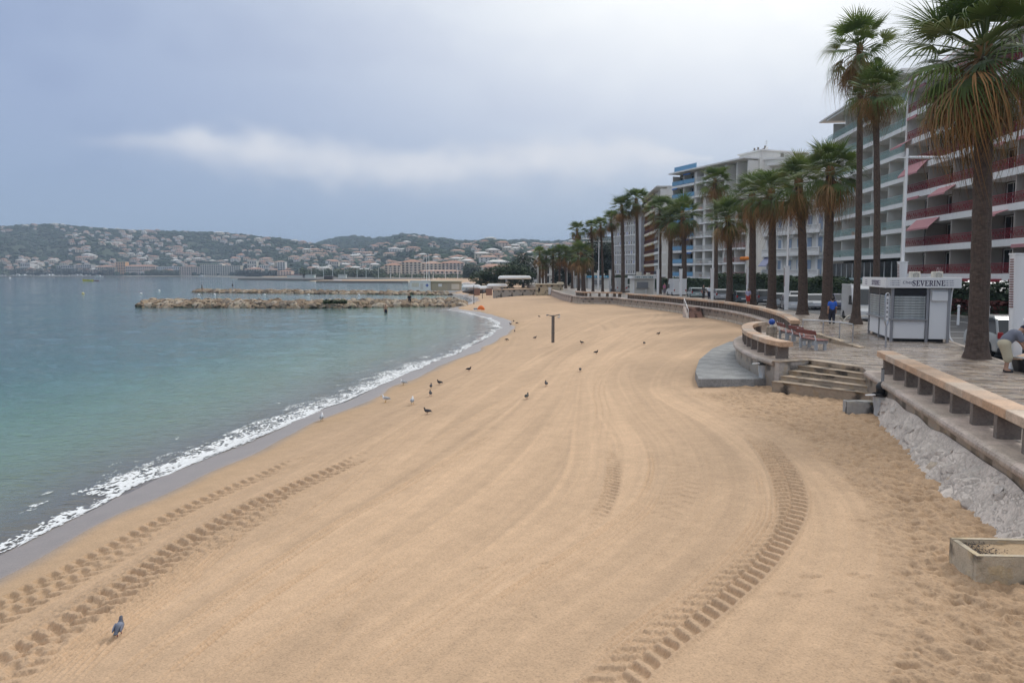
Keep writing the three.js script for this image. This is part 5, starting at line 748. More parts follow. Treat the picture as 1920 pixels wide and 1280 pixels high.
{
  const D = 250, b = at(981, 540, D), t = thing('date_palm', 'date palm with a wide feathery dark crown near the shore road', 'palm tree', [b[0], b[1], b[2]]), c = at(981, 484, D), h = c[1] - b[1], r = rng(61); part('trunk', TRUNK(0.45, 0.42, h, 0.2, 3), PM.bark, t);
  const g = []; for (let i = 0; i < 60; i++) { const a = i * 2.4, e = mix(1.3, -0.7, i / 60), L = 4.6, P = (s) => { const x = s * L * Math.cos(e) , y = s * L * Math.sin(e) - 2.4 * s * s; return [x * Math.cos(a), h + y, x * Math.sin(a)]; }; for (let k = 1; k < 9; k++) { const p = P(k / 9), q = P((k + 1) / 9), w = 0.55 * Math.sin(k / 9 * 2.6 + 0.4), nx = -Math.sin(a) * w, nz = Math.cos(a) * w; for (const s of [-1, 1]) g.push(...p, p[0] + (q[0] - p[0]) * 0.5, p[1] + 0.1, p[2] + (q[2] - p[2]) * 0.5, p[0] + nx * s + (q[0] - p[0]), p[1] - 0.3, p[2] + nz * s + (q[2] - p[2])); } }
  const q = new THREE.BufferGeometry(); q.setAttribute('position', new THREE.Float32BufferAttribute(g, 3)); q.computeVertexNormals(); part('crown', q, LEAF.dark, t);
}
// ---------------------------------------------------------------- cars
const TYRE = mat(0.018, 0.018, 0.019, 0.9), RIM = mat(0.45, 0.46, 0.47, 0.35, { metalness: 0.7 }), LAMP = mat(0.75, 0.75, 0.72, 0.2), TAIL = mat(0.35, 0.015, 0.015, 0.3), CARGLASS = new THREE.MeshPhysicalMaterial({ color: col(0.03, 0.037, 0.042), roughness: 0.08 }), TRIM = mat(0.035, 0.035, 0.038, 0.6);
const wheelG = (() => { const g = new THREE.TorusGeometry(0.235, 0.085, 8, 20); g.scale(1, 1, 1.15); return g; })(), rimG = flat([new THREE.CylinderGeometry(0.19, 0.19, 0.1, 16).rotateX(Math.PI / 2), ...[0, 1, 2, 3, 4].map((k) => bx(0.05, 0.17, 0.13, 0, 0.02, 0).rotateZ(k * 1.2566))]);
function car(label, x, z, turn, paint, o = {}) {                    // local +x is forward
  const kind = o.kind ?? 'hatch', W = o.W ?? 1.68, pm = new THREE.MeshPhysicalMaterial({ color: col(...paint), roughness: 0.32, clearcoat: 0.8, clearcoatRoughness: 0.1 });
  const t = thing(kind === 'van' ? 'white_van' : 'parked_car', label, kind === 'van' ? 'van' : 'car', [x, PROM - 0.13, z], turn, kind === 'van' ? 'vans' : 'cars parked along the promenade road');
  const S = { hatch: { L: 3.9, low: [[-1.9, 0.28], [-1.93, 0.6], [-1.88, 0.88], [-1.0, 0.93], [0.75, 0.93], [1.6, 0.82], [1.9, 0.66], [1.94, 0.32], [1.8, 0.22], [-1.8, 0.22]], cab: [[-1.86, 0.9], [-1.58, 1.36], [-1.3, 1.44], [0.1, 1.46], [0.35, 1.40], [1.12, 0.9]] }, suv: { low: [[-2.2, 0.36], [-2.22, 0.7], [-2.16, 1.0], [-1.2, 1.06], [0.8, 1.06], [1.9, 0.98], [2.2, 0.8], [2.24, 0.42], [2.1, 0.3], [-2.1, 0.3]], cab: [[-2.12, 1.02], [-1.86, 1.6], [-1.55, 1.7], [0.1, 1.7], [0.4, 1.62], [1.15, 1.02]] }, van: { low: [[-2.6, 0.32], [-2.6, 2.5], [-2.45, 2.58], [0.7, 2.58], [0.95, 2.4], [1.5, 1.2], [2.3, 1.0], [2.5, 0.8], [2.5, 0.35], [2.35, 0.26], [-2.5, 0.26]], cab: [[0.2, 1.22], [0.2, 1.86], [1.1, 1.86], [1.42, 1.22]] } }[kind];
  const hw = kind === 'van' ? 1.0 : W / 2;
  part('body', extrude(S.low, hw * 2, 0.07, 3), pm, t);
  if (kind === 'van') { part('windscreen', extrude([[1.0, 2.3], [1.02, 2.32], [1.54, 1.26], [1.5, 1.24]], hw * 1.7), CARGLASS, t); for (const s of [-1, 1]) part('side_window', extrude(S.cab, 0.03).translate(0, 0, s * (hw + 0.002)), CARGLASS, t); part('roof_rim', rb(3.2, 0.12, hw * 2 + 0.06, -0.95, 2.55, 0, 0.04), pm, t); }
  else {
    part('windows', extrude(S.cab, hw * 2 - 0.14, 0.05, 2), CARGLASS, t);
    const c = S.cab, rf = [[c[1][0] - 0.02, c[1][1] - 0.03], [c[2][0], c[2][1] + 0.025], [c[3][0], c[3][1] + 0.025], [c[4][0] + 0.05, c[4][1] - 0.02], [c[4][0] - 0.05, c[4][1] - 0.05], [c[2][0] + 0.1, c[2][1] - 0.06]]; part('roof', extrude(rf, hw * 2 - 0.12, 0.03, 2), pm, t);
    const pil = []; for (const s of [-1, 1]) { const zz = s * (hw - 0.085); pil.push(bar([c[0][0] + 0.04, c[0][1], zz], [c[1][0], c[1][1], zz], 0.05, 6), bar([c[5][0] - 0.02, c[5][1], zz], [c[4][0], c[4][1], zz], 0.04, 6), bar([-0.35, c[0][1], zz], [-0.42, c[2][1], zz], 0.045, 6)); } part('pillars', pil, pm, t);
  }
  const wx = kind === 'van' ? [-1.6, 1.55] : kind === 'suv' ? [-1.35, 1.4] : [-1.22, 1.25], ws = kind === 'suv' || kind === 'van' ? 1.12 : 1;
  for (const xx of wx) for (const s of [-1, 1]) { const w = new THREE.Group(); w.name = 'wheel'; w.position.set(xx, 0.32 * ws, s * (hw - 0.06)); w.scale.setScalar(ws); t.add(w); part('tyre', wheelG, TYRE, w); part('rim', rimG, RIM, w); }
  const f = S.low.reduce((m, q) => Math.max(m, q[0]), 0), bk = S.low.reduce((m, q) => Math.min(m, q[0]), 0), ly = kind === 'van' ? 0.72 : kind === 'suv' ? 0.75 : 0.62;
  for (const s of [-1, 1]) { part('headlight', rb(0.12, 0.16, 0.36, f - 0.08, ly, s * (hw - 0.28), 0.04), LAMP, t); part('tail_light', rb(0.08, 0.26, 0.2, bk + 0.03, ly + 0.1, s * (hw - 0.14), 0.03), TAIL, t); part('mirror', rb(0.1, 0.13, 0.18, kind === 'van' ? 1.35 : c0(S) - 0.1, S.cab[0][1] + 0.02, s * (hw + 0.06), 0.03), TRIM, t); }
  part('bumper', [rb(0.14, 0.2, hw * 2 - 0.1, f - 0.03, 0.3, 0, 0.05), rb(0.14, 0.2, hw * 2 - 0.1, bk + 0.03, 0.3, 0, 0.05)], kind === 'suv' ? TRIM : pm, t); part('number_plate', [bx(0.012, 0.11, 0.5, f + 0.045, 0.4, 0), bx(0.012, 0.11, 0.5, bk - 0.045, 0.55, 0)], M.white, t);
  return t;
}
function c0(S) { return S.cab[S.cab.length - 1][0] - 0.25; }
{
  const row = (label, px, py, paint, o, turn = Math.PI / 2) => { const p = gp(px, py, PROM - 0.13), a = Math.atan2(p[0], -p[2]) * 0.8, back = (o?.kind === 'van' ? 2.5 : 2.0), k = 1 - back / p[2]; return car(label, p[0] * k, p[2] * k, turn > 0 ? turn - a : turn - a, paint, o); };
  row('white hatchback parked tail-on beside the lamp pylon', 1484, 584, [0.62, 0.63, 0.64], {}, 1.62);
  row('silver car half hidden behind the white hatchback, left of it', 1464, 577, [0.42, 0.45, 0.46], {}, 1.6);
  row('silver-white car right of a stout palm, its front towards us', 1527, 581, [0.50, 0.52, 0.53], {}, -1.5);
  row('black car beside the silver-white one, left of the blue-shirted man', 1541, 580, [0.02, 0.022, 0.03], {}, -1.5);
  row('slate blue car behind the man in red shorts', 1390, 570, [0.055, 0.085, 0.10], {}, 1.65);
  row('dark grey car with a wide rear window between two stout palms', 1431, 573, [0.13, 0.14, 0.15], { kind: 'suv' }, 1.62);
  row('violet-grey car beyond the blue-shirted man', 1578, 580, [0.10, 0.10, 0.16], {}, -1.45);
  row('small white car behind the white hatchback, farther off', 1492, 571, [0.6, 0.6, 0.6], {}, 1.6);
  row('silver car behind the white-shirted man', 1350, 564, [0.40, 0.42, 0.44], {}, 1.68);
  row('greenish silver car left of the white-shirted man', 1303, 559, [0.30, 0.38, 0.38], {}, 1.7);
  row('pale car farther along, between pylon and palm under the blue balconies', 1320, 559, [0.5, 0.5, 0.48], {}, 1.7);
  row('small white van under the blue balconies', 1268, 556, [0.66, 0.67, 0.68], { kind: 'van' }, 1.75);
  row('silver van left of the white far kiosk', 1160, 549, [0.52, 0.54, 0.55], { kind: 'van' }, 1.8);
  row('silver car left of the white far kiosk', 1176, 549, [0.42, 0.44, 0.46], {}, 1.8);
  { const p = gp(1617, 606, PROM - 0.13); car('white camper van between palms left of the kiosk', p[0] * 1.05, p[2] * 1.05, -1.78, [0.66, 0.66, 0.64], { kind: 'van' }); }
  car('silver off-road car at the right edge behind the bending man', 20.62, -33.6, 1.32, [0.40, 0.42, 0.41], { kind: 'suv' });
}
// ---------------------------------------------------------------- hills across the bay
function curve1(pts) { return (u) => { if (u <= pts[0][0]) return pts[0][1]; for (let i = 1; i < pts.length; i++) if (u <= pts[i][0]) return mix(pts[i - 1][1], pts[i][1], (u - pts[i - 1][0]) / (pts[i][0] - pts[i - 1][0])); return pts[pts.length - 1][1]; }; }
const HA = { ridge: curve1([[-700, 430], [-200, 418], [0, 424], [60, 421], [110, 419], [160, 424], [250, 431], [330, 433], [400, 434], [470, 440], [540, 448], [600, 457], [660, 468], [720, 480], [780, 492], [840, 503]]), d0: curve1([[-700, 1650], [420, 1640], [560, 1450], [700, 1250], [840, 1150]]), len: curve1([[-700, 1000], [400, 900], [840, 600]]), u0: -700, u1: 840, seed: 3 };
const HB = { ridge: curve1([[420, 500], [560, 470], [600, 454], [640, 444], [665, 442], [700, 447], [730, 444], [755, 439], [785, 441], [820, 447], [860, 452], [930, 450], [992, 450], [1030, 453], [1080, 448], [1120, 444], [1200, 447], [1400, 455], [1900, 470]]), d0: curve1([[420, 1900], [640, 1500], [760, 1050], [900, 800], [1900, 700]]), len: curve1([[420, 1500], [760, 1900], [900, 2000], [1900, 1800]]), u0: 420, u1: 1900, seed: 9 };
function hillPoint(h, u, s) { const D = h.d0(u) + s * h.len(u), Dr = h.d0(u) + 0.86 * h.len(u), yr = (HOR - h.ridge(u)) * Dr / FOC + EYE, n = fbm(u * 0.012 + h.seed, s * 2.6, 4, h.seed) - 0.5; const q = s < 0.86 ? Math.pow(s / 0.86, 1.05) : 1 - (s - 0.86) * 1.2; return [(u - 960) / FOC * D, 2.2 + (yr - 8) * clamp(q + n * 0.55 * Math.sin(Math.PI * clamp(s / 0.86)) , 0, 1.02), -D]; }
const hillMat = mat(0.042, 0.060, 0.028, 0.95);
for (const [h, nm] of [[HA, 'hillside'], [HB, 'far_hillside']]) {
  const NU = 150, NS = 40, pos = [], idx = []; for (let j = 0; j <= NS; j++) for (let i = 0; i <= NU; i++) { const p = hillPoint(h, mix(h.u0, h.u1, i / NU), j / NS); if (j === 0) p[1] = -1; pos.push(...p); } for (let j = 0; j < NS; j++) for (let i = 0; i < NU; i++) { const a = j * (NU + 1) + i; idx.push(a, a + 1, a + NU + 1, a + 1, a + NU + 2, a + NU + 1); }
  const g = new THREE.BufferGeometry(); g.setAttribute('position', new THREE.Float32BufferAttribute(pos, 3)); g.setIndex(idx); g.computeVertexNormals(); struct(nm, g, hillMat);
}
{ // the wood on the hills: crowns that read as one mass
  const blob = (() => { const g = new THREE.IcosahedronGeometry(1, 1), p = g.attributes.position; for (let i = 0; i < p.count; i++) { const v = new THREE.Vector3().fromBufferAttribute(p, i); v.multiplyScalar(0.72 + 0.6 * fbm(v.x * 2.2 + 5, v.y * 2.2 + v.z * 2.7, 2, 8)); p.setXYZ(i, v.x, v.y * 0.8, v.z); } g.computeVertexNormals(); return g; })();
  for (const [h, n, label, lo, hi, u0, u1] of [[HA, 9000, 'dark wood covering the near hillside across the bay', 3.2, 7.5, -200, 830], [HB, 8000, 'bluish wood covering the farther hills', 4, 10, 480, 1250]]) {
    const m = new THREE.InstancedMesh(blob, mat(1, 1, 1, 0.95), n), r = rng(h.seed + 70), o = new THREE.Object3D(), c = new THREE.Color(); m.name = numbered('far_wood'); m.castShadow = m.receiveShadow = true;
    for (let i = 0; i < n; i++) { const s = i % 5 === 0 ? 0.8 + 0.08 * r() : Math.pow(r(), 0.75) * 0.9, u = mix(u0, u1, r()), p = hillPoint(h, u, s), z = mix(lo, hi, r() * r()); o.position.set(p[0], p[1] + z * 0.3, p[2]); o.scale.set(z * mix(0.9, 1.5, r()), z * mix(0.7, 1.1, r()), z); o.rotation.set(0, r() * 6.3, 0); o.updateMatrix(); m.setMatrixAt(i, o.matrix); const k = 0.6 + 0.8 * r(), w = r() < 0.15 ? 1.5 : 1; c.setRGB(0.028 * k * w, 0.052 * k, 0.024 * k); m.setColorAt(i, c); }
    scene.add(m); tag(m, label, 'wood', null, 'stuff');
  }
}
const roofGeo = (w, d, h, o = 0.6, hip = 0.5) => { const a = w / 2 + o, b = d / 2 + o, r = Math.max(0, a - b * hip * 2), v = [[-a, 0, b], [a, 0, b], [a, 0, -b], [-a, 0, -b], [-r, h, 0], [r, h, 0]], f = [[0, 1, 5], [0, 5, 4], [1, 2, 5], [2, 3, 4], [2, 4, 5], [3, 0, 4], [0, 3, 2], [0, 2, 1]], g = new THREE.BufferGeometry(); g.setAttribute('position', new THREE.Float32BufferAttribute(f.flat().flatMap((i) => v[i]), 3)); g.computeVertexNormals(); return flat(g); };
const ROOF = [[0.40, 0.22, 0.15], [0.46, 0.29, 0.21], [0.36, 0.20, 0.14]].map((c) => mat(...c, 0.9)), HW = [[0.62, 0.57, 0.47], [0.66, 0.64, 0.60], [0.62, 0.50, 0.41], [0.62, 0.54, 0.42]].map((c) => mat(...c, 0.9));
{
  const names = ['cream', 'white', 'pink', 'ochre'], proto = [];
  for (let w = 0; w < 4; w++) for (let k = 0; k < 3; k++) { const W = [10, 14, 19][k], D = [8, 9, 10][k], H = [5.2, 6, 5.6][k]; proto.push({ w, k, g: [flat([bx(W, H, D), bx(W * 0.45, H * 0.6, D * 0.6, W * 0.5, -0.5, D * 0.35)]), flat([roofGeo(W, D, 1.9).translate(0, H, 0), roofGeo(W * 0.45, D * 0.6, 1.1, 0.4).translate(W * 0.5, H * 0.6 - 0.49, D * 0.35)]), flat(Array.from({ length: k + 2 }, (_, i) => bx(1.2, 1.5, 0.1, (i + 0.5 - (k + 2) / 2) * W / (k + 2.2), 0.7, D / 2 + 0.03)).concat(Array.from({ length: k + 2 }, (_, i) => bx(1.2, 1.4, 0.1, (i + 0.5 - (k + 2) / 2) * W / (k + 2.2), 3.2, D / 2 + 0.03))))] }); }
  const r = rng(141); let made = 0; const taken2 = [], small = [[], [], []];
  for (let tries = 0; tries < 14000 && made < 620; tries++) {
    const onB = r() < 0.45, h = onB ? HB : HA, u = onB ? mix(600, 1130, r()) : mix(-30, 740, r()), s = onB ? mix(0.02, 0.72, Math.pow(r(), 1.0)) : mix(0.02, 0.84, r());
    if (!onB && u < 135 && s > 0.25 && s < 0.72) continue; if (onB && u < 760 && s > 0.45) continue; if (fbm(u * 0.016, s * 4, 2, 77) < 0.36) continue;
    const p = hillPoint(h, u, s), sx = (p[0] / -p[2]) * FOC, sy = (p[1] - EYE) / -p[2] * FOC; if (taken2.some(([a, b]) => Math.abs(a - sx) < 8 && Math.abs(b - sy) < 3)) continue; taken2.push([sx, sy]);
    if (made >= 290) { const q = proto[((r() * 4) | 0) * 3], k = mix(0.8, 1.1, r()), m4 = new THREE.Matrix4().compose(new THREE.Vector3(p[0], p[1] + 1.2, p[2]), new THREE.Quaternion().setFromEuler(new THREE.Euler(0, (r() - 0.5) * 1.2, 0)), new THREE.Vector3(k, k, k)); small[0].push(q.g[0].clone().applyMatrix4(m4)); small[1].push(q.g[1].clone().applyMatrix4(m4)); made++; continue; }
    const q = proto[(r() * 12) | 0], t = thing('hillside_villa', `${names[q.w]} ${['small', 'two-storey', 'long'][q.k]} villa with a terracotta roof among trees on the ${onB ? 'farther hills right of centre' : s > 0.5 ? 'upper left hillside' : 'lower left hillside'}`, 'villa', [p[0], p[1] + 1.2, p[2]], (r() - 0.5) * 1.1, 'villas scattered over the wooded hills');
    const f = mix(0.95, 1.4, r()) * (onB ? 0.95 + 0.25 * s : 1); t.scale.setScalar(f); part('wall', q.g[0], HW[q.w], t); part('roof', q.g[1], r() < 0.62 ? ROOF[(r() * 3) | 0] : HW[1], t); part('windows', q.g[2], BM.glass, t).userData.kind = 'stuff'; made++;
  }
  const rest = thing('distant_villas', 'the many smallest pale villas sprinkled over the far hills', 'villas'); rest.userData.kind = 'stuff'; part('walls', small[0], HW[1], rest).userData.kind = 'stuff'; part('roofs', small[1], ROOF[1], rest).userData.kind = 'stuff';
}
function townBlock(label, x0, x1, yt, yb, D, wm, rm, floors, hip = true) {
  const a = at(x0, yb, D), b = at(x1, yt, D), w = b[0] - a[0], base = Math.min(a[1], 2.5), h = b[1] - base, t = thing('shore_building', label, 'building', [(a[0] + b[0]) / 2, base, -D], 0), d = Math.min(14, w * 0.6) + 4;
  part('wall', bx(w, h, d, 0, 0, -d / 2), wm, t); part('roof', hip ? roofGeo(w, d, Math.min(3, h * 0.22), 0.5).translate(0, h, -d / 2) : bx(w + 0.6, 0.5, d + 0.6, 0, h, -d / 2), rm, t);
  const fh = h / floors, n = Math.max(3, Math.round(w / 4.5)); for (let f = 0; f < floors; f++) { part('floor_band', bx(w * 0.98, 0.45, 1.2, 0, f * fh + fh * 0.02, 0.5), HW[1], t); const wg = []; for (let i = 0; i < n; i++) wg.push(bx(w / n * 0.5, fh * 0.6, 0.12, (i + 0.5 - n / 2) * w / n, f * fh + fh * 0.2, 0.02)); part('windows', wg, BM.glass, t).userData.kind = 'stuff'; } return t;
}
{
  const G = mat(0.45, 0.44, 0.42, 0.9), T = ROOF[0];
  townBlock('long white terraced building low on the left hillside', 8, 32, 487, 496, 1900, HW[1], HW[1], 3, false); townBlock('white shore house with a wide roof behind the marina, far left', 38, 55, 493, 512, 1700, HW[1], HW[1], 3, false);
  townBlock('grey-white shore block behind the marina masts', 105, 138, 498, 513, 1680, G, G, 4, false); townBlock('pale grey shore block right of the marina', 138, 170, 496, 513, 1690, G, HW[0], 4, false); townBlock('long white building on the slope above the marina', 104, 132, 474, 480, 2020, HW[1], HW[1], 2, false);
  townBlock('beige shore building left of the orange tower', 178, 214, 500, 514, 1660, HW[3], T, 3); townBlock('square orange tower house on the far shore', 217, 234, 491, 514, 1670, mat(0.72, 0.42, 0.2, 0.9), HW[3], 5, false); townBlock('long pink shore building with terracotta roof right of the orange tower', 235, 290, 499, 514, 1665, HW[2], T, 3);
  townBlock('white-blue shore building above dark trees', 292, 336, 500, 513, 1670, mat(0.55, 0.6, 0.62, 0.9), HW[1], 3, false); townBlock('left lower wing of the big balconied shore hotel', 336, 374, 500, 515, 1640, HW[2], HW[2], 5, false); townBlock('main tall part of the big balconied shore hotel', 375, 416, 495, 515, 1642, HW[0], HW[0], 6, false); townBlock('right wing of the big balconied shore hotel', 417, 450, 498, 515, 1644, HW[0], HW[2], 5, false);
  townBlock('pale block on the slope right of the big hotel', 463, 480, 489, 502, 1640, HW[0], HW[1], 4, false); townBlock('white terraced block on the slope, centre left', 486, 514, 497, 506, 1600, HW[1], HW[1], 3, false); townBlock('white tower block standing on the far shore', 520, 534, 491, 512, 1500, HW[1], HW[1], 6, false); townBlock('low red-roofed shore house below the white tower block', 462, 490, 504, 515, 1450, HW[2], T, 2); townBlock('small pink shore house left of the long tree row', 520, 546, 508, 516, 1350, HW[2], T, 2); townBlock('beige block on the slope above the long tree row', 618, 634, 490, 500, 1500, HW[0], T, 4);
  townBlock('terracotta-roofed apartment house, left end of the long cream complex', 720, 752, 497, 517, 900, HW[3], T, 5); townBlock('tallest terracotta-roofed apartment house of the cream complex', 752, 790, 491, 517, 910, HW[0], T, 6); townBlock('middle apartment house of the cream complex, many balconies', 790, 828, 494, 516, 915, HW[3], ROOF[1], 6); townBlock('right-hand apartment house of the cream complex', 828, 870, 493, 516, 920, HW[2], T, 6); townBlock('low red-roofed front house before the cream complex', 784, 866, 508, 518, 860, HW[2], ROOF[1], 2); townBlock('red-roofed houses above the umbrella pine', 906, 942, 500, 515, 760, HW[2], T, 3); townBlock('small cream house with red roof left of the date palm', 944, 962, 499, 514, 780, HW[0], ROOF[1], 3);
  // trees along the far shore
  const band = (label, x0, x1, y0, y1, D, n, m, seed, size) => solo('shore_trees', leaves(n, (r) => { const x = mix(x0, x1, r()), top = mix(y0, y1, 0.35 * fbm(x * 0.09, seed, 3, seed)), y = mix(top, y1, Math.pow(r(), 0.8)); const p = at(x, y, D + (r() - 0.5) * 30); return p; }, size, seed), m, label, 'trees', null, 'stuff');
  band('long row of green trees along the far quay', 560, 722, 500, 521, 820, 7000, LEAF.mid, 201, 1.0); band('dark trees right of the cream complex', 868, 902, 493, 521, 640, 3200, LEAF.dark, 203, 0.8); band('dark green trees on the shore before the white-blue building', 270, 336, 503, 516, 1600, 2600, LEAF.mid, 205, 1.5); band('trees along the shore left of the tree row', 440, 560, 504, 518, 1380, 4200, LEAF.blue, 207, 1.5); band('scattered trees behind the marina', 20, 215, 500, 514, 1660, 3600, LEAF.blue, 209, 1.6); band('bushes before the cream complex', 700, 880, 511, 521, 700, 4200, LEAF.mid, 211, 0.7);
}
// ---------------------------------------------------------------- far quay, jetties, marina, boats
{
  const strip = (name, label, cat, pts, w, h, m) => { const l = pts.map(([x, y]) => { const p = gp(x, y, 0); return [p[0], p[2]]; }), t = thing(name, label, cat); part('body', sweep(smooth(l, 8), [[-w, h], [w, h], [w * 1.2, -1], [-w * 1.2, -1]], 0), m, t); part('edge_stones', sweep(smooth(l, 8), [[-w * 1.1, h * 0.55], [-w * 0.9, h * 1.06], [-w * 0.8, h * 0.5]], 0), m, t); return t; };
  strip('jetty', 'long low dark jetty at the far side of the bay', 'jetty', [[452, 524.5], [520, 525.5], [600, 526.6]], 3, 1.3, mat(0.12, 0.11, 0.10, 0.9)); strip('jetty', 'low dark jetty with a small shed, before the tree row', 'jetty', [[600, 529.5], [660, 530], [760, 530.5]], 3, 1.1, mat(0.14, 0.13, 0.115, 0.9)); strip('harbour_wall', 'low grey harbour wall in front of the marina boats', 'harbour wall', [[-60, 518.6], [60, 518.6], [150, 518.2], [230, 518]], 4, 1.5, mat(0.2, 0.19, 0.18, 0.9)); strip('shore_bank', 'pale beach strip under the shore hotel', 'beach', [[232, 518], [330, 518], [452, 519.4]], 6, 1.4, mat(0.5, 0.45, 0.38, 0.9)); strip('quay', 'pale quay below the long tree row', 'quay', [[440, 522], [560, 523.2], [700, 524.6], [800, 526]], 5, 2.0, mat(0.42, 0.38, 0.33, 0.9));
  { const p = at(616, 526, 590), t = thing('jetty_shed', 'small dark shed on the low jetty', 'shed', [p[0], 1.0, -590]); part('wall', bx(6, 2.6, 4), M.dark, t); part('roof', bx(7, 0.3, 5, 0, 2.6, 0), M.grey, t); part('canopy', bx(8, 0.12, 3, -5, 1.9, 0), M.grey, t); }
  for (const [x, w] of [[556, 14], [580, 9], [642, 6]]) { const p = at(x, 520, 640), t = thing('quay_hut', `white hut on the far quay, ${w > 10 ? 'long one with a pink roof' : w > 7 ? 'middle one' : 'small square one near the jetty shed'}`, 'hut', [p[0], 2, -640]); part('wall', bx(w, 2.6, 5), HW[1], t); part('roof', bx(w + 1, 0.3, 6, 0, 2.6, 0), w > 10 ? mat(0.5, 0.25, 0.25, 0.8) : HW[1], t); }
  const r = rng(301); let first;
  for (let i = 0; i < 15; i++) { const x = 560 + i * 21 + (i % 3) * 2, D = 720 - i * 10, p = at(x, 500, D); if (!first) { first = thing('quay_lamp', 'thin white street lamp in the row along the far quay', 'street lamp', [p[0], 2, -D], 0, 'street lamps along the far quay'); part('pole', cy(0.12, 0.22, 8.5), M.white, first); part('head', [bx(1.2, 0.15, 0.3, 0.5, 8.4, 0)], M.white, first); } else copy(first, null, [p[0], 2, -D]); }
  const boat = (label, x, D, L, hullM, o = {}) => { const p = at(x, HOR, D), t = thing(o.name ?? 'moored_boat', label, 'boat', [p[0], 0, -D], o.turn ?? 0, o.group), s = L / 8; const g = new THREE.BoxGeometry(L, 1.1 * s, 2.4 * s, 12, 2, 4), q = g.attributes.position; for (let i = 0; i < q.count; i++) { const f = q.getX(i) / L + 0.5, low = 0.5 - q.getY(i) / (1.1 * s); const k = (1 - Math.pow(f, 3) * 0.94) * (1 - 0.35 * low); q.setXYZ(i, q.getX(i) - low * f * 0.5 * s, q.getY(i) + 0.45 * s + 0.45 * s * f * f * (1 - low), q.getZ(i) * k); } g.computeVertexNormals(); part('hull', g, hullM, t); if (o.cabin !== false) { part('cabin', extrude([[-1.6, 0], [-1.5, 1.3], [0.4, 1.2], [1.5, 0]].map(([a, b]) => [a * s, b * s]), 1.6 * s, 0.1).translate(-0.3 * s, 0.95 * s, 0), M.white, t); part('cabin_window', bx(1.7 * s, 0.4 * s, 1.66 * s, -0.6 * s, 1.35 * s, 0), BM.glass, t); } if (o.mast) part('mast', [cy(0.08, 0.12, 11 * s, 0, 0.8 * s, 0, 6), bx(3 * s, 0.12, 0.12, -1.4 * s, 1.8 * s, 0)], M.white, t); if (o.engine) part('engine', [rb(0.5, 0.9, 0.4, -L / 2 - 0.1, 0.3, 0, 0.1), rb(1.6, 0.5, 1.2, -0.4, 0.8, 0, 0.1)], M.black, t); return t; };
  const kinds = [['white cabin cruiser', 11, false], ['white sailing boat with bare mast', 10, true], ['large white motor yacht', 17, false], ['small white boat', 7, false]];
  for (let i = 0; i < 30; i++) { const k = kinds[[2, 1, 0, 1, 3, 0, 1, 2][i % 8]], x = -12 + i * 6.6 + 3 * r(); boat(`${k[0]} moored in the far left marina`, x, 1570 + 40 * r(), k[1], M.white, { mast: k[2], turn: Math.PI * (r() < 0.5 ? 1 : 0) + (r() - 0.5), group: 'boats moored in the marina' }); }
  boat('yellow motor boat lying on the bay, left', 163, 590, 8, mat(0.62, 0.58, 0.03, 0.5), { name: 'motor_boat', cabin: false, engine: true, turn: Math.PI }); boat('small dark red boat beside the yellow one', 180, 592, 3.6, mat(0.2, 0.05, 0.04, 0.6), { name: 'motor_boat', cabin: false }); boat('low white speedboat near the far harbour wall', 186, 1150, 12, M.white, { name: 'motor_boat' }); boat('white boat close to the hotel shore', 378, 1500, 12, M.white, { name: 'motor_boat' }); boat('white boat at the end of the hotel beach', 410, 1490, 9, M.white, { name: 'motor_boat' });
  const buoy = (label, x, y, R, m) => { const p = gp(x, y, 0), t = thing('buoy', label, 'buoy', [p[0], 0, p[2]], 0, 'buoys on the bay'); part('float', new THREE.SphereGeometry(R, 14, 10).translate(0, R * 0.45, 0), m, t); part('eye', new THREE.TorusGeometry(R * 0.25, R * 0.07, 6, 10).translate(0, R * 1.5, 0), M.grey, t); };
  buoy('yellowish buoy alone on the open bay, left', 155, 551.5, 0.36, mat(0.7, 0.62, 0.3, 0.5)); buoy('white buoy far out at the left edge', 18, 522, 1.2, M.white); buoy('white buoy left of the tip of the near breakwater', 264, 552, 0.34, M.white); buoy('white buoy between the tips of the breakwaters', 298, 546, 0.36, M.white);
  [[372, 554], [402, 553], [496, 554], [578, 554], [673, 554.5]].forEach(([x, y], i) => buoy(`white buoy between the two breakwaters, ${['first', 'second', 'third', 'fourth', 'fifth'][i]} from the left`, x, y, 0.3, M.white));
}
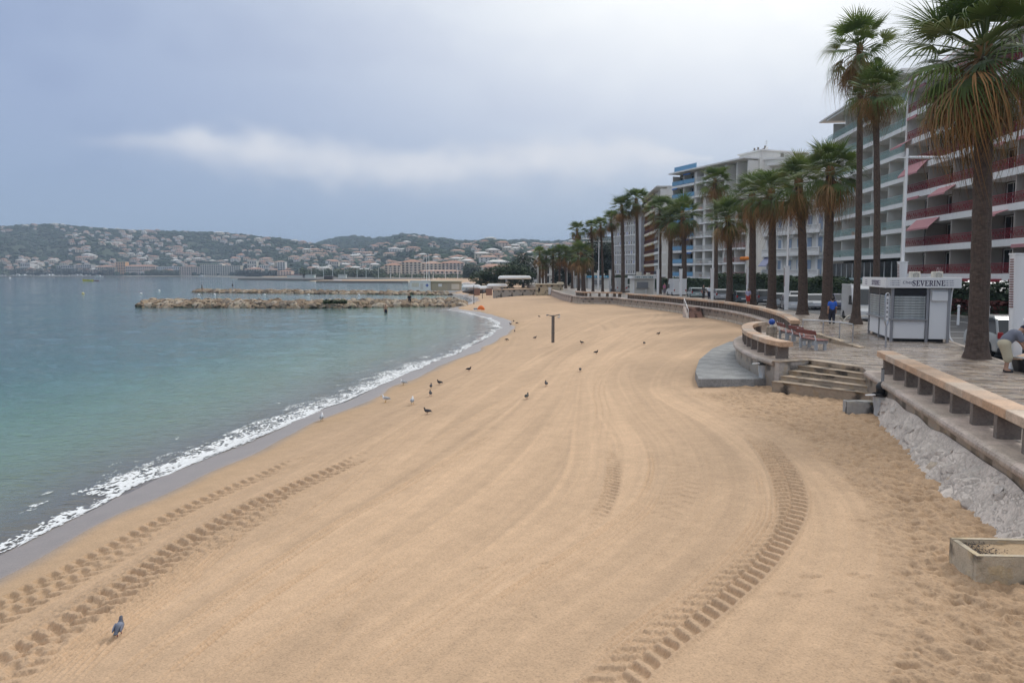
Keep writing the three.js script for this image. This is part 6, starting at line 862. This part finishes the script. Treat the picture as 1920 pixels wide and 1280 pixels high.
// ---------------------------------------------------------------- huts, walls and boats at the far end of the beach
{
  const box = (name, label, cat, x0, x1, yt, yb, D, m) => { const a = at(x0, yb, D), b = at(x1, yt, D), t = thing(name, label, cat, [(a[0] + b[0]) / 2, a[1] - 0.25, -D], 0.05), w = b[0] - a[0], h = b[1] - a[1] + 0.25; part('wall', bx(w, h, 3, 0, 0, -1.5), m, t); return { t, w, h }; };
  let q = box('lifeguard_container', 'white lifeguard container with a blue cross and two masts', 'container', 769, 807, 527, 543, 226, M.white); part('roof', bx(q.w + 0.3, 0.15, 3.3, 0, q.h, -1.5), M.white, q.t); part('blue_cross', [bx(0.28, 0.85, 0.03, q.w * 0.33, q.h * 0.4, 0.03), bx(0.85, 0.28, 0.03, q.w * 0.33, q.h * 0.4 + 0.29, 0.034)], M.blue, q.t); part('shutter', bx(2, 1.1, 0.06, -q.w * 0.25, q.h * 0.4, 0.03), M.cream, q.t); for (const x of [0.30, 0.42]) part('mast', cy(0.06, 0.1, 7.6, q.w * x, q.h + 0.1, -1, 8), M.white, q.t); part('door', bx(0.8, 1.7, 0.05, 0.4, 0.3, 0.02), HW[1], q.t);
  q = box('beach_hut', 'long beige flat-roofed hut joined to the lifeguard container', 'hut', 808, 865, 528, 543, 227, mat(0.44, 0.39, 0.28, 0.9)); part('roof', bx(q.w + 0.5, 0.25, 3.8, 0, q.h, -1.5), mat(0.62, 0.6, 0.45, 0.8), q.t); part('window', bx(1.0, 0.8, 0.06, -q.w * 0.2, q.h * 0.45, 0.03), M.white, q.t); part('shutter', bx(2.2, 1.5, 0.06, q.w * 0.3, 0.4, 0.03), M.cream, q.t); part('door', bx(0.9, 1.9, 0.06, q.w * 0.1, 0.1, 0.03), mat(0.4, 0.36, 0.28, 0.7), q.t);
  q = box('beach_hut', 'beige beach hut with a white door at the end of the promenade', 'hut', 1006, 1056, 533.5, 551, 163, mat(0.56, 0.47, 0.33, 0.9, { map: stain })); part('roof', [bx(q.w + 0.4, 0.2, 3.6, 0, q.h, -1.5), bx(q.w * 0.2, 0.5, 3, q.w * 0.42, q.h, -1.5)], mat(0.6, 0.53, 0.4, 0.8), q.t); part('door', [bx(0.62, 1.35, 0.05, 0, 0.15, 0.03), bx(0.8, 0.1, 0.06, 0, 1.5, 0.03)], M.white, q.t); part('window', bx(0.4, 0.55, 0.05, -q.w * 0.4, 0.95, 0.03), BM.glass, q.t); part('dark_recess', bx(0.4, 0.2, 0.05, q.w * 0.22, 0.7, 0.03), M.dark, q.t);
  const w = [[1006, 552.5], [975, 553], [925, 554]].map(([x, y]) => { const p = gp(x, y, 1.0); return [p[0], p[2]]; }), t = thing('low_wall', 'low grey wall left of the beige beach hut', 'wall'); part('wall', sweep(smooth(w, 2), [[-0.15, 1.1], [0.15, 1.1], [0.15, -0.5], [-0.15, -0.5]], 1.0), M.concrete, t); part('coping', sweep(smooth(w, 2), [[-0.22, 1.22], [0.22, 1.22], [0.22, 1.101], [-0.22, 1.101]], 1.0), M.coping[1], t);
  for (const [x, l] of [[894, 'left'], [917, 'right']]) { const p = at(x, 551, 172), u = thing('brick_pier', `brown brick gate pier on the sand, ${l} of two`, 'brick pier', [p[0], p[1] - 0.3, -172]); part('shaft', rb(1.3, 1.45, 0.8, 0, 0, 0, 0.04), mat(0.30, 0.16, 0.11, 0.9), u); part('cap', rb(1.45, 0.12, 0.95, 0, 1.45, 0, 0.03), M.coping[0], u); }
  [[918, 540, 5.4, 'nearest white upturned boat behind the brick piers'], [932, 536, 5, 'white boat hull under the umbrella pine'], [965, 521, 8, 'larger white boat on blocks beside the date palm'], [884, 538, 4.6, 'white hull beside the brown net heap']].forEach(([x, y, L, l]) => { const p = at(x, y, 190), u = thing('beached_boat', l, 'boat', [p[0], p[1] - 0.6, -190], 0.2), g = new THREE.CapsuleGeometry(0.62, L - 1.2, 6, 14).rotateZ(Math.PI / 2), v = g.attributes.position; for (let i = 0; i < v.count; i++) { if (v.getY(i) < 0) v.setY(i, v.getY(i) * 0.3); } g.computeVertexNormals(); part('hull', g.translate(0, 0.5, 0), M.white, u); part('keel', bx(L * 0.7, 0.14, 0.08, 0, 1.1, 0), M.cream, u); part('block', [bx(0.3, 0.6, 1, -L * 0.25, -0.3, 0), bx(0.3, 0.6, 1, L * 0.25, -0.3, 0)], M.grey, u); });
  { const p = at(896, 543, 200), u = thing('net_heap', 'long heap of brown nets before the umbrella pine', 'net heap', [p[0], p[1] - 0.4, -200]); const g = rockGeo(88, 3, 0.5); g.scale(3.6, 2.4, 1.8); part('net', g, mat(0.11, 0.085, 0.075, 0.95, { map: stain }), u); part('rope', tube([[-3.4, 0.5, 1.4], [-1.5, 1.25, 1.3], [0.5, 1.35, 1.2], [3, 0.9, 1.3]], 0.06, 20, 5), M.cream, u); }
  const pole = (name, label, x, y0, y1, D, rad, m, cat) => { const a = at(x, y1, D), b = at(x, y0, D), u = thing(name, label, cat, [a[0], a[1] - 0.2, -D]); part('pole', cy(rad * 0.8, rad, b[1] - a[1] + 0.2, 0, 0, 0, 8), m, u); part('cap', cy(rad * 1.4, rad * 1.4, 0.06, 0, b[1] - a[1] + 0.2, 0, 8), m, u); return u; };
  pole('net_post', 'dark post standing in the sand by the second bay', 888.5, 536, 568, 128, 0.055, M.dark, 'post'); pole('net_post', 'thin post with a dark base near the left brick pier', 904.5, 543, 557.5, 150, 0.05, M.dark, 'post'); pole('street_lamp', 'white globe lamp on a pole between the far palms', 1063, 495, 541, 205, 0.1, M.white, 'street lamp').children[1].scale.set(1, 1, 1);
  { const u = scene.getObjectByName('street_lamp'); part('globe', new THREE.SphereGeometry(0.55, 14, 10).translate(0, 6.7, 0), M.white, u); }
  { const p = gp(902, 580, 0.75), u = thing('beach_tent', 'small orange beach shelter near the water, with a grey bag', 'beach tent', [p[0], 0.7, p[2]], -0.4); part('canopy', new THREE.SphereGeometry(0.5, 16, 8, 0, Math.PI * 1.6, 0, Math.PI / 2).scale(1, 1.15, 0.8), new THREE.MeshStandardMaterial({ color: col(0.78, 0.17, 0.02), roughness: 0.6, side: THREE.DoubleSide }), u); part('bag', rb(0.5, 0.24, 0.3, -0.75, 0, 0.1, 0.08, 0.3, 2), M.grey, u); part('towel', bx(1.1, 0.03, 0.6, -0.4, 0.0, 0.35, 0.2), M.white, u); }
  { const p = at(628, 563, 123), u = thing('weed_tuft', 'green tuft of weed growing on the near breakwater', 'plant', [p[0], p[1] - 0.6, -123]); part('leaves', leaves(900, (r) => [(r() - 0.5) * 3.6, 0.1 + r() * 0.7 * (1 - Math.abs(r() - 0.5)), (r() - 0.5) * 1.2], 0.16, 66), LEAF.mid, u); part('stems', Array.from({ length: 14 }, (_, i) => bar([-1.5 + i * 0.23, -0.2, 0], [-1.5 + i * 0.25, 0.5, 0.1 * (i % 3)], 0.02, 4)), LEAF.dark, u); }
}
// ---------------------------------------------------------------- people: one continuous body each, clothes as children
function mcMesh(bones, cell, pad = 0.06) {                          // bones: [ax,ay,az,ra, bx,by,bz,rb]
  const lo = [1e9, 1e9, 1e9], hi = [-1e9, -1e9, -1e9]; for (const b of bones) for (const [o, q] of [[0, 3], [4, 7]]) for (let k = 0; k < 3; k++) { lo[k] = Math.min(lo[k], b[o + k] - b[q] - pad); hi[k] = Math.max(hi[k], b[o + k] + b[q] + pad); }
  const size = Math.max(hi[0] - lo[0], hi[1] - lo[1], hi[2] - lo[2]), res = Math.min(150, Math.ceil(size / cell) + 4), mc = new MarchingCubes(res, new THREE.MeshBasicMaterial(), false, false, 260000), c = [0, 1, 2].map((k) => (lo[k] + hi[k]) / 2), half = size / 2 * res / (res - 4);
  mc.isolation = 0; const K = 0.022;
  for (let z = 0; z < res; z++) for (let y = 0; y < res; y++) for (let x = 0; x < res; x++) {
    const p = [c[0] + (x / res * 2 - 1) * half, c[1] + (y / res * 2 - 1) * half, c[2] + (z / res * 2 - 1) * half]; let s = 0, m = 1e9; const ds = [];
    for (const b of bones) { const ex = b[4] - b[0], ey = b[5] - b[1], ez = b[6] - b[2], px = p[0] - b[0], py = p[1] - b[1], pz = p[2] - b[2], t = clamp((px * ex + py * ey + pz * ez) / (ex * ex + ey * ey + ez * ez + 1e-9)), d = Math.hypot(px - ex * t, py - ey * t, pz - ez * t) - mix(b[3], b[7], t); ds.push(d); m = Math.min(m, d); }
    for (const d of ds) s += Math.exp(-(d - m) / K); mc.field[z * res * res + y * res + x] = -(m - K * Math.log(s));
  }
  mc.update(); const n = mc.count, g = new THREE.BufferGeometry(), P = new Float32Array(n * 3), N = new Float32Array(n * 3); for (let i = 0; i < n; i++) for (let k = 0; k < 3; k++) { P[i * 3 + k] = mc.positionArray[i * 3 + k] * half + c[k]; N[i * 3 + k] = mc.normalArray[i * 3 + k]; }
  g.setAttribute('position', new THREE.BufferAttribute(P, 3)); g.setAttribute('normal', new THREE.BufferAttribute(N, 3)); return flat(g);
}
const V = (a, b, t) => a.map((v, k) => mix(v, b[k], t));
const SKIN = mat(0.42, 0.24, 0.16, 0.6), SKIND = mat(0.30, 0.16, 0.10, 0.6);
// joints in metres, figure faces +z, origin between the feet
function person(label, pos, turn, J, o) {
  const t = thing('person', label, 'person', pos, turn), B = (a, ra, b, rb) => [...a, ra, ...b, rb], s = o.scale ?? 1;
  const neck = J.neck, head = J.head, body = [B(J.pelvis, 0.125, J.waist, 0.115), B(J.waist, 0.115, J.chest, 0.135), B(V(J.hipL, J.hipR, 0.12), 0.095, V(J.hipL, J.hipR, 0.88), 0.095), B(V(J.shL, J.shR, 0.12), 0.075, V(J.shL, J.shR, 0.88), 0.075), B(J.chest, 0.12, neck, 0.06), B(neck, 0.058, head, 0.06), B(head, 0.088, V(head, J.crown, 0.75), 0.082)];
  for (const S of ['L', 'R']) { const ank = J['ank' + S], toe = J['toe' + S]; body.push(B(J['sh' + S], 0.06, J['el' + S], 0.044), B(J['el' + S], 0.042, J['wr' + S], 0.029), B(J['hip' + S], 0.092, J['kn' + S], 0.058), B(J['kn' + S], 0.056, ank, 0.036), B(ank, 0.038, toe, 0.032));
    const w = J['wr' + S], d = new THREE.Vector3(...w).sub(new THREE.Vector3(...J['el' + S])).normalize(), side = new THREE.Vector3(0, 0, 1).addScaledVector(d, -d.z).normalize(); const P = (a, c) => [w[0] + d.x * a + side.x * c, w[1] + d.y * a + side.y * c, w[2] + d.z * a + side.z * c]; body.push(B(w, 0.027, P(0.07, 0), 0.03)); [-0.028, -0.010, 0.010, 0.027].forEach((c, k) => body.push(B(P(0.08, c), 0.011, P(0.155 + [0, 0.02, 0.015, -0.01][k], c * 1.1), 0.008))); body.push(B(P(0.03, 0.03), 0.012, P(0.085, 0.062), 0.009)); }
  const f = new THREE.Vector3(...(o.face ?? [0, 0, 1])).normalize(); body.push(B([head[0] + f.x * 0.085, head[1] + f.y * 0.085 + 0.0, head[2] + f.z * 0.085], 0.016, [head[0] + f.x * 0.105, head[1] + f.y * 0.105 + 0.025, head[2] + f.z * 0.105], 0.010));
  part('body', mcMesh(body, o.cell ?? 0.016), o.skin ?? SKIN, t); const grow = o.loose ?? 0.02;
  if (o.shirt) { const sh = [B(J.pelvis, 0.13 + grow, J.waist, 0.125 + grow), B(J.waist, 0.125 + grow, J.chest, 0.14 + grow), B(V(J.shL, J.shR, 0.1), 0.075 + grow * 0.8, V(J.shL, J.shR, 0.9), 0.075 + grow * 0.8), B(J.chest, 0.125 + grow * 0.6, V(J.chest, neck, 0.75), 0.07)]; for (const S of ['L', 'R']) sh.push(B(J['sh' + S], 0.066 + grow * 0.7, V(J['sh' + S], J['el' + S], o.sleeve ?? 0.75), 0.056 + grow)); part('shirt', mcMesh(sh, o.cell ?? 0.016), o.shirt, t); }
  if (o.trousers) { const tr = [B(V(J.hipL, J.hipR, 0.1), 0.105 + grow, V(J.hipL, J.hipR, 0.9), 0.105 + grow), B(J.pelvis, 0.125 + grow, V(J.pelvis, J.waist, 0.5), 0.12 + grow)]; for (const S of ['L', 'R']) { const e = o.leg ?? 1; tr.push(B(J['hip' + S], 0.10 + grow, V(J['hip' + S], J['kn' + S], Math.min(1, e * 2)), 0.068 + grow * 1.2)); if (e > 0.5) tr.push(B(J['kn' + S], 0.066 + grow, V(J['kn' + S], J['ank' + S], (e - 0.5) * 2 * 0.92), 0.05 + grow)); } part('trousers', mcMesh(tr, o.cell ?? 0.016), o.trousers, t); }
  for (const S of ['L', 'R']) if (o.shoes) part('shoe', mcMesh([B(V(J['ank' + S], J['toe' + S], -0.15).map((v, k) => k === 1 ? J['toe' + S][1] : v), 0.042, J['toe' + S], 0.042)], 0.014), o.shoes, t);
  const hx = V(head, J.crown, 0.5); if (o.cap) { part('cap', [new THREE.SphereGeometry(0.108, 16, 8, 0, 6.283, 0, 1.75).applyQuaternion(new THREE.Quaternion().setFromUnitVectors(new THREE.Vector3(0, 1, 0), new THREE.Vector3(...J.crown).sub(new THREE.Vector3(...head)).normalize())).translate(...hx), bar(hx, [hx[0] + f.x * 0.19, hx[1] + f.y * 0.19 - 0.01, hx[2] + f.z * 0.19], 0.06, 8, 0.05)], o.cap, t); }
  else if (o.hair) part('hair', mcMesh([B([hx[0] - f.x * 0.025, hx[1] + 0.02, hx[2] - f.z * 0.025], 0.094, [head[0] - f.x * 0.05, head[1] + 0.02, head[2] - f.z * 0.05], 0.075)], 0.014), o.hair, t);
  const up = new THREE.Vector3(0, 1, 0), sd = new THREE.Vector3().crossVectors(up, f).normalize(), face = [-1, 1].map((k) => new THREE.SphereGeometry(0.012, 8, 6).translate(head[0] + f.x * 0.082 + sd.x * 0.032 * k, head[1] + f.y * 0.08 + 0.042, head[2] + f.z * 0.082 + sd.z * 0.032 * k)); part('eyes', face, M.dark, t); part('mouth', bx(0.045, 0.01, 0.02).translate(head[0] + f.x * 0.087, head[1] - 0.04 + f.y * 0.087, head[2] + f.z * 0.087), SKIND, t); part('ear', [-1, 1].map((k) => new THREE.SphereGeometry(0.02, 8, 6).scale(1, 1.5, 1).translate(head[0] + sd.x * 0.09 * k, head[1] + 0.02, head[2] + sd.z * 0.09 * k)), o.skin ?? SKIN, t);
  t.scale.setScalar(s); return t;
}
const STAND = (k = 0, arms = 0) => ({ pelvis: [0, 0.95, 0], waist: [0, 1.10, 0], chest: [0, 1.30, 0.01], neck: [0, 1.47, 0], head: [0, 1.60, 0.02], crown: [0, 1.74, 0], hipL: [0.1, 0.93, 0], hipR: [-0.1, 0.93, 0], shL: [0.19, 1.41, 0], shR: [-0.19, 1.41, 0], elL: [0.25, 1.13, -0.03 - arms], elR: [-0.25, 1.13, -0.03 + arms], wrL: [0.25, 0.89, 0.05 - arms], wrR: [-0.25, 0.89, 0.05 + arms * 1.6], knL: [0.1, 0.5, 0.03 + k * 0.7], knR: [-0.1, 0.5, 0.03 - k * 0.3], ankL: [0.1, 0.075, k], ankR: [-0.1, 0.09, -k], toeL: [0.11, 0.035, 0.15 + k], toeR: [-0.11, 0.035, 0.15 - k] });
const BEND = { pelvis: [0, 0.93, -0.12], waist: [0, 1.06, -0.04], chest: [0, 1.20, 0.13], neck: [0, 1.30, 0.28], head: [0, 1.36, 0.38], crown: [0, 1.475, 0.46], hipL: [0.1, 0.91, -0.12], hipR: [-0.1, 0.91, -0.12], shL: [0.19, 1.25, 0.2], shR: [-0.19, 1.25, 0.2], elL: [0.24, 1.02, 0.36], elR: [-0.24, 1.0, 0.34], wrL: [0.18, 0.82, 0.5], wrR: [-0.18, 0.80, 0.48], knL: [0.11, 0.49, 0.02], knR: [-0.11, 0.49, -0.02], ankL: [0.12, 0.075, -0.02], ankR: [-0.12, 0.075, -0.06], toeL: [0.13, 0.035, 0.14], toeR: [-0.13, 0.035, 0.10] };
{
  const cloth = (r, g, b) => mat(r, g, b, 0.85), hair = mat(0.02, 0.014, 0.012, 0.7);
  let p = gp(1560, 609, PROM); person('man in a bright blue shirt and dark trousers walking away', [p[0], PROM + 0.01, p[2]], Math.PI - 0.2, STAND(0.12, 0.05), { shirt: cloth(0.03, 0.12, 0.52), trousers: cloth(0.025, 0.028, 0.045), leg: 1, hair, shoes: M.cream, sleeve: 0.55 });
  p = gp(1889, 698, PROM); person('man in grey shirt, beige shorts and dark cap bending over a black tub', [p[0], PROM + 0.012, p[2]], 1.35, BEND, { shirt: cloth(0.17, 0.18, 0.22), trousers: cloth(0.50, 0.44, 0.31), leg: 0.62, cap: cloth(0.02, 0.02, 0.045), shoes: M.dark, loose: 0.045, face: [0, -0.45, 0.9], sleeve: 0.7, cell: 0.013, scale: 1.04 });
  { const q = gp(1917, 698, PROM), t = thing('black_tub', 'black planter tub with a white rim, boards lying on it', 'tub', [q[0] + 0.28, PROM + 0.012, q[2] - 0.1], 0.1); const g = new THREE.CylinderGeometry(0.5, 0.38, 0.5, 4, 1); g.rotateY(Math.PI / 4); g.scale(1.25, 1, 0.9); g.translate(0, 0.25, 0); part('body', g, M.black, t); part('rim', [bx(0.96, 0.05, 0.06, 0, 0.48, 0.32), bx(0.96, 0.05, 0.06, 0, 0.48, -0.32), bx(0.06, 0.05, 0.58, -0.45, 0.48, 0), bx(0.06, 0.05, 0.58, 0.45, 0.48, 0)], M.white, t); }
  { const q = gp(1917, 698, PROM), t = thing('board_stack', 'pale wooden boards leaning across the black tub', 'boards', [q[0] + 0.3, PROM + 0.56, q[2] - 0.1], 0.15); for (let i = 0; i < 4; i++) part('board', rb(1.1, 0.03, 0.12, 0, 0.012 * i, -0.24 + i * 0.15, 0.008), mat(0.55, 0.38, 0.26, 0.7), t).rotation.z = 0.28; }
  p = gp(1330, 561, PROM); person('man in a white shirt near the lamp post, seen from behind', [p[0], PROM, p[2]], 3.0, STAND(0.02), { shirt: cloth(0.72, 0.73, 0.75), trousers: cloth(0.03, 0.03, 0.05), leg: 1, hair, cell: 0.024 });
  p = gp(1403, 572.5, PROM); person('person in a lilac shirt and red shorts beside the pylon', [p[0], PROM, p[2]], 2.6, STAND(0.02), { shirt: cloth(0.36, 0.34, 0.46), trousers: cloth(0.48, 0.05, 0.04), leg: 0.5, hair: cloth(0.25, 0.2, 0.15), cell: 0.022 });
  p = gp(1246, 552, PROM); person('person in pink beside the slender palm right of the white far kiosk', [p[0], PROM, p[2]], 0.4, STAND(0.02), { shirt: cloth(0.5, 0.16, 0.28), trousers: cloth(0.2, 0.18, 0.22), leg: 1, hair, cell: 0.03 });
  p = gp(1319, 560, PROM); person('person in dark grey left of the white-shirted man', [p[0], PROM, p[2]], 0.6, STAND(0.02), { shirt: cloth(0.12, 0.12, 0.12), trousers: cloth(0.05, 0.05, 0.06), leg: 1, hair, cell: 0.03 });
  p = gp(723, 586, 0); person('swimmer in dark trunks standing thigh-deep off the near breakwater', [p[0], -0.62, p[2]], 0.5, STAND(0.02), { trousers: cloth(0.05, 0.05, 0.07), leg: 0.4, hair, cell: 0.03 });
  p = at(435, 541, 217); person('angler standing on the second breakwater, white trousers', [p[0], 0.95, p[2] - 0.3], 2.5, STAND(0.05), { shirt: cloth(0.05, 0.06, 0.08), trousers: cloth(0.6, 0.6, 0.6), leg: 1, hair, cell: 0.035 });
  p = at(378, 538, 222); person('angler standing near the tip of the second breakwater', [p[0], 0.7, p[2]], 2.0, STAND(0.02), { shirt: cloth(0.10, 0.12, 0.12), trousers: cloth(0.05, 0.05, 0.06), leg: 1, hair, cell: 0.035 });
  p = at(768, 557.5, 123.8); person('angler in black sitting low on the near breakwater', [p[0], 0.95, p[2]], 0.3, (() => { const j = STAND(0); const d = -0.45; for (const k of ['pelvis', 'waist', 'chest', 'neck', 'head', 'crown', 'hipL', 'hipR', 'shL', 'shR', 'elL', 'elR', 'wrL', 'wrR']) j[k] = [j[k][0], j[k][1] + d, j[k][2] - 0.3]; j.knL = [0.14, 0.5, 0.12]; j.knR = [-0.14, 0.5, 0.12]; return j; })(), { shirt: cloth(0.02, 0.02, 0.03), trousers: cloth(0.03, 0.03, 0.04), leg: 1, hair, cell: 0.03 });
}
// ---------------------------------------------------------------- birds: pigeons and gulls, each body one lofted skin from beak to tail
function bird(name, label, px, py, turn, kind, o = {}) {
  const q = o.Y !== undefined ? gp(px, py, o.Y) : gp(px, py, 0.8), x = q[0], z = q[2], ground = o.Y ?? Math.max(0.01, sandY(x, z)); const p2 = o.Y !== undefined ? q : gp(px, py, ground), y = o.Y ?? sandY(p2[0], p2[2]);
  const t = thing(name, label, kind === 'gull' ? 'gull' : 'pigeon', [p2[0], y - 0.005, p2[2]], turn, o.group), s = kind === 'gull' ? 1.1 : 0.88;
  const peck = o.peck ? 1 : 0, HX = peck ? 0.175 : 0.115, HY = peck ? 0.10 : 0.265;
  const C = [[-0.20, 0.115, 0.006, 0.030], [-0.13, 0.130, 0.018, 0.034], [-0.07, 0.150, 0.052, 0.052], [0.0, 0.155, 0.070, 0.066], [0.06, 0.160, 0.064, 0.060], [mix(0.092, 0.12, peck), mix(0.19, 0.145, peck), 0.044, 0.042], [mix(0.103, 0.155, peck), mix(0.232, 0.115, peck), 0.028, 0.028], [HX, HY, 0.029, 0.026], [HX + 0.022, HY - 0.004 - 0.012 * peck, 0.020, 0.019], [HX + 0.036, HY - 0.010 - 0.02 * peck, 0.007, 0.006], [HX + 0.060, HY - 0.018 - 0.035 * peck, 0.002, 0.002]];
  const n = 12, pos = [], col3 = [], tri = []; C.forEach(([cx, cyy, ry, rz], i) => { const a = C[Math.max(0, i - 1)], b = C[Math.min(C.length - 1, i + 1)], dx = b[0] - a[0], dy = b[1] - a[1], l = Math.hypot(dx, dy), ux = -dy / l, uy = dx / l; for (let k = 0; k < n; k++) { const g = k / n * 6.283, c = Math.cos(g), w = Math.sin(g); pos.push((cx + ux * ry * c) * s, (cyy + uy * ry * c) * s, rz * w * s); const top = c > 0.1; const P = kind === 'gull' ? (i >= 9 ? [0.6, 0.45, 0.05] : i < 2 ? (top ? [0.2, 0.2, 0.2] : [0.7, 0.7, 0.7]) : top && i < 5 ? [0.42, 0.44, 0.46] : [0.78, 0.78, 0.77]) : (o.tone ?? [0.11, 0.125, 0.155]).map((v) => v * (i >= 5 ? 0.55 : i < 2 ? 0.5 : top ? (i === 2 ? 0.55 : 1.15) : 0.9)); col3.push(...P); } });
  for (let i = 0; i + 1 < C.length; i++) for (let k = 0; k < n; k++) { const a = i * n + k, b = i * n + (k + 1) % n; tri.push(a, b, a + n, b, b + n, a + n); }
  const g = new THREE.BufferGeometry(); g.setAttribute('position', new THREE.Float32BufferAttribute(pos, 3)); g.setAttribute('color', new THREE.Float32BufferAttribute(col3, 3)); g.setIndex(tri); g.computeVertexNormals(); const m = new THREE.Mesh(g, BIRDM); m.name = 'body'; m.castShadow = true; t.add(m);
  const legM = kind === 'gull' ? mat(0.5, 0.3, 0.05, 0.6) : mat(0.30, 0.06, 0.06, 0.6), wing = kind === 'gull' ? mat(0.40, 0.42, 0.44, 0.7) : mat(...(o.tone ?? [0.11, 0.125, 0.155]).map((v) => v * 1.1), 0.7);
  for (const k of [-1, 1]) { const w = new THREE.SphereGeometry(1, 12, 8); w.scale(0.115 * s, 0.040 * s, 0.012 * s); w.rotateZ(0.18); w.translate(-0.045 * s, 0.163 * s, k * 0.058 * s); part('wing', w, wing, t); if (!o.float) part('leg', [bar([0.005 * s, 0, k * 0.028 * s], [0.0, 0.1 * s, k * 0.03 * s], 0.006 * s, 5), bar([0.005 * s, 0.004, k * 0.028 * s], [0.05 * s, 0.004, k * 0.034 * s], 0.005 * s, 4), bar([0.005 * s, 0.004, k * 0.028 * s], [0.035 * s, 0.004, k * 0.055 * s], 0.005 * s, 4)], legM, t); }
  return t;
}
const BIRDM = new THREE.MeshStandardMaterial({ vertexColors: true, roughness: 0.6 });
bird('pigeon', 'blue-grey pigeon walking away near the tyre tracks, closest bird', 223, 1189, 1.75, 'pigeon', { tone: [0.16, 0.18, 0.24] });
[[801, 775, 3.0, 'dark pigeon standing side-on, nearest of those by the shore', [0.05, 0.05, 0.06]], [807, 740, 1.8, 'dark pigeon below the pair by the shore', [0.045, 0.05, 0.06]], [808, 726, 1.6, 'dark pigeon left of the upright one', [0.04, 0.04, 0.05]], [824, 719, 2.7, 'black upright pigeon right of the pair by the shore', [0.02, 0.02, 0.025]], [879, 694, 0.3, 'black and white pigeon close to the wet sand', [0.03, 0.03, 0.035]], [988, 748, 1.2, 'plump dark green-grey pigeon in mid beach', [0.06, 0.065, 0.06]], [1024, 724, 1.7, 'dark pigeon in mid beach, right of the plump one', [0.05, 0.05, 0.06]], [1088, 697, 1.5, 'dark pigeon on its own right of the shower', [0.05, 0.05, 0.05]], [1118, 664, 0.4, 'small dark pigeon between two others right of the shower', [0.04, 0.04, 0.04]], [1091, 645, 2.9, 'dark pigeon pecking right below the shower', [0.03, 0.03, 0.03]], [1208, 646, 1.7, 'dark pigeon far right on the raked sand, lower one', [0.03, 0.03, 0.03]], [1235, 628, 0.2, 'dark pigeon far right on the raked sand, upper one', [0.03, 0.03, 0.03]], [1003, 635, 0.1, 'dark bird with a white breast left of the shower', [0.03, 0.03, 0.03]], [950, 637, 0.3, 'dark pigeon nearest the far wet sand', [0.03, 0.03, 0.03]], [965, 621, 1.5, 'dark pigeon under the group of three', [0.03, 0.03, 0.03]], [963, 604, 2.0, 'dark pigeon of the group of three, top', [0.03, 0.03, 0.03]], [969, 607, 0.2, 'dark pigeon of the group of three, right', [0.03, 0.03, 0.03]], [957, 608.5, 2.8, 'dark pigeon of the group of three, left', [0.05, 0.03, 0.03]], [1011, 596, 2.9, 'dark bird with spread tail left of the shower head', [0.03, 0.03, 0.03]]].forEach(([x, y, r, l, tone], i) => bird('pigeon', l, x, y, r, 'pigeon', { tone, peck: i % 3 === 1 && i > 4, group: 'pigeons on the beach' }));
[[723, 749, 3.0, 'white gull with grey back at the edge of the wet sand'], [756, 718, 2.9, 'white gull on the wet sand, upper one'], [773, 755, 1.6, 'white gull facing us on the dry sand'], [603, 783, 1.7, 'pale gull standing in the wash'], [1048, 598, 0.2, 'white gull just right of the shower']].forEach(([x, y, r, l]) => bird('gull', l, x, y, r, 'gull', { group: 'gulls on the beach' }));
// bicycle rack, restaurant terrace
{
  const p = gp(1590, 607, PROM), t = thing('bicycle_rack', 'white hooped bicycle rack left of the camper van', 'bicycle rack', [p[0], PROM, p[2]], 0.3); for (let i = 0; i < 3; i++) part('hoop', new THREE.TorusGeometry(0.55, 0.04, 8, 18, Math.PI).translate(-0.9 + i * 0.8, 0, i * 0.35), M.cream, t); part('foot_rail', bar([-1.4, 0.04, -0.15], [1.2, 0.04, 0.9], 0.03), M.cream, t);
  let first; [[1862, 588], [1879, 587], [1896, 586]].forEach(([x, y], i) => { const q = at(x, y, 67); if (!first) { first = thing('terrace_table', 'small white restaurant table with red chairs beyond the road', 'table', [q[0], PROM + 0.02, q[2]], 0, 'restaurant tables beyond the road'); part('top', cy(0.55, 0.55, 0.05, 0, 0.72, 0, 18), M.white, first); part('stem', [cy(0.05, 0.05, 0.72), cy(0.3, 0.32, 0.04)], M.grey, first); for (const k of [-1, 1]) { const c = part('chair', [rb(0.45, 0.05, 0.45, k * 0.85, 0.42, 0, 0.02), rb(0.05, 0.5, 0.42, k * 1.06, 0.47, 0, 0.02), ...[[-1, -1], [1, 1], [-1, 1], [1, -1]].map(([a, b]) => bx(0.04, 0.42, 0.04, k * 0.85 + a * 0.19, 0, b * 0.19))], BM.redrail, first); } } else copy(first, null, [q[0], PROM + 0.02, q[2]]); });
  let b0; [[1853, 611], [1905, 609], [1797, 609]].forEach(([x, y]) => { const q = gp(x, y, PROM); if (!b0) { b0 = thing('bollard', 'white bollard post on the far side of the road', 'bollard', [q[0], PROM, q[2]], 0, 'white bollards beyond the road'); part('post', cy(0.07, 0.08, 1.15), M.white, b0); part('knob', new THREE.SphereGeometry(0.1, 10, 8).translate(0, 1.2, 0), M.white, b0); } else copy(b0, null, [q[0], PROM, q[2]]); });
}
renderer.render(scene, camera);
